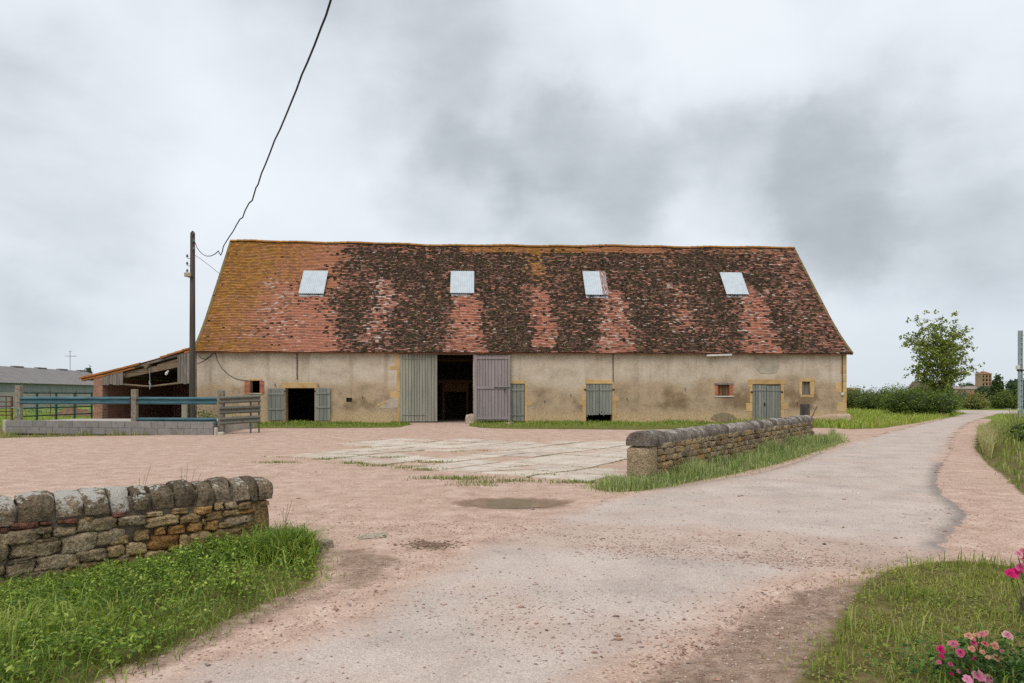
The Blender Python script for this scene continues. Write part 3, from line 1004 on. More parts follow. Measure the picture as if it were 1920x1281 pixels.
mb = MB()
na = 60
def sheet(mb, mirror):
    rows = [0, 0.4, 0.77, 1.3, 1.76, 2.3, 3.0, 4.5, 6, 7.5, 9, SL]
    vs = []
    for s in rows:
        s = min(s, SL)
        b, z, d = roof_pt(s)
        e0, e1 = edge_a(s)
        for i in range(na + 1):
            a = e0 + (e1 - e0) * i / na
            bb = 2 * RIDGE_B - b if mirror else b
            vs.append((a, bb, z + sag(a, s) - 0.06))
    fs = []
    for r_ in range(len(rows) - 1):
        for i in range(na):
            o = r_ * (na + 1) + i
            fs.append((o, o + 1, o + na + 2, o + na + 1))
    mb.add(vs, fs)
sheet(mb, False); sheet(mb, True)
def make_tile_mat():
    t = NT('clay_plain_tiles', 0.9, 0.2)
    c = t.attr('Col')
    n1 = t.noise(14, 5, 0.65)
    n2 = t.noise(70, 3, 0.6)
    c = t.mix(0.55, c, t.ramp(n1, [(0.28, (0.32, 0.32, 0.32)), (0.72, (0.66, 0.66, 0.66))]), 'OVERLAY')
    c = t.mix(0.35, c, t.ramp(n2, [(0.3, (0.36, 0.36, 0.36)), (0.7, (0.64, 0.64, 0.64))]), 'OVERLAY')
    t.color(c)
    t.bump(n1, 0.4, 0.01)
    return t.m
M_tile = make_tile_mat()
M_underroof = simple('roof_battens', alb(120, 78, 60), alb(150, 96, 74), 3, 0.95, 0.3)
roof = put('roof', mb, M_underroof, barn)

def zone(f, t):
    """how mossy / lichened / clean the roof is: f 0..1 along, t 0..1 up the slope"""
    wig = 0.018 * math.sin(t * 9 + 1) + 0.012 * math.sin(t * 23) + 0.010 * math.sin(t * 51 + 2)
    # boundary between the lichened left end and the mossy rest
    bnd = 0.186 - 0.012 * t + 0.012 * (1 - t) ** 2 + wig * 0.7
    if t > 0.55: bnd += 0.02 * (t - 0.55) / 0.45
    m = 1 / (1 + math.exp(-(f - bnd) / 0.011))           # moss
    ylw = max(0.0, 1 - f / (0.17 + 0.12 * t)) * (0.62 + 0.5 * t + 0.35 * (1 - f * 8 if f < 0.125 else 0)) * (1 - m)
    ylw += 0.28 * (1 - m) * math.exp(-((t - 0.05) / 0.16) ** 2) * (1 if f < 0.1 else 0.35)
    red, pale = 0.0, 0.0
    def strip(c0, c1, w0, w1, t0, t1, r_=0.9, p_=0.25, soft=0.006):
        """washed-clean strip below an opening: centre and half width at its top and foot"""
        nonlocal m, red, pale, ylw
        if t > t1 + 0.03 or t < t0: return
        k = (t1 - t) / max(t1 - t0, 1e-3)
        k = min(max(k, 0), 1)
        c = c0 + (c1 - c0) * k; w = w0 + (w1 - w0) * k
        d = abs(f - c + wig * 0.25)
        x = 1 / (1 + math.exp((d - w) / soft))
        x *= min(1, (t1 + 0.03 - t) / 0.04)
        m *= 1 - 0.93 * x * r_
        red = max(red, x * r_)
        ylw *= 1 - 0.85 * x
        pale = max(pale, p_ * x + 0.5 * math.exp(-((d - w) / 0.006) ** 2) * x * 2 * p_)
    strip(0.148, 0.176, 0.020, 0.036, 0.0, 0.56, 1.0, 0.05, 0.010)
    strip(0.100, 0.098, 0.012, 0.030, 0.12, 0.62, 0.75, 0.45, 0.012)
    strip(0.400, 0.408, 0.020, 0.031, 0.0, 0.60, 1.0, 0.22, 0.004)
    strip(0.273, 0.262, 0.014, 0.018, 0.10, 0.66, 0.97, 0.7, 0.004)
    strip(0.521, 0.531, 0.015, 0.021, 0.06, 0.60, 1.0, 0.2, 0.004)
    strip(0.645, 0.640, 0.018, 0.032, 0.0, 0.56, 1.0, 0.5, 0.004)
    strip(0.765, 0.752, 0.010, 0.018, 0.20, 0.66, 0.75, 0.6)
    strip(0.878, 0.868, 0.019, 0.030, 0.0, 0.62, 1.0, 0.35, 0.004)
    if f > 0.9:                                            # thinner moss towards the right verge
        m *= 1 - 0.55 * min(1, (f - 0.9) / 0.07)
        pale = max(pale, 0.2)
    if t > 0.925:                                          # relaid courses under the ridge
        k = 1 if 0.40 < f < 0.76 else (0.55 if f >= 0.76 else 0.25)
        m *= 1 - 0.95 * k
        ylw = max(ylw, (0.85 if 0.40 < f < 0.62 else 0.40) * k)
        red = max(red, 0.6 * k)
    if 0.49 < f < 0.57 and t > 0.62:                       # a lichened patch near the top, middle
        x = math.exp(-((f - 0.53) / 0.022) ** 2) * min(1, (t - 0.62) / 0.1)
        m *= 1 - 0.7 * x; ylw = max(ylw, 0.7 * x)
    return m, ylw, red, pale

C_sal = [np.array(alb(*c, 1.02)[:3]) for c in ((184, 124, 101), (173, 111, 89), (195, 136, 114), (165, 108, 89), (180, 120, 90))]
C_brn = [np.array(alb(*c, 1.02)[:3]) for c in ((136, 98, 82), (122, 90, 78), (150, 112, 96), (112, 84, 72))]
C_yel = [np.array(alb(*c, 1.02)[:3]) for c in ((162, 115, 48), (148, 100, 45), (172, 125, 56), (138, 101, 52))]
C_drk = [np.array(alb(*c, 1.02)[:3]) for c in ((66, 55, 46), (80, 64, 55), (56, 49, 40), (96, 76, 65), (70, 62, 46))]
C_pal = [np.array(alb(*c, 1.02)[:3]) for c in ((188, 172, 158), (172, 152, 136), (204, 192, 180))]
C_sal_m = sum(C_sal) / len(C_sal)
rt = random.Random(21)
TV = []; TQ = []; TC = []
MV = []          # moss cushions: position, normal, radius
expo = SL / NR
for r_ in range(NR):
    s0 = r_ * expo
    e0, e1 = edge_a(s0 + expo / 2)
    a = e0 + (0.0 if r_ % 2 else -0.1)
    b, z, d = roof_pt(s0 + 0.001)
    nrm = Vector((-d.y, d.x))
    rowj = rt.uniform(-0.006, 0.006)
    while a < e1:
        w = 0.195 + rt.uniform(-0.012, 0.012)
        x0 = max(a, e0); x1 = min(a + w - 0.006, e1)
        if x1 - x0 > 0.03:
            xm = (x0 + x1) / 2
            f = (xm - e0) / (e1 - e0); t = (s0 + expo / 2) / SL
            m, y_, rd, pl = zone(f, t)
            clump = 0.5 * mnoise.noise(Vector((xm * 1.3, s0 * 1.5, 0.3))) + 0.35 * mnoise.noise(Vector((xm * 3.1, s0 * 3.4, 4.3)))
            clump2 = mnoise.noise(Vector((xm * 0.45, s0 * 0.5, 9.3)))
            q = rt.random()
            mossy = q < m * (0.88 + 0.36 * clump + 0.20 * clump2)
            if mossy:
                c = rt.choice(C_drk)
                if rt.random() < 0.20: c = rt.choice(C_brn)
                elif rt.random() < 0.05: c = rt.choice(C_pal) * 0.7
                k = rt.uniform(0.55, 1.0)
                c = c * k + rt.choice(C_brn) * (1 - k)
            else:
                left = f < 0.21
                base = (C_sal_m * 0.6 + rt.choice(C_sal) * 0.4) if rt.random() < (0.9 if left else (0.82 if rd > 0.5 else 0.40)) else (rt.choice(C_brn) * 0.65 + C_sal_m * 0.35) * 0.95
                if m > 0.4 and rt.random() < 0.8:
                    k = rt.uniform(0.15, 0.65)
                    base = base * (1 - k) + rt.choice(C_drk + C_brn) * k
                c = base
                if rt.random() < pl * 0.75: c = c * 0.35 + rt.choice(C_pal) * 0.65 if rt.random() < 0.5 else rt.choice(C_brn) * 0.9
                yy_ = y_ * (1.0 + 0.9 * clump + 0.3 * clump2)
                if yy_ > 0: 
                    k = min(max(yy_ * rt.uniform(0.6, 1.15), 0), 0.95)
                    c = c * (1 - k) + rt.choice(C_yel) * k
                if left and rd < 0.5 and rt.random() < 0.10: c = c * 0.55 + rt.choice(C_brn) * 0.4
            c = c * (rt.uniform(0.86, 1.12) if f > 0.2 else rt.uniform(0.93, 1.07))
            lift = 0.016 + rt.uniform(0, 0.010) + (rt.uniform(0, 0.014) if f > 0.2 else 0)
            tw = rt.uniform(-0.010, 0.010) * (0.35 if f < 0.2 else 1)
            s_lo = -0.012 + rowj + rt.uniform(-0.012, 0.012) * (0.3 if f < 0.2 else 1)
            L = expo * 1.45
            zz0 = sag(x0, s0); zz1 = sag(x1, s0)
            def pt(x, s, h, zo):
                return (x, b + d.x * s + nrm.x * h, z + d.y * s + nrm.y * h + zo)
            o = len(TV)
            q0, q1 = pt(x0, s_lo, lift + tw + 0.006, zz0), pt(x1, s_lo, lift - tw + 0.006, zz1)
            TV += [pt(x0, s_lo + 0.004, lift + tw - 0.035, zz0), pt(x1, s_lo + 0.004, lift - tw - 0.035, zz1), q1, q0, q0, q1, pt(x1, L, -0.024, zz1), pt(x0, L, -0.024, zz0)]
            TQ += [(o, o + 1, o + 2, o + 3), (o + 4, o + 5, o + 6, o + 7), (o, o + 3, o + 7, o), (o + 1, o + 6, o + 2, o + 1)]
            TC += [c * 0.34] * 4 + [c] * 4           # butt ends darkened to paint the shaded gaps between courses; weathered faces
            if mossy:
                for _ in range(1 if rt.random() < 0.7 else 2):
                    MV.append((pt(rt.uniform(x0, x1), rt.uniform(0, expo), lift, (zz0 + zz1) / 2), rt.uniform(0.03, 0.075), 0 if rt.random() < 0.74 else 1))
            elif not mossy and f < 0.2 and rt.random() < (0.012 + 0.05 * max(0, 0.3 - t) + (0.06 if abs(f - 0.135 + 0.03 * (0.5 - t)) < 0.012 and t < 0.62 else 0)):
                MV.append((pt(rt.uniform(x0, x1), rt.uniform(0, expo), lift, (zz0 + zz1) / 2), rt.uniform(0.05, 0.10), 0 if rt.random() < 0.8 else 1))
        a += w
# faces: quads plus side triangles
loops = []; starts = []; totals = []
for q in TQ:
    qq = q if q[0] != q[3] else q[:3]
    starts.append(len(loops)); totals.append(len(qq)); loops.extend(qq)
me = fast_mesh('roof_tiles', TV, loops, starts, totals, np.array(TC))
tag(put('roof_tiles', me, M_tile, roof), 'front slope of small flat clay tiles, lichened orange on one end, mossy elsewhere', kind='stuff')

def make_moss():
    t = NT('dark_roof_moss', 1.0, 0.05)
    c = t.attr('Col')
    c = t.mix(0.6, c, t.ramp(t.noise(30, 4, 0.7), [(0.3, (0.25, 0.25, 0.25)), (0.7, (0.72, 0.72, 0.7))]), 'OVERLAY')
    t.color(c)
    return t.m
dn = Vector((0, -0.74, 0.67))
tx = Vector((1, 0, 0)); ty = dn.cross(tx)
blob = []
for k in range(6):
    blob.append((math.cos(k * 1.047), math.sin(k * 1.047), -0.05))
for k in range(6):
    blob.append((0.66 * math.cos(k * 1.047 + .5), 0.66 * math.sin(k * 1.047 + .5), 0.42))
blob.append((0, 0, 0.6))
BV = []; BQ = []; BC = []
mc = [np.array(alb(60, 52, 42)[:3]), np.array(alb(72, 68, 38)[:3])]
for (p, r_, ki) in MV:
    o = len(BV)
    sx, sy = rt.uniform(0.9, 1.5), rt.uniform(0.6, 0.9)
    col = mc[ki] * rt.uniform(0.55, 1.6)
    for (x, y, h) in blob:
        j = rt.uniform(0.75, 1.25)
        BV.append(Vector(p) + tx * (x * r_ * sx * j) + ty * (y * r_ * sy * j) + dn * (h * r_ * 0.9 * rt.uniform(0.8, 1.3)))
        BC.append(col)
    for k in range(6):
        k2 = (k + 1) % 6
        BQ += [(o + k, o + k2, o + 6 + k), (o + k2, o + 6 + k2, o + 6 + k), (o + 6 + k, o + 6 + k2, o + 12)]
me = quads_mesh('moss', np.array([tuple(v) for v in BV]), np.array(BQ), np.array(BC), True)
tag(put('moss', me, make_moss(), roof), kind='stuff')

# ridge tiles
M_ridge = simple('lichened_ridge_tiles', alb(128, 92, 54), alb(164, 116, 50), 5, 0.95, 0.6, 0.01, vary=0.2, c2=alb(150, 128, 108))
rm = MB()
ringA = []; ringB = []
for k in range(9):
    a = math.pi * k / 8
    ringA.append(Vector((0, 0.155 * math.cos(a), 0.135 * math.sin(a))))
    ringB.append(Vector((0.43, 0.14 * math.cos(a), 0.118 * math.sin(a))))
rm.add(ringA + ringB, [(k, k + 1, 9 + k + 1, 9 + k) for k in range(8)] + [tuple(reversed(range(9))), tuple(range(9, 18))])
rmesh = smooth_angle(rm.mesh('ridge_tile'))
e0, e1 = edge_a(SL)
nrt = 90
for k in range(nrt):
    a = e0 + (e1 - e0) * k / nrt
    put('ridge_tile', rmesh, M_ridge, roof, (a, RIDGE_B, RIDGE_Z + sag(a, SL) - 0.03), (rt.uniform(-.05, .05), rt.uniform(-.02, .02) , 0))
# verge strips of mortar and tile ends
M_verge = simple('verge_mortar', alb(108, 92, 52), alb(134, 112, 70), 8, 0.95, 0.7, 0.015, vary=0.05, c2=alb(84, 78, 62))
for side in (0, 1):
    vb = MB()
    rings = []
    for k in range(40):
        s = SL * k / 39
        b, z, d = roof_pt(s)
        n_ = Vector((-d.y, d.x))
        a = edge_a(s)[side]
        sg = sag(a, s)
        ao, ai = (a - 0.05, a + 0.10) if side == 0 else (a + 0.05, a - 0.10)
        hi = 0.035 + rt.uniform(-0.01, 0.012)
        ring_ = []
        for (aa, h) in ((ao, -0.13), (ai, -0.13), (ai, hi), (ao, hi)):
            ring_.append(Vector((aa, b + n_.x * h, z + n_.y * h + sg)))
        rings.append(ring_)
    vb.loft(rings)
    put('verge', vb, M_verge, roof)
# eave board and rafter feet seen under the tiles
put('eave_board', MB().box(-0.05, BLEN + 0.12, -0.27, -0.24, EAVE_Z - 0.07, EAVE_Z + 0.03), M_brownwood, roof)
for k in range(56):
    a = 0.25 + k * (BLEN - 0.5) / 55
    put('rafter_foot', MB().box(a - 0.04, a + 0.04, -0.235, 0.0, EAVE_Z - 0.05, EAVE_Z + 0.08) if k == 0 else bpy.data.meshes['rafter_foot'], M_brownwood, roof, (a - 0.25 if k else 0, 0, 0))

# --- rooflights: raised boxes with a corrugated sheet lid
def make_zinc(rust):
    t = NT('galvanised_corrugated' + ('_rusty' if rust else ''), 0.55, 0.4)
    n1 = t.noise(3, 5, 0.6)
    c = t.ramp(n1, [(0.3, alb(186, 197, 203)), (0.7, alb(206, 214, 218))])
    if rust:
        tc = t.n('ShaderNodeTexCoord')
        s = t.n('ShaderNodeSeparateXYZ'); t.put(tc.outputs['Object'], s.inputs[0])
        rn = t.noise(6, 6, 0.7, vec=tc.outputs['Object'], stretch=(6, 0.5, 1))
        m = t.math('MULTIPLY', t.step(s.outputs[0], rust[0], rust[0] + 0.03), t.step(rn, rust[1], rust[1] + 0.1))
        c = t.mix(m, c, t.ramp(rn, [(0.4, alb(150, 84, 56)), (0.7, alb(104, 62, 48))]))
    t.color(c)
    t.b.inputs['Metallic'].default_value = 0.05
    return t.m
def roof_hit(u, v):
    """photo pixel -> (a, s) on the roof's front slope"""
    best = None
    for k in range(400):
        s = SL * k / 399
        b, z, d = roof_pt(s)
        a, zz = BP(u, v, b)
        e = abs(zz - (z + sag(a, s)))
        if best is None or e < best[0]:
            best = (e, a, s)
    return best[1], best[2]
sky_px = [((573, 512), (613, 512), (563, 552), (606, 553), None, 'shiny corrugated sheet'), ((848, 513), (887, 513), (846, 551), (887, 551), None, None),
          ((1095, 514), (1134, 516), (1099, 554), (1139, 555), (0.98, 0.42), 'corrugated sheet with a rusty brown strip'), ((1349, 515), (1387, 515), (1362, 553), (1401, 554), (1.02, 0.60), 'corrugated sheet with a few rust spots')]
for (tl, tr_, bl, br_, rust, lab) in sky_px:
    a0, s0 = roof_hit(*bl); a1, _ = roof_hit(*br_)
    a2, s1 = roof_hit(*tl)
    wd = a1 - a0
    s1 = min(max(s1, s0 + 1.3), s0 + 2.0)
    s0 -= 0.05
    b, z, d = roof_pt(s0)
    sl_ang = math.atan2(d.y, d.x)
    sk = empty('rooflight', (a0, b, z + sag(a0, s0)), 0, barn)
    sk.rotation_euler = (sl_ang, 0, 0)
    Ls = s1 - s0
    fr_ = MB()
    fr_.box(0.04, wd - 0.04, 0.03, Ls - 0.03, -0.10, 0.15)
    fm_ = simple('rooflight_kerb_metal', alb(126, 140, 148), alb(150, 162, 168), 4, 0.6, 0.1)
    put('kerb', fr_, fm_, sk)
    put('apron', MB().box(-0.02, wd + 0.02, -0.16, 0.028, 0.0, 0.03), make_zinc(None), sk)
    nv = 4 * 13
    vs = []
    for yy_ in (-0.06, Ls + 0.03):
        for i in range(nv + 1):
            x = -0.06 + (wd + 0.12) * i / nv
            vs.append((x, yy_, 0.175 + 0.024 * math.sin(2 * math.pi * i / 4)))
    n = nv + 1
    vs2 = [(x, y, h - 0.006) for x, y, h in vs]
    fs = [(i, i + 1, n + i + 1, n + i) for i in range(nv)]
    m_ = MB().add(vs, fs)
    m_.add(vs2, [tuple(reversed(f)) for f in fs])
    me = m_.mesh('sheet'); me.polygons.foreach_set('use_smooth', [True] * len(me.polygons))
    so = put('sheet', me, make_zinc(rust), sk)
    if lab: so['label'] = lab

# --- doors and shutters
def planks(parent, w, z0, z1, n, m, th=0.03, gap=0.016, seed=0, ragged=0.0):
    r0 = random.Random(seed)
    x = 0.0
    ws = [r0.uniform(0.85, 1.15) for _ in range(n)]
    k_ = w / sum(ws)
    for q in ws:
        pw = q * k_
        zb = z0 + (r0.uniform(0.0, ragged) if ragged else r0.uniform(0, 0.012))
        zt = z1 - r0.uniform(0, 0.012)
        yo = r0.uniform(0, 0.006)
        p_ = MB()
        if ragged:
            vs = [(x + gap / 2, yo, zb), (x + pw * 0.35, yo, zb + r0.uniform(-0.08, 0.16)), (x + pw * 0.6, yo, zb + r0.uniform(0.0, 0.22)), (x + pw - gap / 2, yo, zb + r0.uniform(-0.05, 0.1)), (x + pw - gap / 2, yo, zt), (x + gap / 2, yo, zt)]
            vs += [(a, b + th, c) for a, b, c in vs]
            p_.add(vs, [(0, 1, 2, 3, 4, 5), (11, 10, 9, 8, 7, 6)] + [(i, (i + 1) % 6, 6 + (i + 1) % 6, 6 + i) for i in range(6)])
        else:
            p_.bbox(x + gap / 2, x + pw - gap / 2, yo, yo + th, zb, zt, 0.007)
        put('plank', p_, m, parent)
        x += pw

def leaf(name, a, b, z0, z1, w, n, m, rz=0.0, mirror=False, seed=0, ragged=0.0, ledges=(), hinges=(), label=None, lm=None, frame=False):
    """a boarded leaf hinged at (a, b); mirror: it swings from its other edge"""
    e = empty(name, (a, b, 0), rz, barn)
    if label: e['label'] = label
    off = -w if mirror else 0.0
    inner = e
    planks(inner, w, z0, z1, n, m, seed=seed, ragged=ragged)
    for (lz, h, l0, l1) in ledges:
        put('ledge', MB().bbox(w * l0, w * l1, -0.032, -0.002, lz, lz + h, 0.004), lm or m, inner)
    for (lz, l0, l1) in hinges:
        put('strap_hinge', MB().bbox(w * l0, w * l1, -0.016, -0.002, lz, lz + 0.06, 0.004), M_iron if lm is None else lm, inner)
    if mirror:
        for ch in inner.children:
            ch.location.x -= w
    return e

# big double door: left leaf shut, right leaf folded back against the wall
a0, a1, z0, z1 = BR(750, 662, 820, 797, -0.08)
leaf('barn_door', a0, -0.08, max(z0, 0.06), z1 - 0.03, a1 - a0, 13, M_doorgreen, seed=3, ledges=((z1 - 0.36, 0.035, 0.06, 0.66), (0.52 - 0.1, 0.035, 0.08, 0.68)), label='shut leaf of grey green vertical boards')
a0, a1, z0, z1 = BR(889, 664, 957, 792, -0.20)
dl = leaf('barn_door', a0, -0.20, max(z0, 0.10), z1 - 0.04, a1 - a0, 12, M_doorpurple, seed=4, label='open leaf of mauve grey boards with raised frame')
w_ = a1 - a0
zb_ = max(z0, 0.10)
zt_ = z1 - 0.04
for (x0, x1, q0, q1) in ((0.0, 0.16, zb_ - 0.06, zt_), (w_ - 0.13, w_, zb_, zt_), (0.16, w_ - 0.13, zt_ - 0.24, zt_ - 0.10), (0.16, w_ - 0.13, zb_ + 0.08, zb_ + 0.22), (0.16, w_ - 0.13, zb_ + 1.78, zb_ + 1.92)):
    put('frame_member', MB().bbox(x0, x1, -0.045, -0.003, q0, q1, 0.006), M_doorpurple, dl)
put('bolt', MB().tube([(w_ * 0.55, -0.07, zb_ + 1.86), (w_ - 0.03, -0.07, zb_ + 1.86)], 0.018, 8), M_iron, dl)
put('bolt_handle', MB().tube([(w_ * 0.85, -0.075, zb_ + 1.84), (w_ * 0.84, -0.09, zb_ + 1.62), (w_ * 0.88, -0.09, zb_ + 1.60)], 0.014, 6), M_iron, dl)
# sliding-door head rail under the eave
put('door_head', MB().box(op['main'][0] - 0.1, BP(960, 664)[0], -0.14, -0.005, op['main'][3] + 0.0, op['main'][3] + 0.09), M_brownwood, barn)

# left low door with two open shutters-like leaves
a0, a1, z0, z1 = BR(501, 728, 532, 790, -0.10)
e = leaf('stable_leaf', op['low'][0] - 0.03, -0.05, 0.14, z1 - 0.02, a1 - a0, 4, M_shutter, rz=R(9), mirror=True, seed=5, ledges=((z1 - 0.36, 0.09, 0.02, 0.98), (0.72, 0.09, 0.02, 0.98)), label='leaf with a rotted lower corner, open beside the low doorway')
a0, a1, z0, z1 = BR(592, 727, 621, 790, -0.06)
leaf('stable_leaf', op['low'][1] + 0.04, -0.05, 0.12, z1 - 0.02, a1 - a0, 4, M_shutter, rz=R(-4), seed=6, ledges=((z1 - 0.36, 0.09, 0.02, 0.98), (0.82, 0.09, 0.02, 0.98)))
# door half hidden behind the open barn leaf
o_ = op['behind']
leaf('stable_door', o_[0] + 0.02, 0.03, 0.08, o_[3] - 0.01, o_[1] - o_[0] - 0.04, 8, M_shutter, seed=8, ledges=((o_[3] - 0.38, 0.09, 0.02, 0.99), (0.38, 0.09, 0.02, 0.99)))
# broken double door
o_ = op['broken']
hw = (o_[1] - o_[0]) / 2
leaf('stable_door', o_[0] + 0.01, 0.02, 0.36, o_[3] - 0.01, hw - 0.015, 4, M_shutter, seed=9, ragged=0.16, ledges=((o_[3] - 0.38, 0.08, 0.0, 0.95), (0.42, 0.09, 0.0, 0.96)), label='left leaf with rotted ragged foot')
leaf('stable_door', o_[0] + hw + 0.01, 0.02, 0.38, o_[3] - 0.01, hw - 0.015, 4, M_shutter, seed=10, ragged=0.16, ledges=((o_[3] - 0.38, 0.08, 0.05, 1.0), (0.44, 0.09, 0.04, 1.0)), label='right leaf with rotted ragged foot')
# sound double door behind the yard wall
o_ = op['double']
hw = (o_[1] - o_[0]) / 2
for q in (0, 1):
    e = leaf('stable_door', o_[0] + 0.01 + q * hw, 0.02, 0.08, o_[3] - 0.03 - 0.03 * q, hw - 0.012, 5, M_shutter, seed=12 + q, ledges=((o_[3] - 0.36, 0.07, 0.02, 0.95),))
    if q == 0:
        put('latch', MB().bbox(hw - 0.17, hw - 0.08, -0.03, -0.003, 0.92, 1.12, 0.006), M_iron, e)
for (o_, zz) in ((op['broken'], 1.85), (op['double'], 1.72), (op['low'], 1.75)):
    for (aa, sg) in ((o_[0] - 0.06, -1), (o_[1] + 0.06, 1)):
        put('hinge_pin', MB().bbox(aa - 0.06, aa + 0.06, -0.05, 0.0, zz - 0.045, zz + 0.045, 0.01), M_iron, barn)

# --- dressed golden stone: lintels, jambs, quoins (each stone a piece, set slightly proud)
def stone_px(name, u0, v0, u1, v1, m=M_ochre, proud=0.012, deep=0.2):
    a0, a1, z0, z1 = BR(u0, v0, u1, v1)
    put(name, MB().bbox(a0, a1, -proud - rt.uniform(0, 0.006), deep, z0, z1, 0.012), m, fw)
stone_px('lintel', 528, 717.5, 596, 727.9)
stone_px('lintel', 924, 713, 985, 719.9); stone_px('lintel', 1097, 711.8, 1149.5, 719.9); stone_px('lintel', 1402, 711, 1473, 720.8)
for (u0, v0, u1, v1) in ((530, 728, 534.8, 793), (590.3, 728, 594.5, 793), (741.5, 664, 751.5, 686), (731, 686.3, 751.5, 693.5), (744, 694, 751.5, 734), (732, 734.3, 751.5, 746.5), (746, 747, 751.5, 795),
                         (984.3, 720.5, 988.5, 738), (984.3, 738.3, 987.5, 754), (984.3, 754.3, 997, 760), (984.3, 760.3, 988.5, 794),
                         (1092, 723, 1098.8, 738), (1091, 738.5, 1098.8, 752), (1087, 752.5, 1098.8, 760), (1092, 760.4, 1098.8, 794),
                         (1148.2, 722, 1151.5, 744), (1148.2, 744.4, 1160, 752), (1148.2, 752.4, 1156, 794),
                         (1402, 721.4, 1410.8, 726), (1406.5, 726.4, 1410.8, 755.6), (1399, 756, 1410.8, 771.3), (1406, 771.8, 1410.8, 795),
                         (1464.2, 721.4, 1470, 755.6), (1464.2, 756, 1478, 768), (1464.2, 768.5, 1470, 795),
                         (1500, 709.5, 1527.5, 715.8), (1499, 716.2, 1503.8, 740), (1519.3, 716.2, 1527, 740), (1500, 740.4, 1525.5, 745.4),
                         (466, 709.5, 492, 713.8)):
    stone_px('dressed_stone', u0, v0, u1, v1)
for (u0, v0, v1) in ((1578, 664, 683), (1576, 684, 701), (1578, 702, 716), (1567, 717, 735.5), (1580, 736, 754), (1569, 754.5, 772)):
    a_, _, z0, z1 = BR(u0, v0, 1587, v1)
    put('quoin', MB().bbox(a_, BLEN + 0.014, -0.014, 0.25, z0, z1, 0.012), M_ochre, fw)
# splayed rendered footing at the right corner
a0, z0 = BP(1497, 797); zt = BP(1540, 776)[1]
fb = MB()
prs = [(a0, 0.0, 0.0), (a0 + 0.9, 0.18, zt * 0.55), (a0 + 1.6, 0.22, zt), (BLEN + 0.02, 0.24, zt), (BLEN + 0.10, 0.30, zt)]
vs = []
for (a, out, h) in ((a0 - 0.1, 0.06, 0.22), (a0 + 0.9, 0.2, zt * 0.6), (a0 + 1.9, 0.24, zt * 0.98), (BLEN + 0.12, 0.26, zt)):
    vs += [(a, -out - 0.10, -0.25), (a, -out, h * 0.8), (a, -out * 0.35 - 0.01, h), (a, 0.3, h), (a, 0.3, -0.25)]
fs = []
for i in range(3):
    for j in range(5):
        fs.append((i * 5 + j, i * 5 + (j + 1) % 5, (i + 1) * 5 + (j + 1) % 5, (i + 1) * 5 + j))
fs += [(0, 1, 2, 3, 4), (19, 18, 17, 16, 15)]
fb.add(vs, fs)
put('footing', fb, simple('rough_render_footing', alb(158, 134, 112, .92), alb(190, 166, 142, .92), 2.5, 0.95, 0.8, 0.02, vary=0.0), fw)

# --- brick jambs of the two small windows, brick by brick
def bricks_px(u0, u1, v0, v1, n):
    a0, a1, z0, z1 = BR(u0, v0, u1, v1)
    h = (z1 - z0) / n
    for k in range(n):
        zz = z0 + k * h
        if k % 2 or (a1 - a0) < 0.2:
            put('brick', MB().bbox(a0, a1, -0.012 - rt.uniform(0, .008), 0.2, zz + 0.006, zz + h - 0.006, 0.006), M_brick, fw)
        else:
            am = a0 + (a1 - a0) * 0.5
            put('brick', MB().bbox(a0, am - 0.006, -0.012 - rt.uniform(0, .008), 0.2, zz + 0.006, zz + h - 0.006, 0.006), M_brick, fw)
            put('brick', MB().bbox(am + 0.006, a1, -0.012 - rt.uniform(0, .008), 0.2, zz + 0.006, zz + h - 0.006, 0.006), M_brick, fw)
bricks_px(458.5, 467.8, 714, 739, 8); bricks_px(487.2, 495.5, 714, 739, 8)
bricks_px(1340.5, 1345.8, 722, 742.5, 8); bricks_px(1368.2, 1374, 722, 742.5, 8)
a0, a1, z0, z1 = BR(1339, 718.5, 1375.5, 721.9)
put('wooden_lintel', MB().bbox(a0, a1, -0.03, 0.25, z0, z1, 0.01), M_oldwood, fw)
a0, a1, z0, z1 = BR(1339, 742.6, 1375.5, 744.4)
put('sill', MB().bbox(a0, a1, -0.06, 0.25, z0, z1, 0.008), M_white, fw)
a0, a1, z0, z1 = BR(467, 737.2, 492, 739.2)
put('sill', MB().bbox(a0, a1, -0.05, 0.25, z0, z1, 0.008), M_grey_mortar, fw)
for key, n, m_ in (('brickwin', 4, M_brownwood), ('smallwin', 2, M_oldwood)):
    o_ = op[key]
    we = empty('window_shutter', (o_[0], 0.16, 0), 0, barn)
    planks(we, o_[1] - o_[0], o_[2], o_[3], n, m_, th=0.025, seed=31)
put('niche_back', MB().box(op['niche'][0] - 0.02, op['niche'][1] + 0.02, 0.20, 0.24, op['niche'][2] - .02, op['niche'][3] + .02), M_dark, fw)
# grey cement patch under the eave, exposed rubble by the big door, old heap mark
def patch_px(pix, m, proud, name):
    pts_ = [BP(u, v) for u, v in pix]
    n = len(pts_)
    ca_ = sum(p[0] for p in pts_) / n; cz_ = sum(p[1] for p in pts_) / n
    vs = [(a, -proud * 0.1, z) for a, z in pts_] + [(ca_ + (a - ca_) * 0.9, -proud, cz_ + (z - cz_) * 0.9) for a, z in pts_]
    put(name, MB().add(vs, [tuple(range(n, 2 * n))] + [(k, (k + 1) % n, n + (k + 1) % n, n + k) for k in range(n)]), m, fw)
patch_px([(1414, 666), (1416, 690), (1424, 701), (1440, 702), (1456, 700), (1461, 690), (1462, 667)], M_grey_mortar, 0.012, 'cement_patch')
patch_px([(712, 768), (716, 756), (728, 750), (738, 746), (748, 746), (748, 764), (738, 768), (724, 766)], M_grey_mortar, 0.014, 'cement_patch')
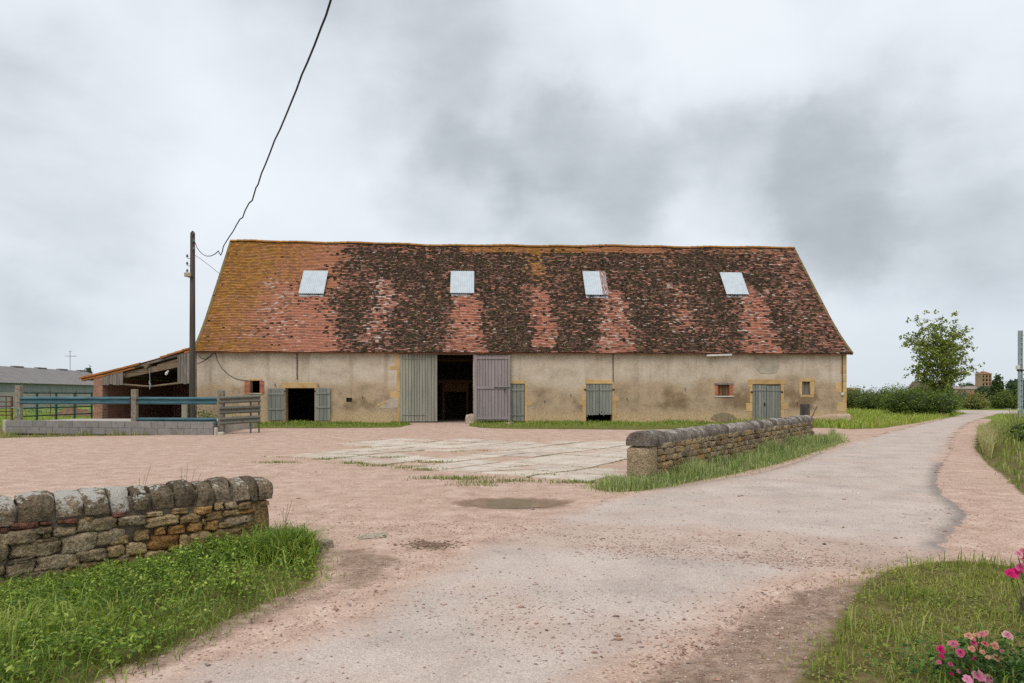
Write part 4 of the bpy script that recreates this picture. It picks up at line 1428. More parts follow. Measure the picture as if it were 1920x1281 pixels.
patch_px([(1331, 786), (1338, 778), (1350, 773.5), (1362, 774), (1374, 778), (1381, 785), (1378, 791), (1345, 792)], simple('sooty_render', alb(132, 115, 93), alb(164, 143, 115), 7, 0.95, 0.8, 0.02, vary=0.0), 0.008, 'stained_patch')
for (u, v) in ((711, 760), (716, 757), (714, 764), (722, 755)):
    a_, z_ = BP(u, v)
    put('rubble_stone', MB().bbox(a_ - 0.09, a_ + 0.09, -0.03, 0.05, z_ - 0.045, z_ + 0.045, 0.02), M_ochre, fw)
# drops of conduit, rings and hooks, the strip light under the eave
for (u, v0, v1) in ((557.3, 661, 712), (1149.3, 664, 715), (1578.8, 664, 737)):
    a_, zt = BP(u, v0); _, zb_ = BP(u, v1)
    put('conduit', MB().tube([(a_, -0.035, zt), (a_, -0.035, zb_)], 0.022, 6), M_black, barn)
a_, z_ = BP(1578.8, 739)
put('socket_box', MB().bbox(a_ - 0.09, a_ + 0.09, -0.10, 0, z_ - 0.09, z_ + 0.09, 0.03), M_white, barn)
a0, z0 = BP(1325, 666, -0.3); a1, z1 = BP(1372, 664.5, -0.3)
put('strip_light', MB().bar((a0, -0.30, z0 - 0.02), (a1, -0.30, z1 - 0.02), 0.09, 0.10), M_white, barn)
for (u, v) in ((516, 722), (596.5, 723), (1175, 748), (1284, 730), (1494, 757), (1021, 753), (1070, 741), (680, 745)):
    a_, z_ = BP(u, v)
    put('tether_ring', MB().tube([(a_, 0, z_ + 0.06), (a_, -0.06, z_ + 0.06), (a_ + 0.02, -0.07, z_ - 0.02), (a_, -0.05, z_ - 0.07)], 0.016, 6), M_iron, barn)
# thin cable looping down to the hatch
pts_ = [BP(u, v) for u, v in ((404, 662), (408, 676), (416, 690), (428, 702), (442, 710), (454, 713), (466, 713.5))]
put('wall_cable', MB().tube([(a, -0.03, z) for a, z in pts_], 0.013, 5), M_black, barn)
pts_ = [BP(u, v) for u, v in ((402, 662), (392, 670), (382, 677), (370, 682))]
put('wall_cable', MB().tube([(a, -0.03, z) for a, z in pts_], 0.013, 5), M_black, barn)
pts_ = [BP(u, v) for u, v in ((400, 664), (388, 674), (378, 672), (372, 666))]
put('wall_cable', MB().tube([(a, -0.025, z) for a, z in pts_], 0.011, 5), M_black, barn)

# ------------------------------------------------------------------ lean-to shed against the barn's left gable
def make_brickwork():
    t = NT('brickwork', 0.92, 0.15)
    tc = t.n('ShaderNodeTexCoord')
    mp = t.n('ShaderNodeMapping'); mp.inputs['Rotation'].default_value = (R(90), 0, 0)
    t.put(tc.outputs['Object'], mp.inputs['Vector'])
    bk = t.n('ShaderNodeTexBrick')
    bk.inputs['Scale'].default_value = 1.0
    bk.inputs['Brick Width'].default_value = 0.23
    bk.inputs['Row Height'].default_value = 0.075
    bk.inputs['Mortar Size'].default_value = 0.007
    bk.inputs['Color1'].default_value = alb(162, 112, 92, .9)
    bk.inputs['Color2'].default_value = alb(136, 92, 74, .9)
    bk.inputs['Mortar'].default_value = alb(160, 142, 124, .9)
    t.put(mp.outputs[0], bk.inputs['Vector'])
    c = t.mix(t.step(t.noise(2.5, 6, 0.6), 0.5, 0.7, 0, 0.6), bk.outputs['Color'], alb(112, 88, 72, .9))
    t.color(c)
    t.bump(bk.outputs['Fac'], -0.5, 0.01)
    return t.m
M_brickwork = make_brickwork()
LY = 37.62
def L3(u, v, y=LY):
    return at(u, v, y)
lroot = Vector((-20.5, 41.5, 0.2))
lean = tag(empty('lean_to_shed', lroot), 'open lean-to shed with brick pillar and sagging tiled roof beside the barn', 'shed')
def lput(name, mb, m, label=None, parent=None):
    mb.v = [tuple(Vector(p) - lroot) for p in mb.v]
    o = put(name, mb, m, parent or lean)
    if label: o['label'] = label
    return o
pl, pr = L3(157, 709), L3(363, 652)
RX0, RX1, RZ0, RZ1 = pl.x, pr.x - 0.05, pl.z, pr.z
LB = 45.8
def lz(x):
    return RZ0 + (RZ1 - RZ0) * (x - RX0) / (RX1 - RX0)
pa, pb = L3(175.5, 783), L3(192, 783)
lput('brick_pillar', MB().box(pa.x, pb.x, LY, LY + 0.5, 0.0, lz(pa.x) - 0.10), M_brickwork)
lput('side_wall', MB().box(pa.x + 0.004, pa.x + 0.30, LY + 0.5, LB, 0.0, lz(pa.x) - 0.12), M_brickwork)
bw = MB()
bw.add([(pa.x, LB, 0), (RX1 + 0.4, LB, 0), (RX1 + 0.4, LB, lz(RX1) - 0.1), (pa.x, LB, lz(pa.x) - 0.1), (pa.x, LB + 0.3, 0), (RX1 + 0.4, LB + 0.3, 0), (RX1 + 0.4, LB + 0.3, lz(RX1) - 0.1), (pa.x, LB + 0.3, lz(pa.x) - 0.1)],
       [(0, 1, 2, 3), (4, 5, 6, 7), (0, 1, 5, 4), (2, 3, 7, 6), (0, 3, 7, 4), (1, 2, 6, 5)])
lput('rear_wall', bw, M_brickwork)
lput('earth_floor', MB().box(pa.x + 0.3, RX1 + 0.3, LY - 0.1, LB, 0.05, gz(-20, 38) + 0.02), M_floorin)
# roof: rows of half-round clay tiles running down the slope
M_canal = simple('lichened_round_tiles', alb(142, 86, 54), alb(168, 106, 62), 4, 0.95, 0.6, 0.015, vary=0.2, c2=alb(142, 116, 54))
rv = []; nrow = int((LB + 0.3 - LY) / 0.04)
for i in range(nrow + 1):
    y = LY + 0.05 + i * 0.04
    h = 0.055 * abs(math.sin(math.pi * (y - LY) / 0.22)) * 1.6
    for x in (RX0 - 0.25, RX0 + 2, RX0 + 4, RX1 + 0.12):
        dip = -0.10 * math.sin(math.pi * (x - RX0) / (RX1 - RX0))
        rv.append((x, y, lz(x) + h + dip - 0.02))
rq = [(i * 4 + k, i * 4 + k + 1, (i + 1) * 4 + k + 1, (i + 1) * 4 + k) for i in range(nrow) for k in range(3)]
m_ = MB().add(rv, rq)
m_.v = m_.v
lr = lput('roof_covering', m_, M_canal)
lr2 = MB()
lr2.add([(RX0 - 0.1, LY + 0.05, lz(RX0 - 0.1) - 0.09), (RX1, LY + 0.05, lz(RX1) - 0.09), (RX1, LB + 0.3, lz(RX1) - 0.09), (RX0 - 0.1, LB + 0.3, lz(RX0 - .1) - 0.09)], [(0, 1, 2, 3)])
lput('roof_boarding', lr2, M_oldwood)
tm = MB()
r1_ = []; r2_ = []
for k in range(9):
    a = -0.35 + (math.pi + 0.7) * k / 8
    r1_.append(Vector((0, 0.10 * math.cos(a), 0.10 * math.sin(a)))); r2_.append(Vector((0.52, 0.082 * math.cos(a), 0.082 * math.sin(a))))
r1i = [p * 0.84 for p in r1_]; r2i = [Vector((0.52, p.y * 0.82, p.z * 0.82)) for p in r2_]
tm.add(r1_ + r2_, [(k, k + 1, 9 + k + 1, 9 + k) for k in range(8)])
tm.add(r1i + r2i, [(k + 1, k, 9 + k, 9 + k + 1) for k in range(8)])
tm.add(r1_ + r1i, [(k + 1, k, 9 + k, 9 + k + 1) for k in range(8)])
tme = smooth_angle(tm.mesh('verge_tile'))
sl = math.atan2(RZ1 - RZ0, RX1 - RX0)
Ltot = (RX1 - RX0) / math.cos(sl)
k = 0
dd = 0.0
while dd < Ltot - 0.3:
    f = dd / Ltot
    if f < 0.53 or f > 0.74:
        x = RX0 - 0.22 + dd * math.cos(sl)
        dip = -0.10 * math.sin(math.pi * (x - RX0) / (RX1 - RX0))
        for zo in ((0.0, -0.11) if (f < 0.44 or f > 0.88) else (0.0,)):
            put('verge_tile', tme, M_canal, lean, Vector((x + (0.12 if zo else 0), LY + 0.02 + (0.03 if zo else 0), lz(x) + dip + 0.01 + zo)) - lroot, (rs.uniform(-.1, .1), -sl + rs.uniform(-.02, .02), 0))
    dd += 0.42
lput('verge_rafter', MB().bar((RX0 + 0.3, LY + 0.10, lz(RX0 + 0.3) - 0.17), (RX1, LY + 0.10, lz(RX1) - 0.17), 0.10, 0.12), M_oldwood)
for (u, n_, vb_) in ((192.5, 6, 722), (333, 4, 720)):
    u1_ = 231 if u < 200 else 356
    for k in range(n_):
        ua = u + (u1_ - u) * k / n_; ub = u + (u1_ - u) * (k + 1) / n_
        p0 = L3(ua, vb_ + rs.uniform(-1.5, 0.5)); p1 = L3(ub - 0.5, vb_)
        zt = lz((p0.x + p1.x) / 2) - 0.2
        tl_ = rs.uniform(-0.03, 0.03)
        lput('board', MB().add([(p0.x, LY - 0.02, p0.z), (p1.x, LY - 0.02, p0.z), (p1.x + tl_, LY - 0.02, zt), (p0.x + tl_, LY - 0.02, zt), (p0.x, LY + 0.012, p0.z), (p1.x, LY + 0.012, p0.z), (p1.x + tl_, LY + 0.012, zt), (p0.x + tl_, LY + 0.012, zt)],
                               [(0, 1, 2, 3), (7, 6, 5, 4), (0, 1, 5, 4), (2, 3, 7, 6), (0, 3, 7, 4), (1, 2, 6, 5)]), M_oldwood)
lput('tie_beam', MB().bar(L3(225, 706, LY + 0.25), L3(362, 678, LY + 0.25), 0.22, 0.30), M_beam)
lput('strut', MB().bar(L3(296, 686, LY + 0.2), L3(335, 675, LY + 0.2), 0.10, 0.12), M_beam)
lput('head_rail', MB().tube([L3(226, 720.5, LY + 0.06), L3(268, 724, LY + 0.06), L3(284, 724.5, LY + 0.06), L3(336, 718.5, LY + 0.06)], 0.055, 6), M_beam)
q = L3(275, 686, LY)
lput('purlin', MB().tube([(q.x, LY - 0.12, q.z), (q.x, LB, q.z)], 0.13, 10), M_beam)
q2 = L3(230, 703, LY)
lput('purlin', MB().tube([(q2.x, LY + 0.05, q2.z), (q2.x, LB, q2.z)], 0.11, 8), M_beam)
lput('corner_post', MB().bar(L3(367.3, 790, LY + 0.0), L3(367.3, 662, LY + 0.0), 0.10, 0.12), M_oldwood)
# blue-grey twine with a knot, and a white bulb holder, both hanging in the opening
M_twine = simple('pale_blue_twine', alb(140, 158, 160), alb(170, 184, 184), 20, 0.9, 0.1, vary=0)
tw = [L3(280, 690, LY - 0.14), L3(280.5, 700, LY - 0.14), L3(281, 712, LY - 0.14), L3(280.3, 718, LY - 0.14), L3(281.8, 721, LY - 0.14), L3(280.6, 730, LY - 0.14)]
tag(put('hanging_twine', MB().tube(tw, [0.02, 0.016, 0.016, 0.04, 0.045, 0.02], 6), M_twine), 'pale blue knotted twine hanging from the shed roof beam', 'rope')
pB = L3(312.5, 700, LY - 0.05)
bl = MB()
bl.tube([pB + Vector((0.03, 0.12, 0.13)), pB + Vector((0.02, 0.02, 0.06))], 0.05, 8, 0.07)
bl.tube([pB + Vector((0.02, 0.02, 0.07)), pB + Vector((0, -0.02, -0.02)), pB + Vector((-0.03, -0.03, -0.10))], [0.05, 0.085, 0.05], 8)
tag(put('floodlight', bl, M_white), 'small white lamp fixed to the beam in the open shed', 'lamp')

# ------------------------------------------------------------------ wooden utility pole and its cable
M_pole = simple('grey_creosoted_pole', alb(66, 59, 53), alb(96, 87, 79), 3, 0.9, 0.6, 0.01, stretch=(4, 4, 0.2), vary=0)
M_glass = simple('green_insulator_glass', alb(70, 96, 86), alb(96, 122, 110), 10, 0.25, 0.0, vary=0.1)
PY = 36.4
ptop = at(361, 433, PY); pbx = at(360.5, 780, PY).x
pole = tag(empty('utility_pole', (pbx, PY, gz(pbx, PY))), 'tall weathered wooden utility pole in front of the lean-to shed', 'utility pole')
h_ = ptop.z - gz(pbx, PY)
put('shaft', smooth_angle(MB().tube([(0, 0, -0.3), (0.01, 0, h_ * 0.5), (0.02, 0, h_ - 0.12), (0.02, 0, h_)], [0.160, 0.142, 0.118, 0.03], 14).mesh('shaft')), M_pole, pole)
def P3(u, v, y=PY):
    p = at(u, v, y)
    return Vector((p.x - pbx, y - PY, p.z - gz(pbx, PY)))
for (u, v, sd2) in ((365.5, 439, 1), (365.5, 453, 1), (365.5, 467.5, 1), (353, 481, -1), (353, 495, -1), (353, 508.5, -1)):
    p = P3(u, v)
    hk = put('hook', MB().tube([Vector((0.0, -0.10, p.z - 0.12)), Vector((p.x * 0.7, -0.12, p.z - 0.13)), Vector((p.x, -0.12, p.z - 0.10)), Vector((p.x, -0.12, p.z))], 0.016, 6), M_iron, pole)
    put('insulator', smooth_angle(MB().tube([(p.x, -0.12, p.z - 0.05), (p.x, -0.12, p.z - 0.02), (p.x, -0.12, p.z + 0.04), (p.x, -0.12, p.z + 0.09)], [0.055, 0.065, 0.045, 0.03], 10).mesh('insulator')), M_glass, hk)
p = P3(355.5, 516.5)
put('junction_box', MB().bbox(p.x - 0.16, p.x + 0.16, -0.30, -0.13, p.z - 0.11, p.z + 0.11, 0.02), M_grey_mortar, pole)
put('strap', MB().tube([P3(355, 521) + Vector((0, -0.17, 0)), P3(367, 521) + Vector((0, -0.17, 0))], 0.02, 6), M_iron, pole)
cs = P3(351, 771)
put('foot_stub', MB().bbox(P3(345.5, 0).x, P3(355.5, 0).x, -0.32, -0.14, -0.2, P3(350, 757).z, 0.02), simple('pale_concrete_post', alb(150, 140, 126), alb(178, 168, 152), 6, 0.9, 0.5), pole)
# service cable: runs from the pole over the yard towards the house behind the camera
cab_a = Vector((at(366, 455, PY).x, PY)); cab_b = Vector(((620 - CX) / FPX * 10, 10.0))
def cab(u, v):
    k = (u - CX) / FPX
    d = cab_b - cab_a
    t_ = (k * cab_a.y - cab_a.x) / (d.x - k * d.y)
    q_ = cab_a + d * t_
    return at(u, v, q_.y)
cpx = [(366, 455), (369, 464), (374, 471), (380, 477), (388, 480.5), (396, 480), (404, 476), (409.5, 470.5), (411.5, 476), (414, 478.5), (416.5, 473), (419, 462), (423, 455), (430, 444), (437, 434), (444, 421), (450, 411), (455, 408), (460, 394), (467, 381), (473, 376), (480, 352), (484, 346), (490, 326), (497, 310), (505, 290), (515, 263), (525, 243), (538, 212), (549, 185), (556, 168), (566, 140), (576, 118), (590, 84), (602, 52), (611, 30), (621, -2), (640, -60), (690, -200)]
cpts = [cab(u, v) for u, v in cpx]
cpts += [cpts[-1] + Vector((1.2, -3.0, 0.5)), cpts[-1] + Vector((2.8, -8.0, 1.0))]
tag(put('overhead_cable', smooth_angle(MB().tube(cpts, [0.017] * len(cpts), 8).mesh('overhead_cable')), M_black), 'thick black kinked overhead cable rising from the pole towards the top edge', 'cable')
sw = [at(366, 479, PY), at(378, 487, PY + 2.2), at(395, 500, PY + 3.4), at(412, 513.5, PY + 4.4)]
tag(put('stay_wire', MB().tube([sw[0], sw[1], sw[2], sw[3]], 0.012, 5), M_iron), 'thin grey wire from the wooden pole to the barn roof edge', 'cable')

# ------------------------------------------------------------------ block-walled platform with a crash-barrier fence
M_block = simple('grey_concrete_block', alb(126, 122, 118), alb(150, 145, 140), 5, 0.95, 0.7, 0.008, vary=0.08)
M_conc = simple('pale_poured_concrete', alb(168, 160, 148), alb(196, 187, 174), 2, 0.9, 0.4, 0.006, vary=0.05)
TY = 28.0
t0, t1 = at(12, 800, TY), at(399, 800, TY)
plat = tag(empty('concrete_platform', (t0.x, TY, gz(-16, TY))), 'low raised concrete platform edged with grey concrete blocks left of the barn', 'platform')
PZ = gz(-16, TY)
nbl = 15.7
bl_w = (t1.x - t0.x) / nbl
bmesh_block = None
bk_mesh = MB().bbox(0.004, bl_w - 0.004, 0, 0.2, 0.004, 0.27, 0.006).mesh('block')
bk_mesh.materials.append(M_block)
tiltw = -0.010
for c_ in (0, 1):
    x = 0.0 if c_ else -bl_w * 0.5
    while x < (t1.x - t0.x) - 0.05 - (0.1 if c_ else 0):
        xx = max(x, 0.0)
        w_ = min(x + bl_w, t1.x - t0.x) - xx
        o = put('block', bk_mesh, None, plat, (xx, rs.uniform(-0.004, 0.004), 0.06 + c_ * 0.274 + tiltw * xx), (0, -tiltw * 0 + 0.010, 0), (w_ / bl_w, 1, 1))
        x += bl_w
put('end_block', MB().bbox(-0.17, -0.006, -0.01, 0.25, -0.05, 0.62, 0.03), M_conc, plat)
put('footing', MB().box(-0.1, t1.x - t0.x + 0.3, -0.06, 0.2, -0.2, 0.055 - 0.09), M_conc, plat)
put('deck', MB().box(-0.1, t1.x - t0.x - 0.02, 0.21, 4.6, 0.0, 0.52), M_conc, plat)
put('broken_edge', MB().bbox(t1.x - t0.x + 0.003, t1.x - t0.x + 0.16, 0.02, 0.2, -0.1, 0.3, 0.05), M_conc, plat)
put('broken_edge', MB().bbox(t1.x - t0.x + 0.17, t1.x - t0.x + 0.42, 0.0, 0.2, -0.1, 0.12, 0.04), M_conc, plat)

M_teal = simple('teal_painted_steel', alb(40, 72, 80), alb(60, 102, 110), 3, 0.5, 0.2, 0.003, stretch=(0.5, 3, 3), vary=0.05, spec=0.4, c2=alb(84, 116, 120))
M_rail = simple('weathered_dark_rail', alb(80, 80, 72), alb(112, 112, 102), 4, 0.7, 0.3, 0.004, stretch=(0.5, 3, 3), vary=0.12, c2=alb(92, 84, 70))
M_cpost = simple('lichened_concrete_post', alb(104, 96, 84), alb(140, 130, 114), 7, 0.95, 0.7, 0.01, vary=0.1, c2=alb(156, 148, 130))
def wbeam(p, q, h=0.31):
    """steel crash-barrier rail between two points"""
    pr_ = [(0.0, -.5), (-.012, -.47), (-.075, -.36), (-.08, -.30), (-.075, -.20), (-.008, -.08), (0, 0), (-.008, .08), (-.075, .20), (-.08, .30), (-.075, .36), (-.012, .47), (0, .5)]
    d = (q - p); L = d.length; d.normalize()
    s = Vector((d.y, -d.x, 0)).normalized() * -1
    if s.y < 0: s = -s
    up = Vector((0, 0, 1))
    outer = [(o_, z_ * h) for o_, z_ in pr_]
    ring = outer + [(o_ + 0.008, z_) for o_, z_ in reversed(outer)]
    rings = [[b_ + s * o_ + up * z_ for o_, z_ in ring] for b_ in (p, q)]
    return MB().loft(rings)
fence = tag(empty('cattle_barrier', (at(250, 0, TY).x, TY, PZ)), 'teal steel crash-barrier fence on concrete posts above the block platform', 'fence')
fl = fence.location.copy()
def fput(name, mb, m, root):
    mb.v = [tuple(Vector(p) - root.location) for p in mb.v]
    return put(name, smooth_angle(mb.mesh(name), 25), m, root)
for (u0, u1, vt, yb) in ((28, 38, 722.5, 28.45), (245.5, 255.5, 730, 28.36), (408, 419, 731.5, 28.30)):
    a_ = at(u0, vt, yb); b_ = at(u1, vt, yb)
    fput('post', MB().bbox(a_.x, b_.x, yb - 0.02, yb + 0.18, 0.0, a_.z, 0.02), M_cpost, fence)
    for k in range(4):
        zz = a_.z - 0.18 - k * 0.27
        fput('bolt_hole', MB().tube([((a_.x + b_.x) / 2, yb - 0.024, zz), ((a_.x + b_.x) / 2, yb - 0.005, zz)], 0.022, 8), M_iron, fence)
fput('rail', wbeam(at(38.5, 751, 28.50), at(245, 751, 28.50)), M_teal, fence)
fput('rail', wbeam(at(256, 751.3, 28.45), at(407.5, 751.8, 28.40)), M_teal, fence)
fput('rail', wbeam(at(256, 790, 28.45), at(407.5, 790.5, 28.40)), M_teal, fence)
hur = tag(empty('rail_hurdle', (at(413, 0, 28.0).x, 28.0, PZ)), 'short hurdle of three dull grey crash-barrier rails by the barn corner', 'fence')
for (v0, v1) in ((750.5, 747), (770, 766.5), (790, 785.5)):
    fput('rail', wbeam(at(411.5, v0, 28.16), at(488, v1, 29.1)), M_rail, hur)
for (u, yb, vt) in ((470, 28.98, 744), (485.5, 29.18, 742)):
    a_ = at(u, vt, yb)
    fput('stake', MB().tube([(a_.x, yb, 0.0), (a_.x, yb, a_.z)], 0.04, 8), M_rail, hur)
# tubular gates behind
M_green = simple('dark_green_gate_paint', alb(36, 62, 56), alb(58, 88, 80), 8, 0.6, 0.1, vary=0.0)
M_rust = simple('rusty_tube', alb(84, 58, 46), alb(118, 84, 66), 9, 0.8, 0.4, 0.004, vary=0.1)
gate = tag(empty('field_gate', (at(100, 0, 33).x, 33, gz(-22, 33))), 'dark green tubular field gate behind the crash barrier', 'gate')
def gd(u):
    return 31.0 + (u - 38) / 134 * 6.0
for u in (69.3, 105.4, 139.7, 171.8):
    y_ = gd(u)
    fput('upright', MB().bar(at(u, 736.6, y_), (at(u, 0, y_).x, y_, gz(-22, y_) + 0.03), 0.075, 0.06, up=Vector((0, 1, 0))), M_green, gate)
for (v0, v1) in ((736.7, 737.8), (766, 762.3), (781, 775.4)):
    fput('bar', MB().tube([at(38.5, v0, gd(38.5)), at(172, v1, gd(172))], 0.032, 8), M_green, gate)
gate2 = tag(empty('rusty_gate', (at(5, 0, 30).x, 30, gz(-22, 30))), 'rusty tubular gate at the left edge beside the concrete post', 'gate')
fput('upright', MB().bar(at(22, 743, 30), (at(22, 0, 30).x, 30, 0.1), 0.07, 0.06, up=Vector((0, 1, 0))), M_rust, gate2)
fput('upright', MB().bar(at(11.4, 743, 30), (at(11.4, 0, 30).x, 30, 0.1), 0.025, 0.03, up=Vector((0, 1, 0))), M_rust, gate2)
for v in (743.4, 753.5, 762, 771.6, 778.4):
    fput('bar', MB().tube([at(-60, v, 30), at(22, v, 30)], 0.025, 8), M_rust, gate2)
# twine loop tying the gate to the post
lp = [at(21, 764, 28.40), at(30, 765.5, 28.40), at(37, 766, 28.40), at(37, 775, 28.38), at(35, 781, 28.38), at(31.5, 781, 28.38), at(31, 768, 28.38), at(37, 766.5, 28.38)]
tag(put('gate_twine', MB().tube(lp, 0.014, 6), simple('mint_twine', alb(120, 158, 138), alb(150, 184, 164), 20, 0.9, 0.1, vary=0)), 'mint green twine tied round the left concrete post', 'rope')
for u in (41.3, 94.5, 143):
    a_ = at(u, 733, 52)
    wh = {41.3: 'nearest the left concrete post', 94.5: 'above the left side of the earth heap', 143: 'above the right side of the earth heap'}[u]
    tag(put('fence_stake', MB().tube([(a_.x, 52, gz(a_.x, 52) - 0.1), (a_.x, 52, a_.z)], 0.035, 6), M_rust), 'thin rusty stake behind the green gate, ' + wh, 'stake', 'rusty stakes behind the green gate')

# ------------------------------------------------------------------ far cattle shed
M_fibre = simple('lichened_fibre_cement_roof', alb(112, 108, 106), alb(138, 133, 130), 1.2, 0.95, 0.5, 0.02, vary=0, c2=alb(122, 120, 116), stretch=(0.4, 2.2, 1))
M_clad = simple('blue_grey_cladding', alb(122, 129, 132), alb(146, 151, 152), 1.0, 0.7, 0.2, vary=0, stretch=(1, 2.5, 0.3))
M_wallw = simple('whitewashed_block_wall', alb(158, 155, 148), alb(184, 180, 172), 0.8, 0.9, 0.2, vary=0)
fs_ = tag(empty('cattle_shed', (-52, 75, 0.5)), 'long low cattle shed with grey corrugated roof in the far field', 'shed')
ex, rxx, y0_, y1_ = -52.0, -58.0, 52.0, 92.6
ez, rz_ = 3.17, 5.12
def cput(name, mb, m):
    mb.v = [tuple(Vector(p) - Vector((-52, 75, 0.5))) for p in mb.v]
    return put(name, mb, m, fs_)
zg = 0.3
cput('lower_wall', MB().box(ex - 0.45, ex - 0.2, y0_ + 0.3, y1_ - 0.3, zg, 2.25), M_wallw)
cl = MB()
nn = 160
ys = [y0_ + 0.3 + (y1_ - y0_ - 0.6) * i / nn for i in range(nn + 1)]
vs = []
for z_ in (2.2, ez - 0.05):
    vs += [(ex - 0.15 + 0.03 * (i % 2), y, z_) for i, y in enumerate(ys)]
cl.add(vs, [(i, i + 1, nn + 1 + i + 1, nn + 1 + i) for i in range(nn)])
cput('cladding', cl, M_clad)
cput('gable_end', MB().add([(ex - 0.3, y1_ - 0.3, zg), (rxx * 2 - ex + 0.3, y1_ - 0.3, zg), (rxx * 2 - ex + 0.3, y1_ - 0.3, ez - 0.1), (rxx, y1_ - 0.3, rz_ - 0.1), (ex - 0.3, y1_ - 0.3, ez - 0.1)], [(0, 1, 2, 3, 4)]), M_wallw)
cput('far_wall', MB().box(rxx * 2 - ex + 0.2, rxx * 2 - ex + 0.4, y0_ + 0.3, y1_ - 0.3, zg, ez - 0.1), M_wallw)
rf = MB()
nn = 260
ys = [y0_ + (y1_ - y0_) * i / nn for i in range(nn + 1)]
for (xa, za, xb, zb_) in ((ex + 0.3, ez - 0.1, rxx, rz_), (rxx, rz_, 2 * rxx - ex - 0.3, ez - 0.1)):
    vs = []
    for (x_, z_) in ((xa, za), (xb, zb_)):
        vs += [(x_, y, z_ + 0.045 * (i % 2)) for i, y in enumerate(ys)]
    rf.add(vs, [(i, i + 1, nn + 1 + i + 1, nn + 1 + i) for i in range(nn)])
ro = cput('roof', rf, M_fibre)
for k in range(9):
    y = 60 + k * 4.0
    put('ridge_vent', MB().bbox(-6.25, -5.75, y - 75 - 0.8, y - 75 + 0.8, rz_ - 0.5 - 0.02, rz_ - 0.5 + 0.14, 0.03), M_fibre, fs_)
an = tag(empty('tv_antenna', at(131.5, 692, 89.5)), 'thin television aerial standing on the far cattle shed roof', 'antenna')
put('mast', MB().tube([(0, 0, -0.35), (0, 0, 2.35)], 0.03, 6), M_iron, an)
put('boom', MB().tube([(-0.6, 0, 1.70), (0.75, 0, 1.66)], 0.018, 5), M_iron, an)
for k in range(6):
    put('element', MB().tube([(-0.55 + k * 0.25, -0.35, 1.69), (-0.55 + k * 0.25, 0.35, 1.69)], 0.012, 4), M_iron, an)
put('boom', MB().tube([(-0.22, 0, 2.32), (0.28, 0, 2.32)], 0.018, 5), M_iron, an)

# ------------------------------------------------------------------ earth mound in the field
hx, hy = P(140, 781)
mv = []; mf = []
nr_, ns_ = 12, 30
for i in range(nr_ + 1):
    for j in range(ns_):
        a = 2 * math.pi * j / ns_; r_ = i / nr_
        x = 1.75 * r_ * math.cos(a); y = 1.3 * r_ * math.sin(a)
        h = 0.62 * (1 - r_ ** 1.6) * (1 + 0.45 * mnoise.noise(Vector((x * 1.3, y * 1.3, 2.0)))) + 0.14 * mnoise.noise(Vector((x * 4, y * 4, 5.0))) * (1 - r_ * 0.6)
        mv.append((x, y, max(h, -0.02) if r_ < 1 else -0.05))
for i in range(nr_):
    for j in range(ns_):
        mf.append((i * ns_ + j, i * ns_ + (j + 1) % ns_, (i + 1) * ns_ + (j + 1) % ns_, (i + 1) * ns_ + j))
tag(put('manure_heap', MB().add(mv, mf), simple('clodded_brown_earth', alb(98, 76, 60), alb(140, 112, 90), 3, 1.0, 0.9, 0.05, vary=0, fine=14), None, (hx, hy, gz(hx, hy))), 'low brown heap of earth in the field behind the green gate', 'heap')

# ------------------------------------------------------------------ dry-stone yard walls
def stone_mesh(name, seed, m, e=0.36, amp=0.20, cuts=5):
    """an irregular squared stone of about unit size"""
    r0 = random.Random(seed)
    bm = bmesh.new()
    bmesh.ops.create_cube(bm, size=1.0)
    bmesh.ops.subdivide_edges(bm, edges=bm.edges, cuts=cuts, use_grid_fill=True)
    off = Vector((r0.uniform(-50, 50), r0.uniform(-50, 50), r0.uniform(-50, 50)))
    sk = (r0.uniform(-.12, .12), r0.uniform(-.12, .12))
    for v in bm.verts:
        p = v.co * 2
        n_ = p.normalized()
        k = (abs(n_.x) ** (2 / e) + abs(n_.y) ** (2 / e) + abs(n_.z) ** (2 / e)) ** (-e / 2)
        q = n_ * k * 0.5
        d = mnoise.noise(q * 2.6 + off) * amp + mnoise.noise(q * 7.5 + off) * amp * 0.6
        q = q * (1 + d)
        q.z += sk[0] * q.x
        q.x += sk[1] * q.z
        v.co = q
    me = bpy.data.meshes.new(name)
    bm.to_mesh(me); bm.free()
    me.polygons.foreach_set('use_smooth', [True] * len(me.polygons))
    me.materials.append(m)
    return me

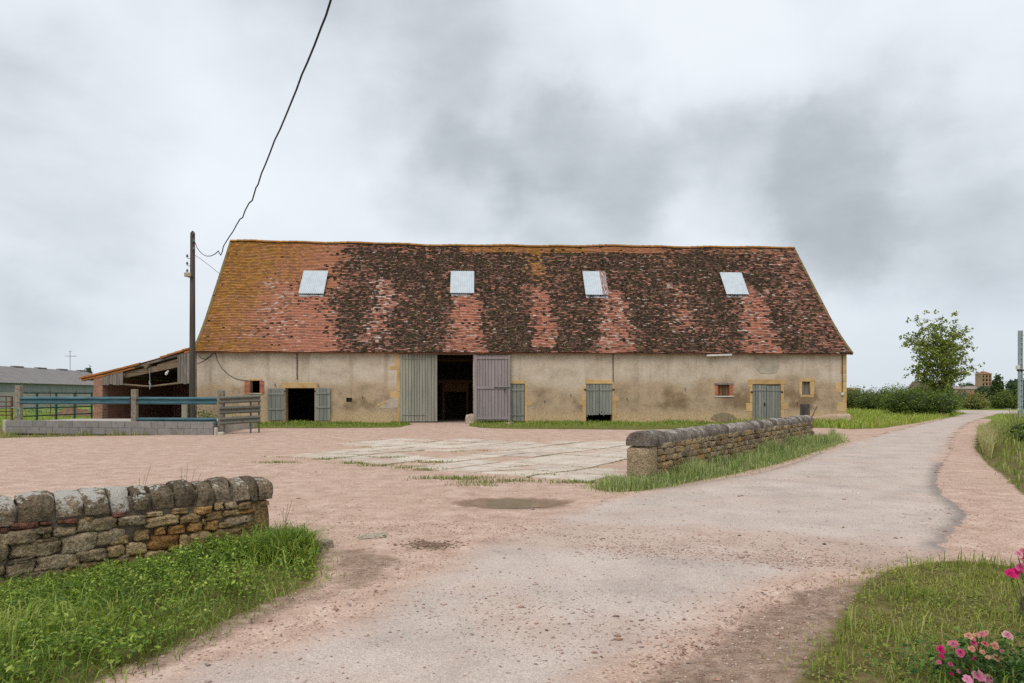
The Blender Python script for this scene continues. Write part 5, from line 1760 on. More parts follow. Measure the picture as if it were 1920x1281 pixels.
def make_stone_mat(name, cols, lichen=0.0, dark=0.0, white=0.0):
    t = NT(name, 0.95, 0.12)
    n1 = t.noise(9, 7, 0.65)
    n2 = t.noise(38, 5, 0.65)
    c = t.ramp(t.math('ADD', t.math('MULTIPLY', n1, 0.75), t.math('MULTIPLY_ADD', t.rand(), 0.34, -0.05)), [(0.3, cols[0]), (0.5, cols[1]), (0.72, cols[2])])
    c = t.mix(0.9, c, t.ramp(n2, [(0.3, (0.14, 0.14, 0.14)), (0.5, (0.5, 0.5, 0.5)), (0.7, (0.82, 0.82, 0.82))]), 'OVERLAY')
    c = t.mix(t.step(t.voro(13, 'Distance', feature='DISTANCE_TO_EDGE'), 0.035, 0.0, 0, 0.35), c, alb(70, 60, 48))
    if dark:
        c = t.mix(t.step(t.noise(6, 6, 0.65, off=(4, 4, 4)), 0.50, 0.64, 0, dark), c, alb(62, 54, 45))
    if lichen:
        c = t.mix(t.step(t.noise(24, 5, 0.7, off=(2, 7, 1)), 0.56, 0.66, 0, lichen), c, alb(150, 150, 136))
    if white:
        tc = t.n('ShaderNodeSeparateXYZ'); t.put(t.geo.outputs['Normal'], tc.inputs[0])
        wn_ = t.math('ADD', t.noise(5.5, 5, 0.62, off=(1, 3, 8)), t.math('MULTIPLY_ADD', tc.outputs[2], 0.22, -0.12))
        wn_ = t.math('ADD', wn_, t.math('MULTIPLY_ADD', t.noise(22, 5, 0.72), 0.9, -0.45))
        wn_ = t.math('ADD', wn_, t.math('MULTIPLY_ADD', t.rand(), 0.2, -0.1))
        xx = t.n('ShaderNodeSeparateXYZ'); t.put(t.pos, xx.inputs[0])
        wn_ = t.math('ADD', wn_, t.step(xx.outputs[0], -3.1, -3.7, -0.05, 0.06) if white > 0.9 else 0.0)
        c = t.mix(t.step(wn_, 0.60, 0.64, 0, white * 0.95), c, alb(210, 204, 193))
        c = t.mix(t.step(t.noise(17, 4, 0.6, off=(6, 1, 2)), 0.64, 0.70, 0, 0.5), c, alb(158, 116, 56))
    t.color(c)
    t.bump(t.math('ADD', t.math('MULTIPLY', n1, 1.6), n2), 1.0, 0.045)
    return t.m
SM = {0: make_stone_mat('grey_brown_wall_stone', [alb(126, 109, 86), alb(168, 147, 117), alb(196, 176, 145)], 0.6, 0.33),
      1: make_stone_mat('buff_wall_stone', [alb(144, 118, 82), alb(188, 158, 112), alb(210, 184, 142)], 0.3, 0.2),
      2: make_stone_mat('orange_wall_stone', [alb(156, 114, 68), alb(190, 144, 88), alb(206, 168, 112)], 0.15, 0.12),
      3: make_stone_mat('wall_brick_chip', [alb(122, 82, 68), alb(148, 102, 85), alb(164, 120, 102)], 0.2, 0.3)}
M_capnear = make_stone_mat('lichened_capstone', [alb(108, 94, 76), alb(148, 130, 107), alb(174, 156, 132)], 0.35, 0.45, 1.0)
M_capfar = make_stone_mat('grey_capstone', [alb(112, 102, 92), alb(142, 131, 120), alb(164, 153, 141)], 0.45, 0.5, 0.7)
M_mortar = simple('weathered_lime_mortar', alb(112, 101, 88), alb(146, 134, 118), 5, 0.95, 0.9, 0.03, vary=0, fine=26)
M_mortar2 = simple('dark_wall_core', alb(72, 63, 52), alb(106, 94, 78), 5, 0.95, 0.9, 0.03, vary=0, fine=26)
SV = {k: [stone_mesh('stone', 100 * k + i, SM[k]) for i in range(7)] for k in SM}

def cap_mesh(seed, m, L, w, h, n=14, nl=6, lean=0.0, soft=0.5, rough=0.035):
    """rounded coping stone lying across a wall: length L along x, crest at z = h"""
    r0 = random.Random(seed)
    off = Vector((r0.uniform(-50, 50), r0.uniform(-50, 50), 0))
    rings = []
    for i in range(nl + 1):
        f = i / nl
        ed = min(f, 1 - f) * 2
        k = 0.94 + 0.06 * min(1, ed / soft) ** 0.5
        ring = []
        prof_ = [(-w / 2, 0.0), (-w / 2 - 0.005, h * 0.30)] + [(-(w / 2) * math.cos(math.pi * q_ / 10), h * 0.42 + h * 0.58 * math.sin(math.pi * q_ / 10)) for q_ in range(0, 11)] + [(w / 2 + .005, h * 0.30), (w / 2, 0.0)]
        for (y, z) in prof_:
            p = Vector((f * L, y * k, z * (k if z > 0.01 else 1)))
            d = mnoise.noise(p * 7 + off) * rough + mnoise.noise(p * 17 + off) * rough * 0.5
            ring.append(Vector((p.x + lean * z + mnoise.noise(p * 5 + off) * rough * 0.5 * (1 if 0 < i < nl else 0.6), y * k * (1 + d * 1.5), z * k * (1 + d) + (0 if z > .01 else d * 0.2))))
        rings.append(ring)
    mb = MB().loft(rings)
    me = mb.mesh('capstone')
    smooth_angle(me, 50)
    me.materials.append(m)
    return me

# --- near wall
NW_O = WL_E + WL_N * 0.20
NW_R = math.atan2(-WL_D.y, -WL_D.x)
near_wall = tag(empty('stone_wall', (NW_O.x, NW_O.y, 0.0), NW_R), 'near mortared rubble wall with white-lichened rounded coping at the left edge', 'wall')
NX = Vector((-WL_D.x, -WL_D.y))
def NP(u, v, yo=0.0):
    """photo pixel -> (x, z) on the near wall's face plane, yo metres behind the face"""
    d = Vector(((u - CX) / FPX, 1.0))
    o_ = NW_O - WL_N * yo
    t = o_.dot(WL_N) / d.dot(WL_N)
    return (d * t - NW_O).dot(NX), EYE + (HZ - v) / FPX * t
put('core', MB().box(-5.5, -0.06, 0.035, 0.38, -0.25, 0.50), M_mortar, near_wall)
z1_ = [(0, 590, 75, 640, 3), (110, 535, 395, 600, 3), (400, 530, 525, 560, 3), (575, 512, 632, 540, 3), (640, 497, 780, 538, 3), (1120, 428, 1250, 468, 3), (855, 470, 940, 515, 1),
       (0, 600, 405, 750, 0), (430, 640, 510, 685, 1), (525, 580, 755, 668, 0), (765, 480, 1170, 625, 0), (1190, 465, 1450, 565, 0), (330, 570, 520, 640, 0),
       (-60, 750, 75, 915, 0), (105, 715, 610, 880, 0), (618, 640, 975, 830, 0), (965, 600, 1250, 755, 0), (1090, 660, 1285, 750, 1), (300, 690, 600, 735, 0),
       (385, 855, 750, 995, 0), (765, 800, 1070, 920, 0), (1072, 755, 1245, 870, 1), (1255, 735, 1460, 855, 1), (80, 890, 330, 940, 0), (680, 915, 790, 985, 0),
       (-40, 965, 40, 1060, 0), (50, 925, 345, 1065, 0), (605, 945, 965, 1110, 1), (970, 895, 1220, 1005, 1), (1228, 870, 1425, 985, 1), (350, 985, 480, 1050, 0), (1180, 855, 1290, 925, 0),
       (0, 1100, 65, 1190, 0), (80, 1075, 200, 1180, 0), (210, 1020, 610, 1155, 0), (320, 1160, 400, 1240, 0), (425, 1140, 640, 1250, 1), (1050, 1030, 1290, 1120, 1), (1340, 600, 1495, 715, 1), (960, 1065, 1085, 1125, 0), (650, 1120, 950, 1230, 1), (40, 1190, 300, 1270, 0), (1290, 985, 1480, 1060, 1)]
z2_ = [(180, 475, 345, 520, 1), (440, 445, 600, 505, 1), (680, 420, 830, 500, 2), (860, 385, 948, 462, 1), (970, 385, 1090, 455, 0), (1100, 380, 1225, 450, 1), (1310, 375, 1405, 420, 1),
       (175, 512, 510, 620, 1), (525, 502, 708, 587, 1), (735, 545, 772, 610, 1), (775, 483, 942, 567, 1), (945, 463, 1113, 523, 1), (1125, 455, 1250, 500, 2), (980, 515, 1230, 605, 0),
       (262, 632, 370, 708, 2), (395, 612, 570, 697, 2), (588, 582, 740, 675, 2), (762, 568, 905, 665, 2), (900, 585, 1040, 640, 1), (830, 640, 1110, 780, 1),
       (205, 705, 497, 850, 2), (515, 703, 605, 848, 1), (617, 675, 825, 790, 1), (405, 812, 512, 865, 2),
       (150, 868, 362, 992, 1), (375, 875, 550, 987, 0), (585, 810, 850, 925, 1), (855, 805, 915, 890, 2), (915, 800, 1090, 895, 1), (725, 930, 820, 958, 3),
       (205, 990, 410, 1090, 1), (0, 1035, 210, 1095, 1), (420, 1010, 560, 1080, 1), (600, 940, 720, 1010, 1), (850, 900, 1050, 980, 1), (1120, 700, 1210, 850, 1)]
rw = random.Random(3)
allst = [(a / 5.337, 880 + b / 5.337, c / 5.337, 880 + d / 5.337, k) for a, b, c, d, k in z1_] + [(240 + a / 5.333, 870 + b / 5.333, 240 + c / 5.333, 870 + d / 5.333, k) for a, b, c, d, k in z2_]
for (u0, v0, u1, v1, kind) in allst:
    x0, za = NP(u0, v1); x1, zb_ = NP(u1, v0)
    xc, zc_ = NP((u0 + u1) / 2, (v0 + v1) / 2)
    w_ = (x1 - x0) * 1.04
    h_ = (v1 - v0) / FPX * (NW_O.dot(WL_N) / Vector((((u0 + u1) / 2 - CX) / FPX, 1.0)).dot(WL_N)) * 1.04
    if kind != 3 and w_ > 0.3: h_ *= 0.92                     # long stones drawn through a sloping line of sight
    proud = rw.uniform(0.0, 0.022)
    put('stone' if kind != 3 else 'brick', rw.choice(SV[kind]), None, near_wall, (xc, 0.065 - proud, zc_), (rw.uniform(-.05, .05), rw.uniform(-.05, .05), rw.uniform(-.06, .06)), (w_, 0.19, h_))
# beyond the picture's edge the courses simply go on
for c_ in range(4):
    x = -4.62
    while x > -5.4:
        w_ = rw.uniform(0.2, 0.34)
        put('stone', rw.choice(SV[0]), None, near_wall, (x - w_ / 2, 0.06, 0.07 + c_ * 0.12), (0, 0, 0), (w_, 0.19, 0.12))
        x -= w_ + 0.01
caps_px = [(-75, -38), (-36, 24), (31, 97), (100, 153), (155, 201), (203, 238), (243, 274), (280, 320), (323, 359), (362, 396), (398, 429), (430, 460), (460, 477), (477, 504)]
for i, (u0, u1) in enumerate(caps_px):
    x0 = NP(u0, 900, 0.10)[0]; x1 = NP(u1, 900, 0.10)[0]
    hh = 0.232 + rw.uniform(-0.018, 0.022)
    put('capstone', cap_mesh(400 + i, M_capnear, (x1 - x0) - 0.012, 0.45 + rw.uniform(-.03, .03), hh, soft=0.35, rough=0.085, lean=rw.uniform(-.08, .08)), None, near_wall, (x0 + 0.006, 0.205 + rw.uniform(-.02, .02), 0.495 + rw.uniform(-.012, .012)), (rw.uniform(-.06, .06), rw.uniform(-.04, .04), rw.uniform(-.05, .05)))
put('coping_mortar', MB().box(-5.4, -0.04, 0.03, 0.38, 0.50, 0.64), M_mortar, near_wall)
put('end_block', stone_mesh('end_block', 77, SM[1], e=0.18, amp=0.05), None, near_wall, (-0.20, 0.21, 0.20), (0, 0, 0), (0.42, 0.44, 0.52))

# --- far wall along the lane
FW_O = WR_0 + WR_N * 0.21
FW_R = math.atan2(WR_D.y, WR_D.x)
far_wall = tag(empty('stone_wall', (FW_O.x, FW_O.y, gz(FW_O.x, FW_O.y)), FW_R), 'long dark rubble wall with close-set coping beside the lane, ending in a dressed pillar', 'wall')
put('core', MB().box(0.30, WR_L + 0.1, 0.04, 0.38, -0.25, 0.70), M_mortar2, far_wall)
put('end_pillar', stone_mesh('end_pillar', 78, make_stone_mat('pillar_stone', [alb(160, 140, 112), alb(192, 169, 136), alb(206, 184, 150)], 0.2, 0.12), e=0.14, amp=0.03), None, far_wall, (0.20, 0.21, 0.24), (0, 0, 0), (0.44, 0.46, 0.86))
zc_ = 0.07
while zc_ < 0.66:
    ch = rw.uniform(0.10, 0.15)
    x = 0.40 + rw.uniform(0, 0.1)
    while x < WR_L:
        w_ = rw.uniform(0.17, 0.36)
        kind = rw.choices([0, 1, 2, 3], [0.74, 0.22, 0.03, 0.01])[0]
        put('stone', rw.choice(SV[kind]), None, far_wall, (x + w_ / 2, 0.07 - rw.uniform(0, 0.02), zc_ + ch / 2 + rw.uniform(-.012, .012)), (0, rw.uniform(-.08, .08), rw.uniform(-.06, .06)), (w_ * 1.02, 0.2, ch * rw.uniform(0.9, 1.15)))
        x += w_ + rw.uniform(0.0, 0.02)
    zc_ += ch
put('capstone', cap_mesh(901, M_capfar, 0.95, 0.50, 0.28, rough=0.03, soft=0.2), None, far_wall, (-0.03, 0.21, 0.675))
x = 0.93; i = 0
fcaps = [cap_mesh(910 + q, M_capfar, 0.30, 0.46, 0.25, lean=rw.uniform(0.05, 0.35), soft=0.7, rough=0.06, nl=4) for q in range(6)]
while x < WR_L + 0.02:
    w_ = rw.uniform(0.24, 0.40)
    put('capstone', fcaps[rw.randrange(6)], None, far_wall, (x, 0.21 + rw.uniform(-.02, .02), 0.68 + rw.uniform(-.015, .015)), (rw.uniform(-.04, .04), rw.uniform(-.05, .05), rw.uniform(-.05, .05)), (w_ / 0.30, 1, rw.uniform(0.94, 1.05)))
    x += w_ - 0.02
put('coping_mortar', MB().box(0.95, WR_L, 0.05, 0.36, 0.70, 0.86), M_mortar2, far_wall)
# charred post and iron bar at the wall's far end
M_char = simple('blackened_timber', alb(44, 40, 38), alb(78, 72, 68), 6, 0.9, 0.8, 0.012, stretch=(3, 3, 0.5), vary=0, c2=alb(112, 106, 100))
q0, q1 = at(1503, 757.5, 25.7), at(1517.5, 757.5, 25.7)
pm = MB().bbox(-0.145, 0.145, -0.12, 0.12, -0.2, q0.z - gz(11, 25.7), 0.02)
po = put('gate_post', pm, M_char, None, ((q0.x + q1.x) / 2, 25.75, gz(11, 25.7)))
tag(po, 'square blackened wooden post at the far end of the lane wall', 'post')
b0 = at(1517.8, 800, 25.6); b1 = at(1532, 762, 25.9)
tag(put('iron_bar', MB().tube([(b0.x - 0.02, 25.6, gz(11.3, 25.6) + 0.02), at(1519, 789, 25.62), b1], 0.018, 6), M_rust), 'thin rusty iron bar leaning out beside the blackened post', 'bar')
# stones lying about
def rock(name, u, v, w_, d_, h_, m, label, seed, rz=0.0, cat='stone'):
    x, y = P(u, v)
    o = put(name, stone_mesh(name, seed, m, e=0.4, amp=0.25), None, None, (x, y, gz(x, y) + h_ * 0.3), (rw.uniform(-.1, .1), rw.uniform(-.1, .1), rz), (w_, d_, h_))
    return tag(o, label, cat)
M_pale = make_stone_mat('pale_limestone', [alb(164, 146, 122), alb(196, 180, 156), alb(214, 200, 178)], 0.1, 0.1)
rock('boulder', 881.5, 795, 0.45, 0.35, 0.62, M_pale, 'upright pale boulder propping the edge of the big barn doorway', 501, 0.2, 'boulder')
rock('stone', 956, 796.5, 0.42, 0.3, 0.16, M_pale, 'flat pale stone lying in the grass under the mauve door', 502, 0.3)
rock('flat_stone', 698, 1008.5, 0.30, 0.20, 0.05, M_pale, 'flat pale stone bedded in the gravel drive between wall and puddle', 503, 0.3)
rock('flat_stone', 606, 1027, 0.19, 0.14, 0.09, M_pale, 'larger buff stone beside the grass at the near wall end', 504, 0.1)
rock('flat_stone', 588, 1037, 0.14, 0.10, 0.05, M_pale, 'smaller buff stone beside the grass at the near wall end', 505, 0.9)
rock('garden_rock', 1975, 1165, 0.34, 0.30, 0.24, SM[0], 'dark mossy rock half out of frame at the right edge of the lawn', 506, 0.4, 'rock')
# black pipe end lying on the near wall's coping
x_, z_ = NP(75, 918, 0.25)
pp = put('pipe_end', MB().tube([(-0.04, 0.02, 0.0), (0.0, 0.0, 0.008), (0.042, -0.01, 0.004)], 0.013, 10), M_black, None, (0, 0, 0))
wp = Vector((NW_O.x, NW_O.y)) + NX * x_ - WL_N * 0.27
pp.location = (wp.x, wp.y, 0.495 + 0.222)
pp.rotation_euler = (0, 0, NW_R)
tag(pp, 'short black plastic pipe piece lying on the near wall coping', 'pipe')

# ------------------------------------------------------------------ vegetation
def make_leafmat(name, trans=0.35, rough=0.6):
    t = NT(name, rough, 0.25)
    c = t.attr('Col')
    t.color(c)
    tr = t.n('ShaderNodeBsdfTranslucent')
    t.put(t.hsv(c, 0.49, 1.1, 1.25), tr.inputs['Color'])
    mx = t.n('ShaderNodeMixShader')
    mx.inputs[0].default_value = trans
    out = t.t.nodes['Material Output']
    t.t.links.new(t.b.outputs[0], mx.inputs[1])
    t.t.links.new(tr.outputs[0], mx.inputs[2])
    t.t.links.new(mx.outputs[0], out.inputs['Surface'])
    return t.m
M_grass = make_leafmat('grass_blades', 0.35)
M_leaf = make_leafmat('leaves', 0.3)
M_petal = make_leafmat('petals', 0.35, 0.7)
def A(*c, k=1.0):
    return np.array(alb(*c, k)[:3])

def surf_z(X, Y):
    near = (np.abs(X) < 20) & (Y < 34)
    return G(X, Y) + np.where(near, (vnoise(X, Y, 0.6, 1) - 0.5) * 0.014 + (vnoise(X, Y, 2.1, 2) - 0.5) * 0.02, 0)

def sample(poly, n, soft=0.0, dens=None):
    xs = [p[0] for p in poly]; ys = [p[1] for p in poly]
    X = np.zeros(0); Y = np.zeros(0)
    for _ in range(60):
        x = rng.uniform(min(xs) - soft, max(xs) + soft, n * 2); y = rng.uniform(min(ys) - soft, max(ys) + soft, n * 2)
        d = sdist(poly, x, y)
        ok = d > -soft * rng.random(len(x)) ** 2 if soft else d > 0
        if dens is not None:
            ok &= rng.random(len(x)) < dens(x, y, d)
        X = np.concatenate([X, x[ok]]); Y = np.concatenate([Y, y[ok]])
        if len(X) >= n:
            break
    return X[:n], Y[:n]

def blades(name, X, Y, h0, h1, w, pal, label, tipc=None, lean=0.5, hmod=None, z=None, cat='grass'):
    n = len(X)
    h = rng.uniform(h0, h1, n) * (1 if hmod is None else hmod)
    az = rng.uniform(0, 2 * np.pi, n)
    ln = rng.uniform(0.1, 1.0, n) * lean * h
    wd = w * rng.uniform(0.6, 1.3, n)
    fx, fy = np.cos(az), np.sin(az)
    sx, sy = -fy, fx
    tw = rng.uniform(-0.6, 0.6, n)
    sx, sy = sx * np.cos(tw) - sy * np.sin(tw), sx * np.sin(tw) + sy * np.cos(tw)
    z0 = surf_z(X, Y) - 0.01 if z is None else z
    def ring(f, k, ww):
        cx_ = X + fx * ln * f; cy_ = Y + fy * ln * f; cz_ = z0 + h * k
        return np.stack([cx_ - sx * ww, cy_ - sy * ww, cz_], -1), np.stack([cx_ + sx * ww, cy_ + sy * ww, cz_], -1)
    a0, a1 = ring(0, 0, wd * 0.5)
    b0, b1 = ring(0.3, 0.62, wd * 0.45)
    tip = np.stack([X + fx * ln, Y + fy * ln, z0 + h * rng.uniform(0.58, 1.0, n)], -1)
    V = np.stack([a0, a1, b1, b0, tip], 1).reshape(-1, 3)
    pal = np.array(pal)
    patch = vnoise(X, Y, 0.5, 5) * 0.6 + vnoise(X, Y, 0.17, 6) * 0.4
    ci = np.clip(((patch + rng.normal(0, 0.22, n)) * len(pal)).astype(int), 0, len(pal) - 1)
    c = pal[ci] * rng.uniform(0.78, 1.22, (n, 1))
    cc = np.repeat(c[:, None, :], 5, 1)
    tc_ = np.array(tipc) if tipc is not None else None
    if tc_ is not None:
        cc[:, 4] = cc[:, 4] * 0.4 + tc_ * 0.6
    o = (np.arange(n) * 5)[:, None]
    quad = np.concatenate([o, o + 1, o + 2, o + 3], 1); tri = np.concatenate([o + 3, o + 2, o + 4], 1)
    loops = np.concatenate([quad, tri], 1).ravel()
    starts = (np.arange(n) * 7)[:, None] + np.array([[0, 4]])
    totals = np.tile([4, 3], n)
    me = fast_mesh(name, V, loops, starts.ravel(), totals, cc.reshape(-1, 3))
    return tag(put(name, me, M_grass), label, cat, kind='stuff')

def leaves_mesh(name, Pn, size, pal, up=0.3, aspect=0.55, droop=0.0, var=0.25, fold=0.18):
    """folded leaf-shaped quads scattered at points"""
    Pn = np.asarray(Pn, float); n = len(Pn)
    d = rng.normal(0, 1, (n, 3)); d[:, 2] = d[:, 2] * 0.6 - droop
    d /= np.linalg.norm(d, axis=1)[:, None]
    r_ = rng.normal(0, 1, (n, 3)); r_[:, 2] += up * 3
    s = np.cross(d, r_); s /= np.linalg.norm(s, axis=1)[:, None] + 1e-9
    nn = np.cross(s, d)
    sz = np.asarray(size) * rng.uniform(0.65, 1.35, n)
    L = (d.T * sz).T; S = (s.T * sz * aspect * 0.5).T; F = (nn.T * sz * fold).T
    V = np.stack([Pn - L * 0.5, Pn + S + F * 0.6, Pn + L * 0.5, Pn - S + F * 0.6], 1).reshape(-1, 3)
    o = (np.arange(n) * 4)[:, None]
    T = np.concatenate([np.concatenate([o, o + 1, o + 2], 1), np.concatenate([o, o + 2, o + 3], 1)], 0)
    pal = np.array(pal)
    c = pal[rng.integers(0, len(pal), n)] * rng.uniform(1 - var, 1 + var, (n, 1))
    return quads_mesh(name, V, T, np.repeat(c, 4, 0))

g_fresh = [A(92, 113, 44), A(112, 132, 52), A(127, 146, 61), A(147, 159, 77), A(165, 167, 101)]
g_lush = [A(81, 106, 39), A(101, 126, 48), A(123, 146, 57), A(145, 163, 68), A(160, 170, 92)]
g_pale = [A(105, 130, 66), A(136, 156, 88), A(162, 174, 110), A(168, 172, 124)]
g_dry = [A(150, 146, 96), A(174, 164, 118), A(145, 150, 85), A(121, 139, 63)]
straw = A(188, 178, 130)

# --- near verge
X, Y = sample(verge_near, 17000, 0.30)
blades('verge_grass', X, Y, 0.02, 0.11, 0.007, g_fresh, 'short green grass along the drive edge in front of the near wall', lean=1.9)
X, Y = sample(verge_near, 5000, 0.05, lambda x, y, d: np.clip(vnoise(x, y, 0.28, 33) * 2.2 - 0.9, 0, 1))
me = leaves_mesh('ground_cover', np.stack([X, Y, surf_z(X, Y) + rng.uniform(0.01, 0.12, len(X))], -1), 0.03, [A(105, 132, 52), A(134, 154, 63), A(154, 163, 81), A(88, 115, 55)], up=0.8, aspect=0.6)
tag(put('ground_cover', me, M_leaf), 'low leafy ground cover mixed into the grass before the near wall', 'weeds', kind='stuff')
endp = np.array(P(553, 1042)); lef = np.array([-3.7, 4.5])
X, Y = sample(verge_near, 2600, 0.05, lambda x, y, d: np.exp(-(((x - endp[0]) ** 2 + (y - endp[1]) ** 2) / 0.30 ** 2)))
blades('tall_grass', X, Y, 0.10, 0.36, 0.011, g_lush, 'tall lush grass tuft at the right-hand end of the near wall', lean=1.25)
X, Y = sample(verge_near, 5200, 0.0, lambda x, y, d: np.exp(-(((x + 3.35) / 0.75) ** 2 + ((y - 4.5) / 0.75) ** 2)) + 0.05)
blades('tall_grass', X, Y, 0.05, 0.22, 0.008, g_lush, 'taller bright grass in the lower left corner before the near wall', lean=1.3)
# broad-leaved weeds along the wall foot
wx, wy = sample(verge_near, 520, 0.0, lambda x, y, d: (np.exp(-(((x - NW_O.x) * WL_N.x + (y - NW_O.y) * WL_N.y - 0.42) / 0.34) ** 2)) * (x < -2.45) * (x > -4.6))
wx2, wy2 = sample(verge_near, 420, 0.0, lambda x, y, d: np.clip(vnoise(x, y, 0.55, 41) * 2 - 0.6, 0, 1) * (x > -4.4) * (y > 3.7) * (((x - NW_O.x) * WL_N.x + (y - NW_O.y) * WL_N.y) > 0.55))
nw1 = len(wx)
wx = np.concatenate([wx, wx2]); wy = np.concatenate([wy, wy2])
pts_l = []; stems = MB()
for x, y in zip(wx, wy):
    hh = rs.uniform(0.05, 0.20) * (1.1 if x > -3.2 else (0.6 if x > -3.8 else 0.35))
    z0 = gz(x, y)
    lx, ly = rs.gauss(0, 0.05), rs.gauss(0, 0.05)
    stems.tube([(x, y, z0), (x + lx, y + ly, z0 + hh)], 0.003, 3, 0.002, cap=False)
    nl = int(hh * 170)
    for k in range(nl):
        f = rs.uniform(0.25, 1.0)
        a = rs.uniform(0, 6.28); rr = rs.uniform(0.012, 0.07) * (1.25 - f * 0.6)
        pts_l.append((x + lx * f + math.cos(a) * rr, y + ly * f + math.sin(a) * rr, z0 + hh * f))
me = leaves_mesh('weeds', pts_l, 0.036, [A(101, 128, 48), A(123, 150, 57), A(145, 165, 68), A(85, 111, 50), A(162, 176, 83)], up=0.6, aspect=0.5)
wd_ = tag(put('weeds', me, M_leaf), 'leafy green weeds growing along the foot of the near wall', 'weeds', kind='stuff')
me = stems.mesh('stems'); put('stems', me, simple('weed_stems', alb(92, 110, 50), alb(112, 128, 60), 10, 0.8, 0, vary=0), wd_)
# thin flower stalks behind and at the end of the near wall
M_stalk = simple('dry_weed_stalk', alb(128, 116, 74), alb(150, 138, 92), 10, 0.8, 0, vary=0)
def stalk(u0, v0, tops, yb, label):
    b_ = at(u0, v0, yb)
    rt_ = tag(empty('weed_stalk', (b_.x, yb, gz(b_.x, yb))), label, 'plant')
    st = MB(); pts2 = []
    root_ = Vector((b_.x, yb, gz(b_.x, yb)))
    for (u, v) in tops:
        q_ = at(u, v, yb) - root_
        put('stem', MB().tube([Vector((0, 0, 0)), Vector((q_.x * 0.35, 0.01, q_.z * 0.6)), q_], 0.004, 4, 0.002), M_stalk, rt_)
        for k in range(7):
            f = rs.uniform(0.55, 1.0)
            pts2.append(tuple(Vector((q_.x * f, rs.uniform(-.015, .015), q_.z * f)) + Vector((rs.uniform(-.03, .03), 0, rs.uniform(-.02, .02)))))
    put('buds', leaves_mesh('buds', pts2, 0.022, [A(154, 152, 105), A(176, 168, 130), A(121, 128, 66)]), M_leaf, rt_)
stalk(258, 1010, [(283, 872), (272, 890), (262, 896)], 8.1, 'thin seeding weed stalk sprouting behind the middle of the near wall')
stalk(345, 1000, [(339, 876), (352, 868), (366, 880), (378, 886)], 8.2, 'thin branching weed stalks behind the right half of the near wall')
stalk(530, 1010, [(547, 940), (531, 952), (540, 945)], 7.1, 'seed-headed weed stalk above the tall grass at the near wall end')

# --- verge along the lane wall
dl_ = lambda x, y: ((x - FW_O.x) * WR_N.x + (y - FW_O.y) * WR_N.y)
X, Y = sample(verge_wall, 17000, 0.35)
blades('verge_grass', X, Y, 0.05, 0.16, 0.010, g_pale + [A(114, 139, 61)], 'short dry-edged grass between the lane and the long dark wall', lean=0.9, tipc=straw)
X, Y = sample(verge_wall, 15000, 0.0, lambda x, y, d: np.where(d > 0.12, 0.25 + 0.75 * (vnoise(x, y, 1.1, 9) > 0.45), 0.0) * np.clip(1.15 - dl_(x, y) / 1.2, 0.12, 1))
blades('tall_grass', X, Y, 0.14, 0.50, 0.011, g_pale + [A(94, 124, 52)], 'tall pale seeding grass along the foot of the long dark wall', lean=0.55, tipc=straw, hmod=(0.35 + 0.95 * vnoise(X, Y, 0.7, 12)) * np.clip(0.45 + np.hypot(X - 2.2, Y - 12.6) * 0.4, 0.4, 1))

# --- along the barn
X, Y = sample(barn_strip, 9000, 0.15, lambda x, y, d: np.clip(0.25 + (y - 33.5) / 4, 0.05, 1))
blades('barn_grass', X, Y, 0.08, 0.34, 0.02, g_lush + g_fresh[:2], 'strip of green grass at the barn foot by the low doorway', lean=0.9, hmod=0.15 + 1.0 * vnoise(X, Y, 0.9, 4) ** 1.6)
X, Y = sample(barn_strip2, 15000, 0.15, lambda x, y, d: np.clip(0.2 + (y - 33.5) / 4.5, 0.04, 1))
blades('barn_grass', X, Y, 0.07, 0.34, 0.02, g_lush + [A(149, 159, 92)], 'strip of green grass at the barn foot right of the big doorway', lean=0.9, hmod=0.15 + 1.0 * vnoise(X, Y, 0.9, 4) ** 1.6)
X, Y = sample(PP([(0, 822), (200, 818), (415, 815), (418, 808), (200, 811), (0, 815)]), 3500, 0.1)
blades('platform_grass', X, Y, 0.05, 0.24, 0.018, g_dry, 'dry tufted grass along the foot of the block platform', lean=0.6, hmod=0.35 + 1.0 * (vnoise(X, Y, 0.6, 3) > 0.6))
# joints of the old concrete
jp = np.array(joint_pts)
nz = vnoise(jp[:, 0], jp[:, 1], 1.6, 8)
jp = jp[nz > 0.50]
rep = jp[rng.integers(0, len(jp), 3600)] + rng.normal(0, 0.05, (3600, 2))
blades('joint_grass', rep[:, 0], rep[:, 1], 0.015, 0.075, 0.014, [A(138, 143, 79), A(114, 132, 59), A(150, 142, 92)], 'sparse grass growing in the joints of the old concrete', lean=0.9)
tufts = np.array([P(*q) for q in ((668, 870), (705, 874), (770, 878), (800, 882), (860, 899), (885, 896), (815, 898), (910, 905), (890, 910), (520, 868), (615, 862), (735, 860), (815, 868), (1010, 893), (1060, 905), (960, 902), (1110, 906))])
rep = tufts[rng.integers(0, len(tufts), 3000)] + rng.normal(0, 1, (3000, 2)) * np.array([0.26, 0.09])
blades('drive_tufts', rep[:, 0], rep[:, 1], 0.02, 0.11, 0.012, [A(129, 137, 72), A(105, 128, 55), A(142, 136, 86)], 'small tufts of grass dotted over the pink drive', lean=0.9)

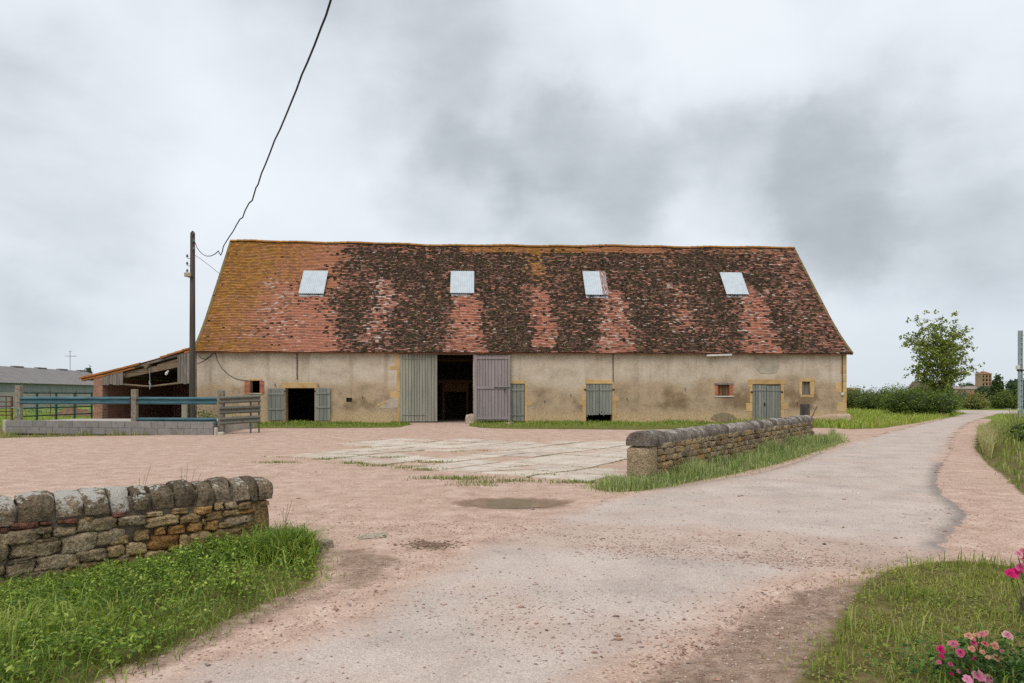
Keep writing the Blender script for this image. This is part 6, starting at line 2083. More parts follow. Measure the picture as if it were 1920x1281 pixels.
# --- lawn with clover in the lower right
X, Y = sample(lawn, 32000, 0.30, lambda x, y, d: np.clip(0.05 + 1.35 * vnoise(x, y, 0.35, 3) - 0.3 * (d < 0.35), 0.02, 1))
blades('lawn_grass', X, Y, 0.02, 0.085, 0.0055, [A(123, 132, 55), A(145, 154, 68), A(165, 170, 85), A(140, 141, 77), A(158, 150, 96)], 'patchy yellow-green lawn in the lower right corner', lean=1.7)
X, Y = sample(lawn, 3200, 0.0, lambda x, y, d: np.clip(vnoise(x, y, 0.45, 13) * 1.6 - 0.6, 0, 1))
blades('lawn_tufts', X, Y, 0.08, 0.22, 0.007, g_fresh, 'longer green grass tufts standing in the lower right lawn', lean=0.6)
X, Y = sample(lawn, 11000, 0.08, lambda x, y, d: np.clip(vnoise(x, y, 0.3, 23) * 1.4 - 0.2, 0, 1))
me = leaves_mesh('clover', np.stack([X, Y, surf_z(X, Y) + rng.uniform(0.004, 0.04, len(X))], -1), 0.022, [A(123, 139, 57), A(145, 154, 72), A(101, 122, 50), A(150, 138, 88)], up=1.5, aspect=0.8)
tag(put('clover', me, M_leaf), 'small clover-like leaves spread through the lower right lawn', 'clover', kind='stuff')

# --- field right of the barn, and the bank on the far side of the lane
X, Y = sample(field_right, 26000, 0.2, lambda x, y, d: np.clip(30 / y, 0, 1) ** 2)
blades('field_grass', X, Y, 0.10, 0.42, 0.035, [A(123, 148, 57), A(147, 165, 70), A(167, 176, 85), A(168, 166, 100)], 'rough bright grass between the barn corner and the hedge', lean=0.6)
X, Y = sample(bank_right, 24000, 0.2, lambda x, y, d: np.clip(14 / y, 0, 1) ** 1.5)
blades('bank_grass', X, Y, 0.12, 0.45, 0.022, g_fresh + [A(176, 174, 110)], 'thick green grass on the bank beyond the lane', lean=0.6, hmod=np.clip(0.35 + sdist(bank_right, X, Y) * 0.7, 0.3, 1.5))
X, Y = sample(PP([(1834, 822), (1850, 815), (1866, 832), (1860, 860), (1842, 852)]), 2600)
blades('dry_grass', X, Y, 0.3, 0.75, 0.018, [A(160, 158, 104), A(178, 170, 122), A(147, 156, 88)], 'tuft of straw-coloured grass on the far bank of the lane', lean=0.5, tipc=straw)
fl_ = [(-60, 31), (-17.6, 33.5), (-18, 46), (-60, 75)]
X, Y = sample(fl_, 16000, 0.0, lambda x, y, d: np.clip(33 / y, 0, 1) ** 2)
blades('field_grass', X, Y, 0.05, 0.22, 0.04, [A(107, 135, 48), A(127, 150, 59), A(143, 159, 72)], 'grazed green field behind the platform and gates', lean=0.6)
# grey-green docks by the mound and bramble by the pole
def herb(name, u, v, w_, h_, n, sz, pal, label, depth=None, cat='plant'):
    x, y = P(u, v) if depth is None else (at(u, v, depth).x, depth)
    p_ = rng.normal(0, 1, (n, 3)) * np.array([w_ * 0.4, w_ * 0.3, h_ * 0.28]) + np.array([0, 0, h_ * 0.45])
    p_[:, 2] = np.abs(p_[:, 2])
    me = leaves_mesh(name, p_, sz, pal, up=0.5)
    r_ = tag(empty(name, (x, y, gz(x, y))), label, cat)
    put('foliage', me, M_leaf, r_)
    for k in range(6):
        q_ = p_[rng.integers(0, n)]
        put('stem', MB().tube([(0, 0, 0), (q_[0] * .4, q_[1] * .4, q_[2] * .6), tuple(q_)], 0.008, 4), M_stalk, r_)
docks = [A(121, 143, 114), A(147, 163, 136), A(99, 128, 77)]
herb('dock_plant', 66, 776, 1.6, 0.55, 240, 0.16, docks, 'grey-green dock plants left of the brown earth heap')
herb('dock_plant', 112, 769, 1.2, 0.6, 200, 0.16, docks, 'grey-green dock plants behind the brown earth heap')
herb('dock_plant', 165, 776, 0.9, 0.4, 120, 0.14, docks, 'small dock plants right of the brown earth heap')
herb('bramble', 378, 786, 1.1, 0.85, 420, 0.10, [A(68, 95, 44), A(92, 117, 55), A(114, 137, 68)], 'dark green bramble growing round the foot of the wooden pole', depth=36.9, cat='bush')
herb('bramble', 398, 788, 0.8, 0.6, 220, 0.09, [A(101, 122, 61), A(132, 148, 83)], 'pale weeds against the barn wall behind the barrier', depth=36.9, cat='bush')
herb('bramble', 444, 790, 0.7, 0.9, 160, 0.08, [A(101, 122, 61), A(132, 148, 83)], 'wispy weed growing behind the grey rail hurdle', depth=34, cat='bush')

# --- trees, hedge and shrubs
M_bark = simple('grey_brown_bark', alb(84, 76, 62), alb(116, 106, 88), 5, 0.95, 0.7, 0.02, vary=0.1, stretch=(3, 3, 0.5))
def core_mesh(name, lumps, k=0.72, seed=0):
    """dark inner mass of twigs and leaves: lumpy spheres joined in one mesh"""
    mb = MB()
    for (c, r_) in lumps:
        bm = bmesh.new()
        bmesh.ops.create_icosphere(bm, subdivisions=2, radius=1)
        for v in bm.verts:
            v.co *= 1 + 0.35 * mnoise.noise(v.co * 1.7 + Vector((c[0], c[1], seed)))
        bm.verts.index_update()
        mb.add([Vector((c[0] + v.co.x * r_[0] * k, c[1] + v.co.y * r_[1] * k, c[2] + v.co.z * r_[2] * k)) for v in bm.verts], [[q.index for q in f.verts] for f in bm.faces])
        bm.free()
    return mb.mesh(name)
def mass_points(lumps, n, shell=0.35):
    vol = np.array([r_[0] * r_[1] + r_[2] * r_[0] for _, r_ in lumps]); vol = vol / vol.sum()
    ci = rng.choice(len(lumps), n, p=vol)
    C = np.array([c for c, _ in lumps])[ci]; Rr = np.array([r_ for _, r_ in lumps])[ci]
    d = rng.normal(0, 1, (n, 3)); d /= np.linalg.norm(d, axis=1)[:, None]
    rad = 1.05 - np.abs(rng.normal(0, shell, n))
    bump = 1 + 0.16 * np.sin(d[:, 0] * 7 + C[:, 0]) * np.sin(d[:, 2] * 9 + C[:, 1])
    p = C + d * Rr * (rad * bump)[:, None]
    return p[p[:, 2] > 0.05]
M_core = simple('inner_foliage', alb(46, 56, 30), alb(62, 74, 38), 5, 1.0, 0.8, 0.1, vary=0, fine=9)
def shrub(name, base, lumps, n, size, pal, label, cat='shrub', shoots=0, group=None, stem=True, core=True, aspect=0.55):
    r_ = tag(empty(name, base), label, cat, group)
    pt_ = mass_points(lumps, n)
    if shoots:
        ext = []
        for _ in range(shoots):
            c, rr = lumps[rng.integers(0, len(lumps))]
            a = rng.uniform(0, 6.28)
            bx_, by_ = c[0] + math.cos(a) * rr[0] * 0.7 * rng.random(), c[1] + math.sin(a) * rr[1] * 0.7 * rng.random()
            hh = rng.uniform(0.3, 0.75)
            for k in range(12):
                f = rng.random()
                ext.append((bx_ + rng.normal(0, 0.05) + 0.12 * f, by_ + rng.normal(0, 0.05), c[2] + rr[2] * 0.85 + hh * f))
        pt_ = np.concatenate([pt_, np.array(ext)])
    put('foliage', leaves_mesh('foliage', pt_, size, pal, up=0.35, aspect=aspect), M_leaf, r_)
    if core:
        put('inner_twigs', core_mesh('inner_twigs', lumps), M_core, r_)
    if stem:
        for (c, rr) in lumps[:8]:
            put('stem', MB().tube([(c[0] * 0.9, c[1] * 0.9, -0.15), (c[0], c[1], c[2])], 0.05, 5, 0.03), M_bark, r_)
    return r_
hedge_pal = [A(77, 93, 46), A(96, 113, 57), A(114, 130, 66), A(134, 146, 79), A(88, 104, 59)]
lum = []
hb = at(1690, 772, 60)
for k in range(22):
    f = k / 21
    u = 1545 + (1772 - 1545) * f
    dep = 72 - 17 * f
    vt = 731 + 2 * math.sin(k * 1.7) + (4 * f)
    p_ = at(u, vt, dep)
    top = p_.z - gz(p_.x, dep)
    lum.append(((p_.x - hb.x, dep - 60, top * 0.48), (1.6 + 0.3 * math.sin(k * 2.3), 1.3, top * 0.54)))
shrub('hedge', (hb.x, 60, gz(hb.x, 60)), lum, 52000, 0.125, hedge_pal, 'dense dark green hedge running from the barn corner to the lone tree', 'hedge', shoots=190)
# lighter bushy end of the hedge
b_ = at(1768, 775, 50)
shrub('shrub', (b_.x, 50, gz(b_.x, 50)), [((-1.4, 0.6, 1.0), (1.5, 1.2, 1.05)), ((0, 0, 0.9), (1.2, 1.0, 0.95)), ((-2.6, 1.4, 1.0), (1.2, 1.1, 1.05))], 9000, 0.105, [A(94, 115, 50), A(116, 137, 61), A(136, 154, 72), A(79, 100, 44)], 'paler rounded bush at the lane end of the hedge', shoots=40)

# the lone young tree, open crown of big leaves
ty_ = 56.0
tb = at(1761, 770, ty_)
tree = tag(empty('tree', (tb.x, ty_, gz(tb.x, ty_))), 'lone young tree with an open leafy crown standing in the hedge', 'tree')
TZ = gz(tb.x, ty_)
def T3(u, v, dy=0.0):
    p = at(u, v, ty_)
    return Vector((p.x - tb.x, dy, p.z - TZ))
tk = MB()
tk.tube([(0, 0, -0.2), (0.03, 0, 1.2), T3(1761, 715)], [0.14, 0.11, 0.09], 9)
lp_ = []
tips = [(1743, 592), (1731, 608), (1775, 588), (1789, 598), (1763, 610), (1720, 622), (1715, 632), (1799, 612), (1806, 626), (1710, 662), (1722, 676), (1815, 640), (1820, 662), (1824, 685), (1808, 700), (1730, 704), (1800, 716), (1752, 640), (1780, 650), (1740, 660), (1795, 668), (1770, 700), (1745, 715), (1785, 722), (1735, 640), (1768, 630), (1712, 648), (1812, 670), (1726, 690), (1790, 694)]
for i, (u, v) in enumerate(tips):
    u = 1761 + (u - 1761) * 0.90
    st_v = min(728, max(v + 45, 668 + rs.uniform(0, 40)))
    s_ = T3(1761 + (u - 1761) * 0.10 + rs.uniform(-2, 2), st_v)
    e_ = T3(u, v, rs.uniform(-1.8, 1.8))
    mid = s_.lerp(e_, 0.5) + Vector((-(e_.x - s_.x) * 0.12, 0, -0.15))
    tk.tube([s_, mid, e_], [0.05, 0.032, 0.012], 6)
    nb = 34
    for k in range(nb):
        f = rs.random() ** 0.8
        q_ = (s_.lerp(mid, f * 2) if f < 0.5 else mid.lerp(e_, f * 2 - 1))
        if f < 0.36: continue
        sp_ = 0.16 + 0.26 * (1 - abs(f - 0.7))
        c_ = q_ + Vector((rs.gauss(0, sp_), rs.gauss(0, sp_), rs.gauss(0, sp_ * 0.8)))
        if k % 3 == 0:
            tk.tube([q_, c_], [0.012, 0.005], 4, cap=False)
        for _ in range(12):
            lp_.append(tuple(c_ + Vector((rs.gauss(0, 0.12), rs.gauss(0, 0.12), rs.gauss(0, 0.11)))))
put('trunk', tk, M_bark, tree)
put('crown', leaves_mesh('crown', lp_, 0.185, [A(101, 117, 48), A(123, 137, 59), A(147, 156, 72), A(85, 104, 48), A(162, 163, 83)], up=0.2, aspect=0.75, droop=0.3), M_leaf, tree)

# shrubs and trees beyond the lane's end
def bush_px(u, vtop, vbase, wpx, dep, pal, label, n=2600, sz=0.2, name='shrub', shoots=20, k=3):
    b_ = at(u, vbase, dep)
    tp = at(u, vtop, dep)
    zg_ = gz(b_.x, dep)
    H = max(tp.z - zg_, 0.5); Wm = wpx / FPX * dep / 2
    lumps = []
    for i in range(k):
        f = (i + 0.5) / k * 2 - 1
        lumps.append(((f * Wm * 0.62, rs.uniform(-0.8, 0.8), H * (0.48 - 0.06 * abs(f))), (Wm * (1.25 / k + 0.14), Wm * 0.5 + 0.4, H * (0.52 - 0.12 * abs(f) * rs.random()))))
    return shrub(name, (b_.x, dep, zg_), lumps, n, sz, pal, label, shoots=shoots, cat='shrub')
p_dark = [A(57, 74, 37), A(74, 93, 46), A(92, 109, 55)]
p_mid = [A(85, 102, 50), A(107, 124, 61), A(127, 139, 72)]
p_yel = [A(134, 137, 72), A(144, 142, 84), A(114, 126, 63), A(160, 152, 100)]
bush_px(1820, 743, 772, 66, 68, p_yel, 'yellowish weedy bush at the bend of the lane', 6000, 0.15, shoots=60, k=4)
bush_px(1863, 709, 770, 17, 72, p_dark, 'narrow dark green sapling in front of the church tower', 3000, 0.2, 'sapling', shoots=14, k=1)
bush_px(1884, 738, 772, 60, 69, p_mid, 'broad green bush at the lane bend right of the sapling', 6500, 0.15, shoots=40, k=4)
bush_px(1921, 716, 775, 44, 70, p_dark, 'tall dark bush behind the metal pole at the right edge', 5500, 0.15, shoots=20, k=2)
bush_px(1800, 738, 768, 24, 110, [A(92, 111, 92), A(110, 126, 105)], 'grey-green bush beside the low stone building', 1500, 0.3, shoots=8, k=2)
bush_px(1932, 690, 760, 40, 62, p_mid, 'leafy tree leaning in at the right edge beyond the bank', 1800, 0.22, 'edge_tree', shoots=20, k=2)
bx_ = P(1905, 835)
shrub('shrub', (bx_[0] + 1.0, bx_[1] + 1.0, gz(*bx_)), [((0.3, 0, 0.22), (0.7, 0.8, 0.34)), ((1.3, 1.0, 0.36), (1.1, 1.1, 0.5)), ((2.6, 0.4, 0.4), (1.2, 1.2, 0.55))], 9000, 0.06, [A(92, 115, 50), A(114, 137, 59), A(134, 152, 72)], 'dark green bush on the bank at the right edge of the lane', shoots=60)
cw = at(1907, 770, 32)
cwp = tag(empty('cow_parsley', (cw.x, 32, gz(cw.x, 32))), 'white-flowered umbel plant at the foot of the metal pole', 'plant')
st = MB(); pf = []
for k in range(9):
    hx_, hy_, hz_ = rs.uniform(-.4, .4), rs.uniform(-.3, .3), rs.uniform(0.6, 1.0)
    put('stem', MB().tube([(0, 0, 0), (hx_, hy_, hz_)], 0.012, 4), M_stalk, cwp)
    for _ in range(26):
        pf.append((hx_ + rs.gauss(0, 0.07), hy_ + rs.gauss(0, 0.07), hz_ + rs.gauss(0, 0.02)))
put('flower_head', leaves_mesh('flower_head', pf, 0.05, [A(214, 214, 196), A(196, 200, 176)], up=2), M_petal, cwp)

# ------------------------------------------------------------------ far village
M_tower = simple('ochre_church_stone', alb(148, 126, 100), alb(168, 146, 118), 0.3, 0.95, 0.2, vary=0.0)
M_redroof = simple('red_village_roof', alb(146, 92, 78), alb(166, 112, 96), 0.4, 0.95, 0.2, vary=0.1)
M_greyroof = simple('weathered_church_roof', alb(146, 132, 126), alb(164, 150, 142), 0.4, 0.95, 0.2, vary=0)
M_void = simple('dark_opening', alb(52, 50, 50), alb(66, 62, 60), 1, 0.9, 0, vary=0)
CD = 400.0
def C3(u, v, d=CD):
    return at(u, v, d)
cb = C3(1850, 745)
ch = tag(empty('church', (cb.x, CD, gz(cb.x, CD))), 'distant village church with square red-capped bell tower', 'church')
def chput(name, mb, m, parent=None):
    mb.v = [tuple(Vector(p) - ch.location) for p in mb.v]
    return put(name, mb, m, parent or ch)
tw0, tw1 = C3(1841, 0).x, C3(1859.5, 0).x
TWd = tw1 - tw0
zt_ = C3(0, 701).z; za_ = C3(0, 695.5).z
# tower shell with real paired bell openings on three storeys
ops_ = []
for v0, v1 in ((704, 708.2), (711, 715.2), (718.6, 722.8)):
    z1__ = C3(0, v0).z; z0__ = C3(0, v1).z
    for c_ in (0.17, 0.5, 0.83):
        ops_.append((TWd * c_ - 0.58, TWd * c_ + 0.58, z0__, z1__))
tm_ = wall_with_openings(TWd, zt_, 0.0, 0.5, ops_)
tm_.v = [(x + tw0, y + CD, z) for x, y, z in tm_.v]
tow = chput('tower', tm_, M_tower)
chput('tower_side', MB().box(tw0, tw0 + 0.5, CD + 0.52, CD + TWd, 0, zt_), M_tower)
chput('tower_side', MB().box(tw1 - 0.5, tw1, CD + 0.52, CD + TWd, 0, zt_), M_tower)
chput('tower_back', MB().box(tw0 + 0.51, tw1 - 0.51, CD + TWd - 0.5, CD + TWd, 0, zt_), M_tower)
for v in (709.6, 716.8, 724.2, 702.4):
    zz = C3(0, v).z
    chput('string_course', MB().box(tw0 - 0.12, tw1 + 0.12, CD - 0.12, CD - 0.003, zz - 0.12, zz + 0.12), M_redroof)
cxm = (tw0 + tw1) / 2
e_ = 0.35
chput('tower_roof', MB().add([(tw0 - e_, CD - e_, zt_), (tw1 + e_, CD - e_, zt_), (tw1 + e_, CD + TWd + e_, zt_), (tw0 - e_, CD + TWd + e_, zt_), (cxm, CD + TWd / 2, za_)], [(0, 1, 4), (1, 2, 4), (2, 3, 4), (3, 0, 4), (0, 3, 2, 1)]), M_redroof)
chput('cross', MB().tube([(cxm, CD + TWd / 2, za_ - 0.1), (cxm, CD + TWd / 2, za_ + 1.2)], 0.06, 5).tube([(cxm - 0.3, CD + TWd / 2, za_ + 0.85), (cxm + 0.3, CD + TWd / 2, za_ + 0.85)], 0.05, 5), M_iron)
n0_, n1_ = C3(1783, 0).x, C3(1840.5, 0).x
ze_, zr_ = C3(0, 729.5).z, C3(0, 725).z + 0.4
nm = wall_with_openings(n1_ - n0_, ze_, 0.0, 0.5, [(C3(u, 0).x - n0_ - 0.3, C3(u, 0).x - n0_ + 0.3, C3(0, 736.5).z, C3(0, 732).z) for u in (1789, 1800, 1806, 1811.5, 1822, 1830)])
nm.v = [(x + n0_, y + CD + 1, z) for x, y, z in nm.v]
chput('nave_wall', nm, M_tower)
chput('nave_back', MB().box(n0_, n1_, CD + 9, CD + 9.5, 0, ze_), M_void)
chput('nave_roof', MB().add([(n0_ - 0.4, CD + 0.5, ze_), (n1_, CD + 0.5, ze_), (n1_, CD + 5.2, zr_), (n0_ - 0.4, CD + 5.2, zr_), (n0_ - 0.4, CD + 10, ze_), (n1_, CD + 10, ze_)], [(0, 1, 2, 3), (3, 2, 5, 4), (0, 3, 4), (1, 5, 2)]), M_greyroof)
ai0, ai1 = C3(1812, 0).x, C3(1838, 0).x
chput('aisle_roof', MB().add([(ai0, CD - 3, C3(0, 739).z), (ai1, CD - 3, C3(0, 739).z), (ai1, CD + 0.98, C3(0, 734.5).z), (ai0, CD + 0.98, C3(0, 734.5).z), (ai0, CD - 2.8, 0), (ai1, CD - 2.8, 0)], [(0, 1, 2, 3), (0, 4, 5, 1)]), M_redroof)

def house(u0, u1, ve, vr, dep, wallm, roofm, label, win=True, gable_front=False):
    x0, x1 = at(u0, 0, dep).x, at(u1, 0, dep).x
    ze, zr = at(0, ve, dep).z, at(0, vr, dep).z
    zg_ = gz(x0, dep)
    h = tag(empty('house', ((x0 + x1) / 2, dep, zg_)), label, 'house')
    w_ = x1 - x0; dp = max(5.0, w_ * 0.8)
    H_ = ze - zg_
    holes = []
    if win and w_ > 2:
        holes = [(w_ * f - 0.4, w_ * f + 0.4, H_ * 0.45, H_ * 0.75) for f in (0.3, 0.7)]
    m_ = wall_with_openings(w_, H_, -0.3, 0.4, holes)
    m_.v = [(x - w_ / 2, y, z) for x, y, z in m_.v]
    put('wall', m_, wallm, h)
    put('side_wall', MB().box(-w_ / 2 + .002, -w_ / 2 + 0.4, 0.41, dp, -0.3, H_), wallm, h)
    put('side_wall', MB().box(w_ / 2 - 0.4, w_ / 2 - .002, 0.41, dp, -0.3, H_), wallm, h)
    for (xa, xb, za_, zb_) in holes:
        put('window', MB().box(xa - w_ / 2 + 0.01, xb - w_ / 2 - 0.01, 0.2, 0.24, za_ + 0.01, zb_ - 0.01), M_void, h)
    o_ = 0.3
    if gable_front:
        vs = [(-w_ / 2 - o_, -o_, H_ - 0.1), (w_ / 2 + o_, -o_, H_ - 0.1), (0, -o_, zr - zg_), (-w_ / 2 - o_, dp, H_ - .1), (w_ / 2 + o_, dp, H_ - .1), (0, dp, zr - zg_)]
        put('roof', MB().add(vs, [(0, 2, 5, 3), (2, 1, 4, 5), (0, 1, 2), (3, 5, 4), (0, 3, 4, 1)]), roofm, h)
    else:
        vs = [(-w_ / 2 - o_, -o_, H_ + 0.01), (w_ / 2 + o_, -o_, H_ + 0.01), (w_ / 2 + o_, dp + o_, H_ + 0.01), (-w_ / 2 - o_, dp + o_, H_ + .01), (-w_ / 2 - o_, dp / 2, zr - zg_), (w_ / 2 + o_, dp / 2, zr - zg_)]
        put('roof', MB().add(vs, [(0, 1, 5, 4), (2, 3, 4, 5), (0, 4, 3), (1, 2, 5), (0, 3, 2, 1)]), roofm, h)
M_pinkwall = simple('pale_village_wall', alb(166, 142, 124), alb(188, 166, 146), 0.5, 0.95, 0.1, vary=0)
house(1779, 1788, 742, 737, 130, M_pinkwall, M_redroof, 'small pink stone building beside the hedge end below the church', False)
house(1871, 1882, 736, 731, 260, M_pinkwall, M_redroof, 'distant red-roofed house just right of the church tower sapling')
house(1885, 1898, 738, 733, 240, M_pinkwall, M_redroof, 'distant pale house with red roof behind the broad bush')
house(1735, 1749, 728, 714, 120, M_tower, simple('brown_tile_roof', alb(104, 88, 78), alb(124, 106, 94), 0.6, 0.95, 0.1, vary=0), 'brown roof peeping over the hedge beside the lone tree', False, True)
house(1602, 1613, 731, 726.5, 150, M_tower, M_tower, 'tan gable top just showing over the hedge near the barn', False)
p_far = [A(77, 95, 72), A(92, 111, 85), A(68, 87, 66)]
def far_tree(u, vtop, wpx, dep, label, n=1500, sz=0.9):
    b_ = at(u, 745, dep); H = at(u, vtop, dep).z
    Wm = wpx / FPX * dep / 2
    r_ = tag(empty('tree', (b_.x, dep, gz(b_.x, dep))), label, 'tree')
    lumps = [((0, 0, H * 0.62), (Wm, Wm, H * 0.38)), ((-Wm * 0.5, 0, H * 0.5), (Wm * 0.6, Wm * 0.6, H * 0.36)), ((Wm * 0.55, 0, H * 0.52), (Wm * 0.55, Wm * 0.6, H * 0.34))]
    put('crown', leaves_mesh('crown', mass_points(lumps, n), sz, p_far, up=0.3, aspect=0.8), M_leaf, r_)
    put('inner_twigs', core_mesh('inner_twigs', lumps, 0.85), M_core, r_)
    put('trunk', MB().tube([(0, 0, -0.3), (0, 0, H * 0.6)], 0.3, 7, 0.15), M_bark, r_)
far_tree(1814, 719.5, 34, 460, 'rounded dark tree crown behind the church nave')
far_tree(1772, 727, 26, 240, 'grey-green tree between the lone tree and the church', 1200, 0.6)
far_tree(1844, 728, 26, 220, 'green tree crown at the foot of the church tower', 1200, 0.6)
far_tree(1905, 716, 32, 160, 'broad tree behind the power pole at the right', 1600, 0.5)
far_tree(166, 692, 16, 140, 'small tree top peeping over the far cattle shed', 700, 0.35)
# a line of far hedges closes the horizon
for i, (u0, u1, vt, dep) in enumerate(((-200, 175, 741, 260), (1580, 1960, 738, 300))):
    x0, x1 = at(u0, 0, dep).x, at(u1, 0, dep).x
    H = at(0, vt, dep).z - gz(0, dep)
    k = 26
    lumps = [((x0 + (x1 - x0) * (q + 0.5) / k, dep + rs.uniform(-3, 3), H * 0.5), ((x1 - x0) / k * 0.8, 3.0, H * 0.5 * rs.uniform(0.8, 1.15))) for q in range(k)]
    me = leaves_mesh('treeline', mass_points(lumps, 5000), 0.7, p_far, up=0.3, aspect=0.8)
    tl_ = tag(put('treeline', me, M_leaf), ('far line of field hedges behind the cattle shed', 'far line of hedges and trees below the church')[i], 'treeline', kind='stuff')
    put('inner_twigs', core_mesh('inner_twigs', lumps, 0.8), M_core, tl_)

# galvanised lattice post at the right edge
gp = at(1913.2, 772, 47)
GZp = gz(gp.x, 47)
M_galv = simple('dull_galvanised_steel', alb(150, 158, 162), alb(178, 186, 190), 2, 0.55, 0.1, vary=0.04, metal=0.2)
pp_ = tag(empty('metal_pole', (gp.x, 47, GZp)), 'grey galvanised steel post standing in the bank at the right edge', 'pole')
Hp = at(0, 620, 47).z - GZp
put('shaft', MB().box(-0.11, -0.06, -0.10, 0.10, -0.3, Hp).box(0.06, 0.11, -0.10, 0.10, -0.3, Hp).box(-0.059, 0.059, -0.02, 0.02, -0.3, Hp), M_galv, pp_)
for k in range(16):
    put('batten', MB().box(-0.058, 0.058, -0.085, -0.025, k * 0.36 + 0.1, k * 0.36 + 0.16), M_galv, pp_)
zz = at(0, 690, 47).z - GZp
put('meter_box', MB().bbox(-0.30, -0.135, -0.16, 0.06, zz - 0.1, zz + 0.16, 0.02), M_white, pp_)
put('clamp', MB().bbox(-0.17, 0.17, -0.13, 0.13, zz - 0.22, zz - 0.11, 0.01), M_iron, pp_)
put('wire', MB().tube([(0.1, 0, Hp - 0.3), (0.35, -0.5, Hp - 0.42), (2.4, -4, Hp - 0.2)], 0.012, 5), M_black, pp_)
# far power pole with a bowed crossarm
fp = at(1881.5, 745, 150)
fpp = tag(empty('power_pole', (fp.x, 150, gz(fp.x, 150))), 'distant power pole with a bowed crossarm near the church', 'utility pole')
Zt = at(0, 720, 150).z - gz(fp.x, 150)
put('shaft', MB().tube([(0, 0, -0.3), (0, 0, Zt)], 0.14, 6, 0.1), M_pole, fpp)
put('crossarm', MB().tube([(-0.75, 0, Zt + 0.55), (0, 0, Zt - 0.15), (0.75, 0, Zt + 0.55)], 0.06, 5), M_iron, fpp)
arc = [(1.2 * math.sin(a), 0, Zt - 0.35 + 1.0 * math.cos(a)) for a in np.linspace(-1.25, 1.25, 11)]
put('bow', MB().tube(arc, 0.03, 5), M_iron, fpp)

# ------------------------------------------------------------------ roses in the lower right corner
def bloom_mesh(name, seed, open_=0.8, n=19):
    """a rose: petals in three whorls"""
    r0 = random.Random(seed)
    vs = []; fs = []
    for i in range(n):
        ring_ = i / n
        a = i * 2.4 + r0.uniform(-.3, .3)
        tilt = (0.25 + ring_ * 1.05 * open_)
        L = 0.5 * (0.55 + 0.45 * ring_) * r0.uniform(0.85, 1.1)
        wd = L * 0.95
        o = len(vs)
        for (u_, w_, cu_) in ((0.05, 0.25, 0), (0.45, 0.85, 0.06), (0.8, 1.0, 0.03), (1.0, 0.7, -0.10)):
            for s_ in (-1, 0, 1):
                rad = u_ * L * math.sin(tilt) + 0.03
                zz = u_ * L * math.cos(tilt) + cu_ * (0.7 if s_ == 0 else 1.3) + (0.05 if s_ else 0) * u_
                t_ = s_ * w_ * wd * 0.5
                vs.append((rad * math.cos(a) - t_ * math.sin(a) + r0.uniform(-.015, .015), rad * math.sin(a) + t_ * math.cos(a) + r0.uniform(-.015, .015), zz + r0.uniform(-.02, .02)))
        for j in range(3):
            for k in range(2):
                q = o + j * 3 + k
                fs.append((q, q + 1, q + 4, q + 3))
    return vs, fs
def bloom(parent, pos, size, col, col2, seed, face):
    vs, fs = bloom_mesh('bloom', seed, rs.uniform(0.7, 1.1))
    V = np.array(vs)
    rad = np.hypot(V[:, 0], V[:, 1]) / 0.5
    c = np.array(col)[None] * np.clip(rad, 0, 1)[:, None] + np.array(col2)[None] * (1 - np.clip(rad, 0, 1))[:, None]
    c = c * rng.uniform(0.85, 1.15, (len(V), 1))
    me = quads_mesh('bloom', V, np.array(fs), c, True)
    o = put('bloom', me, M_petal, parent, pos, (rs.uniform(0.3, 1.1), rs.uniform(-.5, .5), rs.uniform(0, 6.28)) if face else (0, 0, 0), (size, size, size * 0.9))
    if face:
        o.rotation_euler = Vector((rs.uniform(-.5, .3), -1.0, rs.uniform(0.5, 1.4))).to_track_quat('Z', 'Y').to_euler()
    return o
hot = A(222, 44, 130); mag = A(190, 26, 96); pink = A(206, 110, 148); lpk = A(232, 158, 188); bei = A(214, 168, 138); pbe = A(212, 140, 132); wpk = A(228, 190, 186)
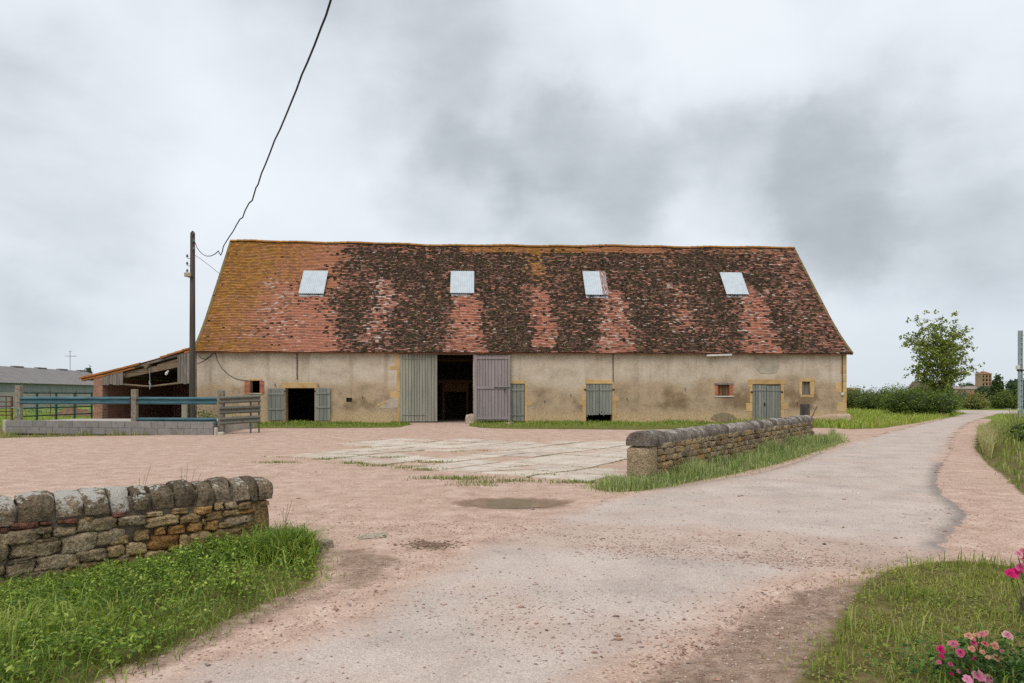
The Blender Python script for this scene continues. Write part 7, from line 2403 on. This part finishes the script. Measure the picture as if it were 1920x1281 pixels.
def rosebush(label, base, dep, flowers, nleaf, spread, hgt, buds=()):
    r_ = tag(empty('rose_bush', (base[0], base[1], gz(*base))), label, 'rose bush')
    rz0 = Vector(r_.location)
    st = MB()
    for i, (u, v, s, c1, c2) in enumerate(flowers):
        dd = dep + rs.uniform(-0.10, 0.12)
        p_ = at(u, v, dd) - rz0
        bloom(r_, p_, s / FPX * dd * 1.15, c1, c2, 700 + i, True)
        q_ = Vector((p_.x * 0.5 + rs.uniform(-.05, .05), p_.y * 0.4 + 0.03, p_.z * 0.5))
        st.tube([(p_.x * 0.2, p_.y * 0.2, 0), q_, p_], 0.004, 5, 0.0025)
    for (u, v) in buds:
        dd = dep - 0.05
        p_ = at(u, v, dd) - rz0
        put('bud', quads_mesh('bud', *[np.array(x) for x in bloom_mesh('b', 5, 0.15, 6)], np.tile(A(206, 40, 84), (72, 1))), M_petal, r_, p_, (0, 0, 0), (0.02, 0.02, 0.028))
        st.tube([(p_.x * 0.4, p_.y * 0.4, 0), p_], 0.003, 4)
    put('stems', st, simple('rose_stems', alb(84, 104, 50), alb(112, 122, 66), 10, 0.7, 0, vary=0), r_)
    lp2 = rng.normal(0, 1, (nleaf, 3)) * np.array(spread) * 0.5
    lp2[:, 2] = np.abs(lp2[:, 2]) * 0.9 + 0.02
    lp2 = lp2[lp2[:, 2] < hgt]
    put('foliage', leaves_mesh('foliage', lp2 + np.array([0.05, 0.05, 0]), 0.034, [A(50, 78, 37), A(68, 100, 44), A(88, 122, 55), A(107, 137, 68)], up=0.8, aspect=0.6), M_leaf, r_)
    return r_
f1 = [(1762, 1218, 15, hot, mag), (1764, 1232, 11, mag, mag), (1787, 1209, 18, pbe, pink), (1799, 1224, 17, pink, mag), (1815, 1193, 14, bei, pbe), (1831, 1193, 11, bei, pbe), (1823, 1199, 11, pbe, pink), (1841, 1190, 13, pbe, pink), (1849, 1186, 9, bei, bei), (1888, 1192, 17, wpk, pink),
      (1826, 1207, 11, pink, hot), (1846, 1208, 12, pbe, mag), (1864, 1212, 15, bei, pbe), (1821, 1217, 12, bei, pbe), (1833, 1220, 13, bei, pbe), (1843, 1223, 9, bei, pbe), (1852, 1233, 9, bei, bei), (1866, 1235, 14, bei, pbe), (1826, 1235, 10, pink, mag), (1781, 1246, 10, pink, mag), (1760, 1243, 9, pink, hot),
      (1832, 1270, 25, lpk, pink), (1812, 1275, 20, lpk, lpk), (1851, 1273, 19, lpk, pink), (1797, 1259, 10, pink, lpk), (1783, 1264, 8, hot, mag), (1878, 1222, 9, pbe, pink)]
rosebush('low rose bush with pink and faded beige blooms in the lower right corner', (2.66, 3.80), 3.72, f1, 1700, (0.46, 0.26, 0.24), 0.24, buds=((1814, 1259), (1858, 1270)))
f2 = [(1893, 1078, 21, hot, mag), (1903, 1072, 14, hot, hot), (1912, 1066, 22, pink, hot), (1908, 1040, 17, wpk, pink), (1917, 1048, 15, pbe, mag), (1918, 1034, 14, pbe, pink)]
rosebush('taller rose bush with bright pink blooms leaning in at the right edge', (2.80, 3.42), 3.36, f2, 420, (0.2, 0.22, 0.8), 0.72)
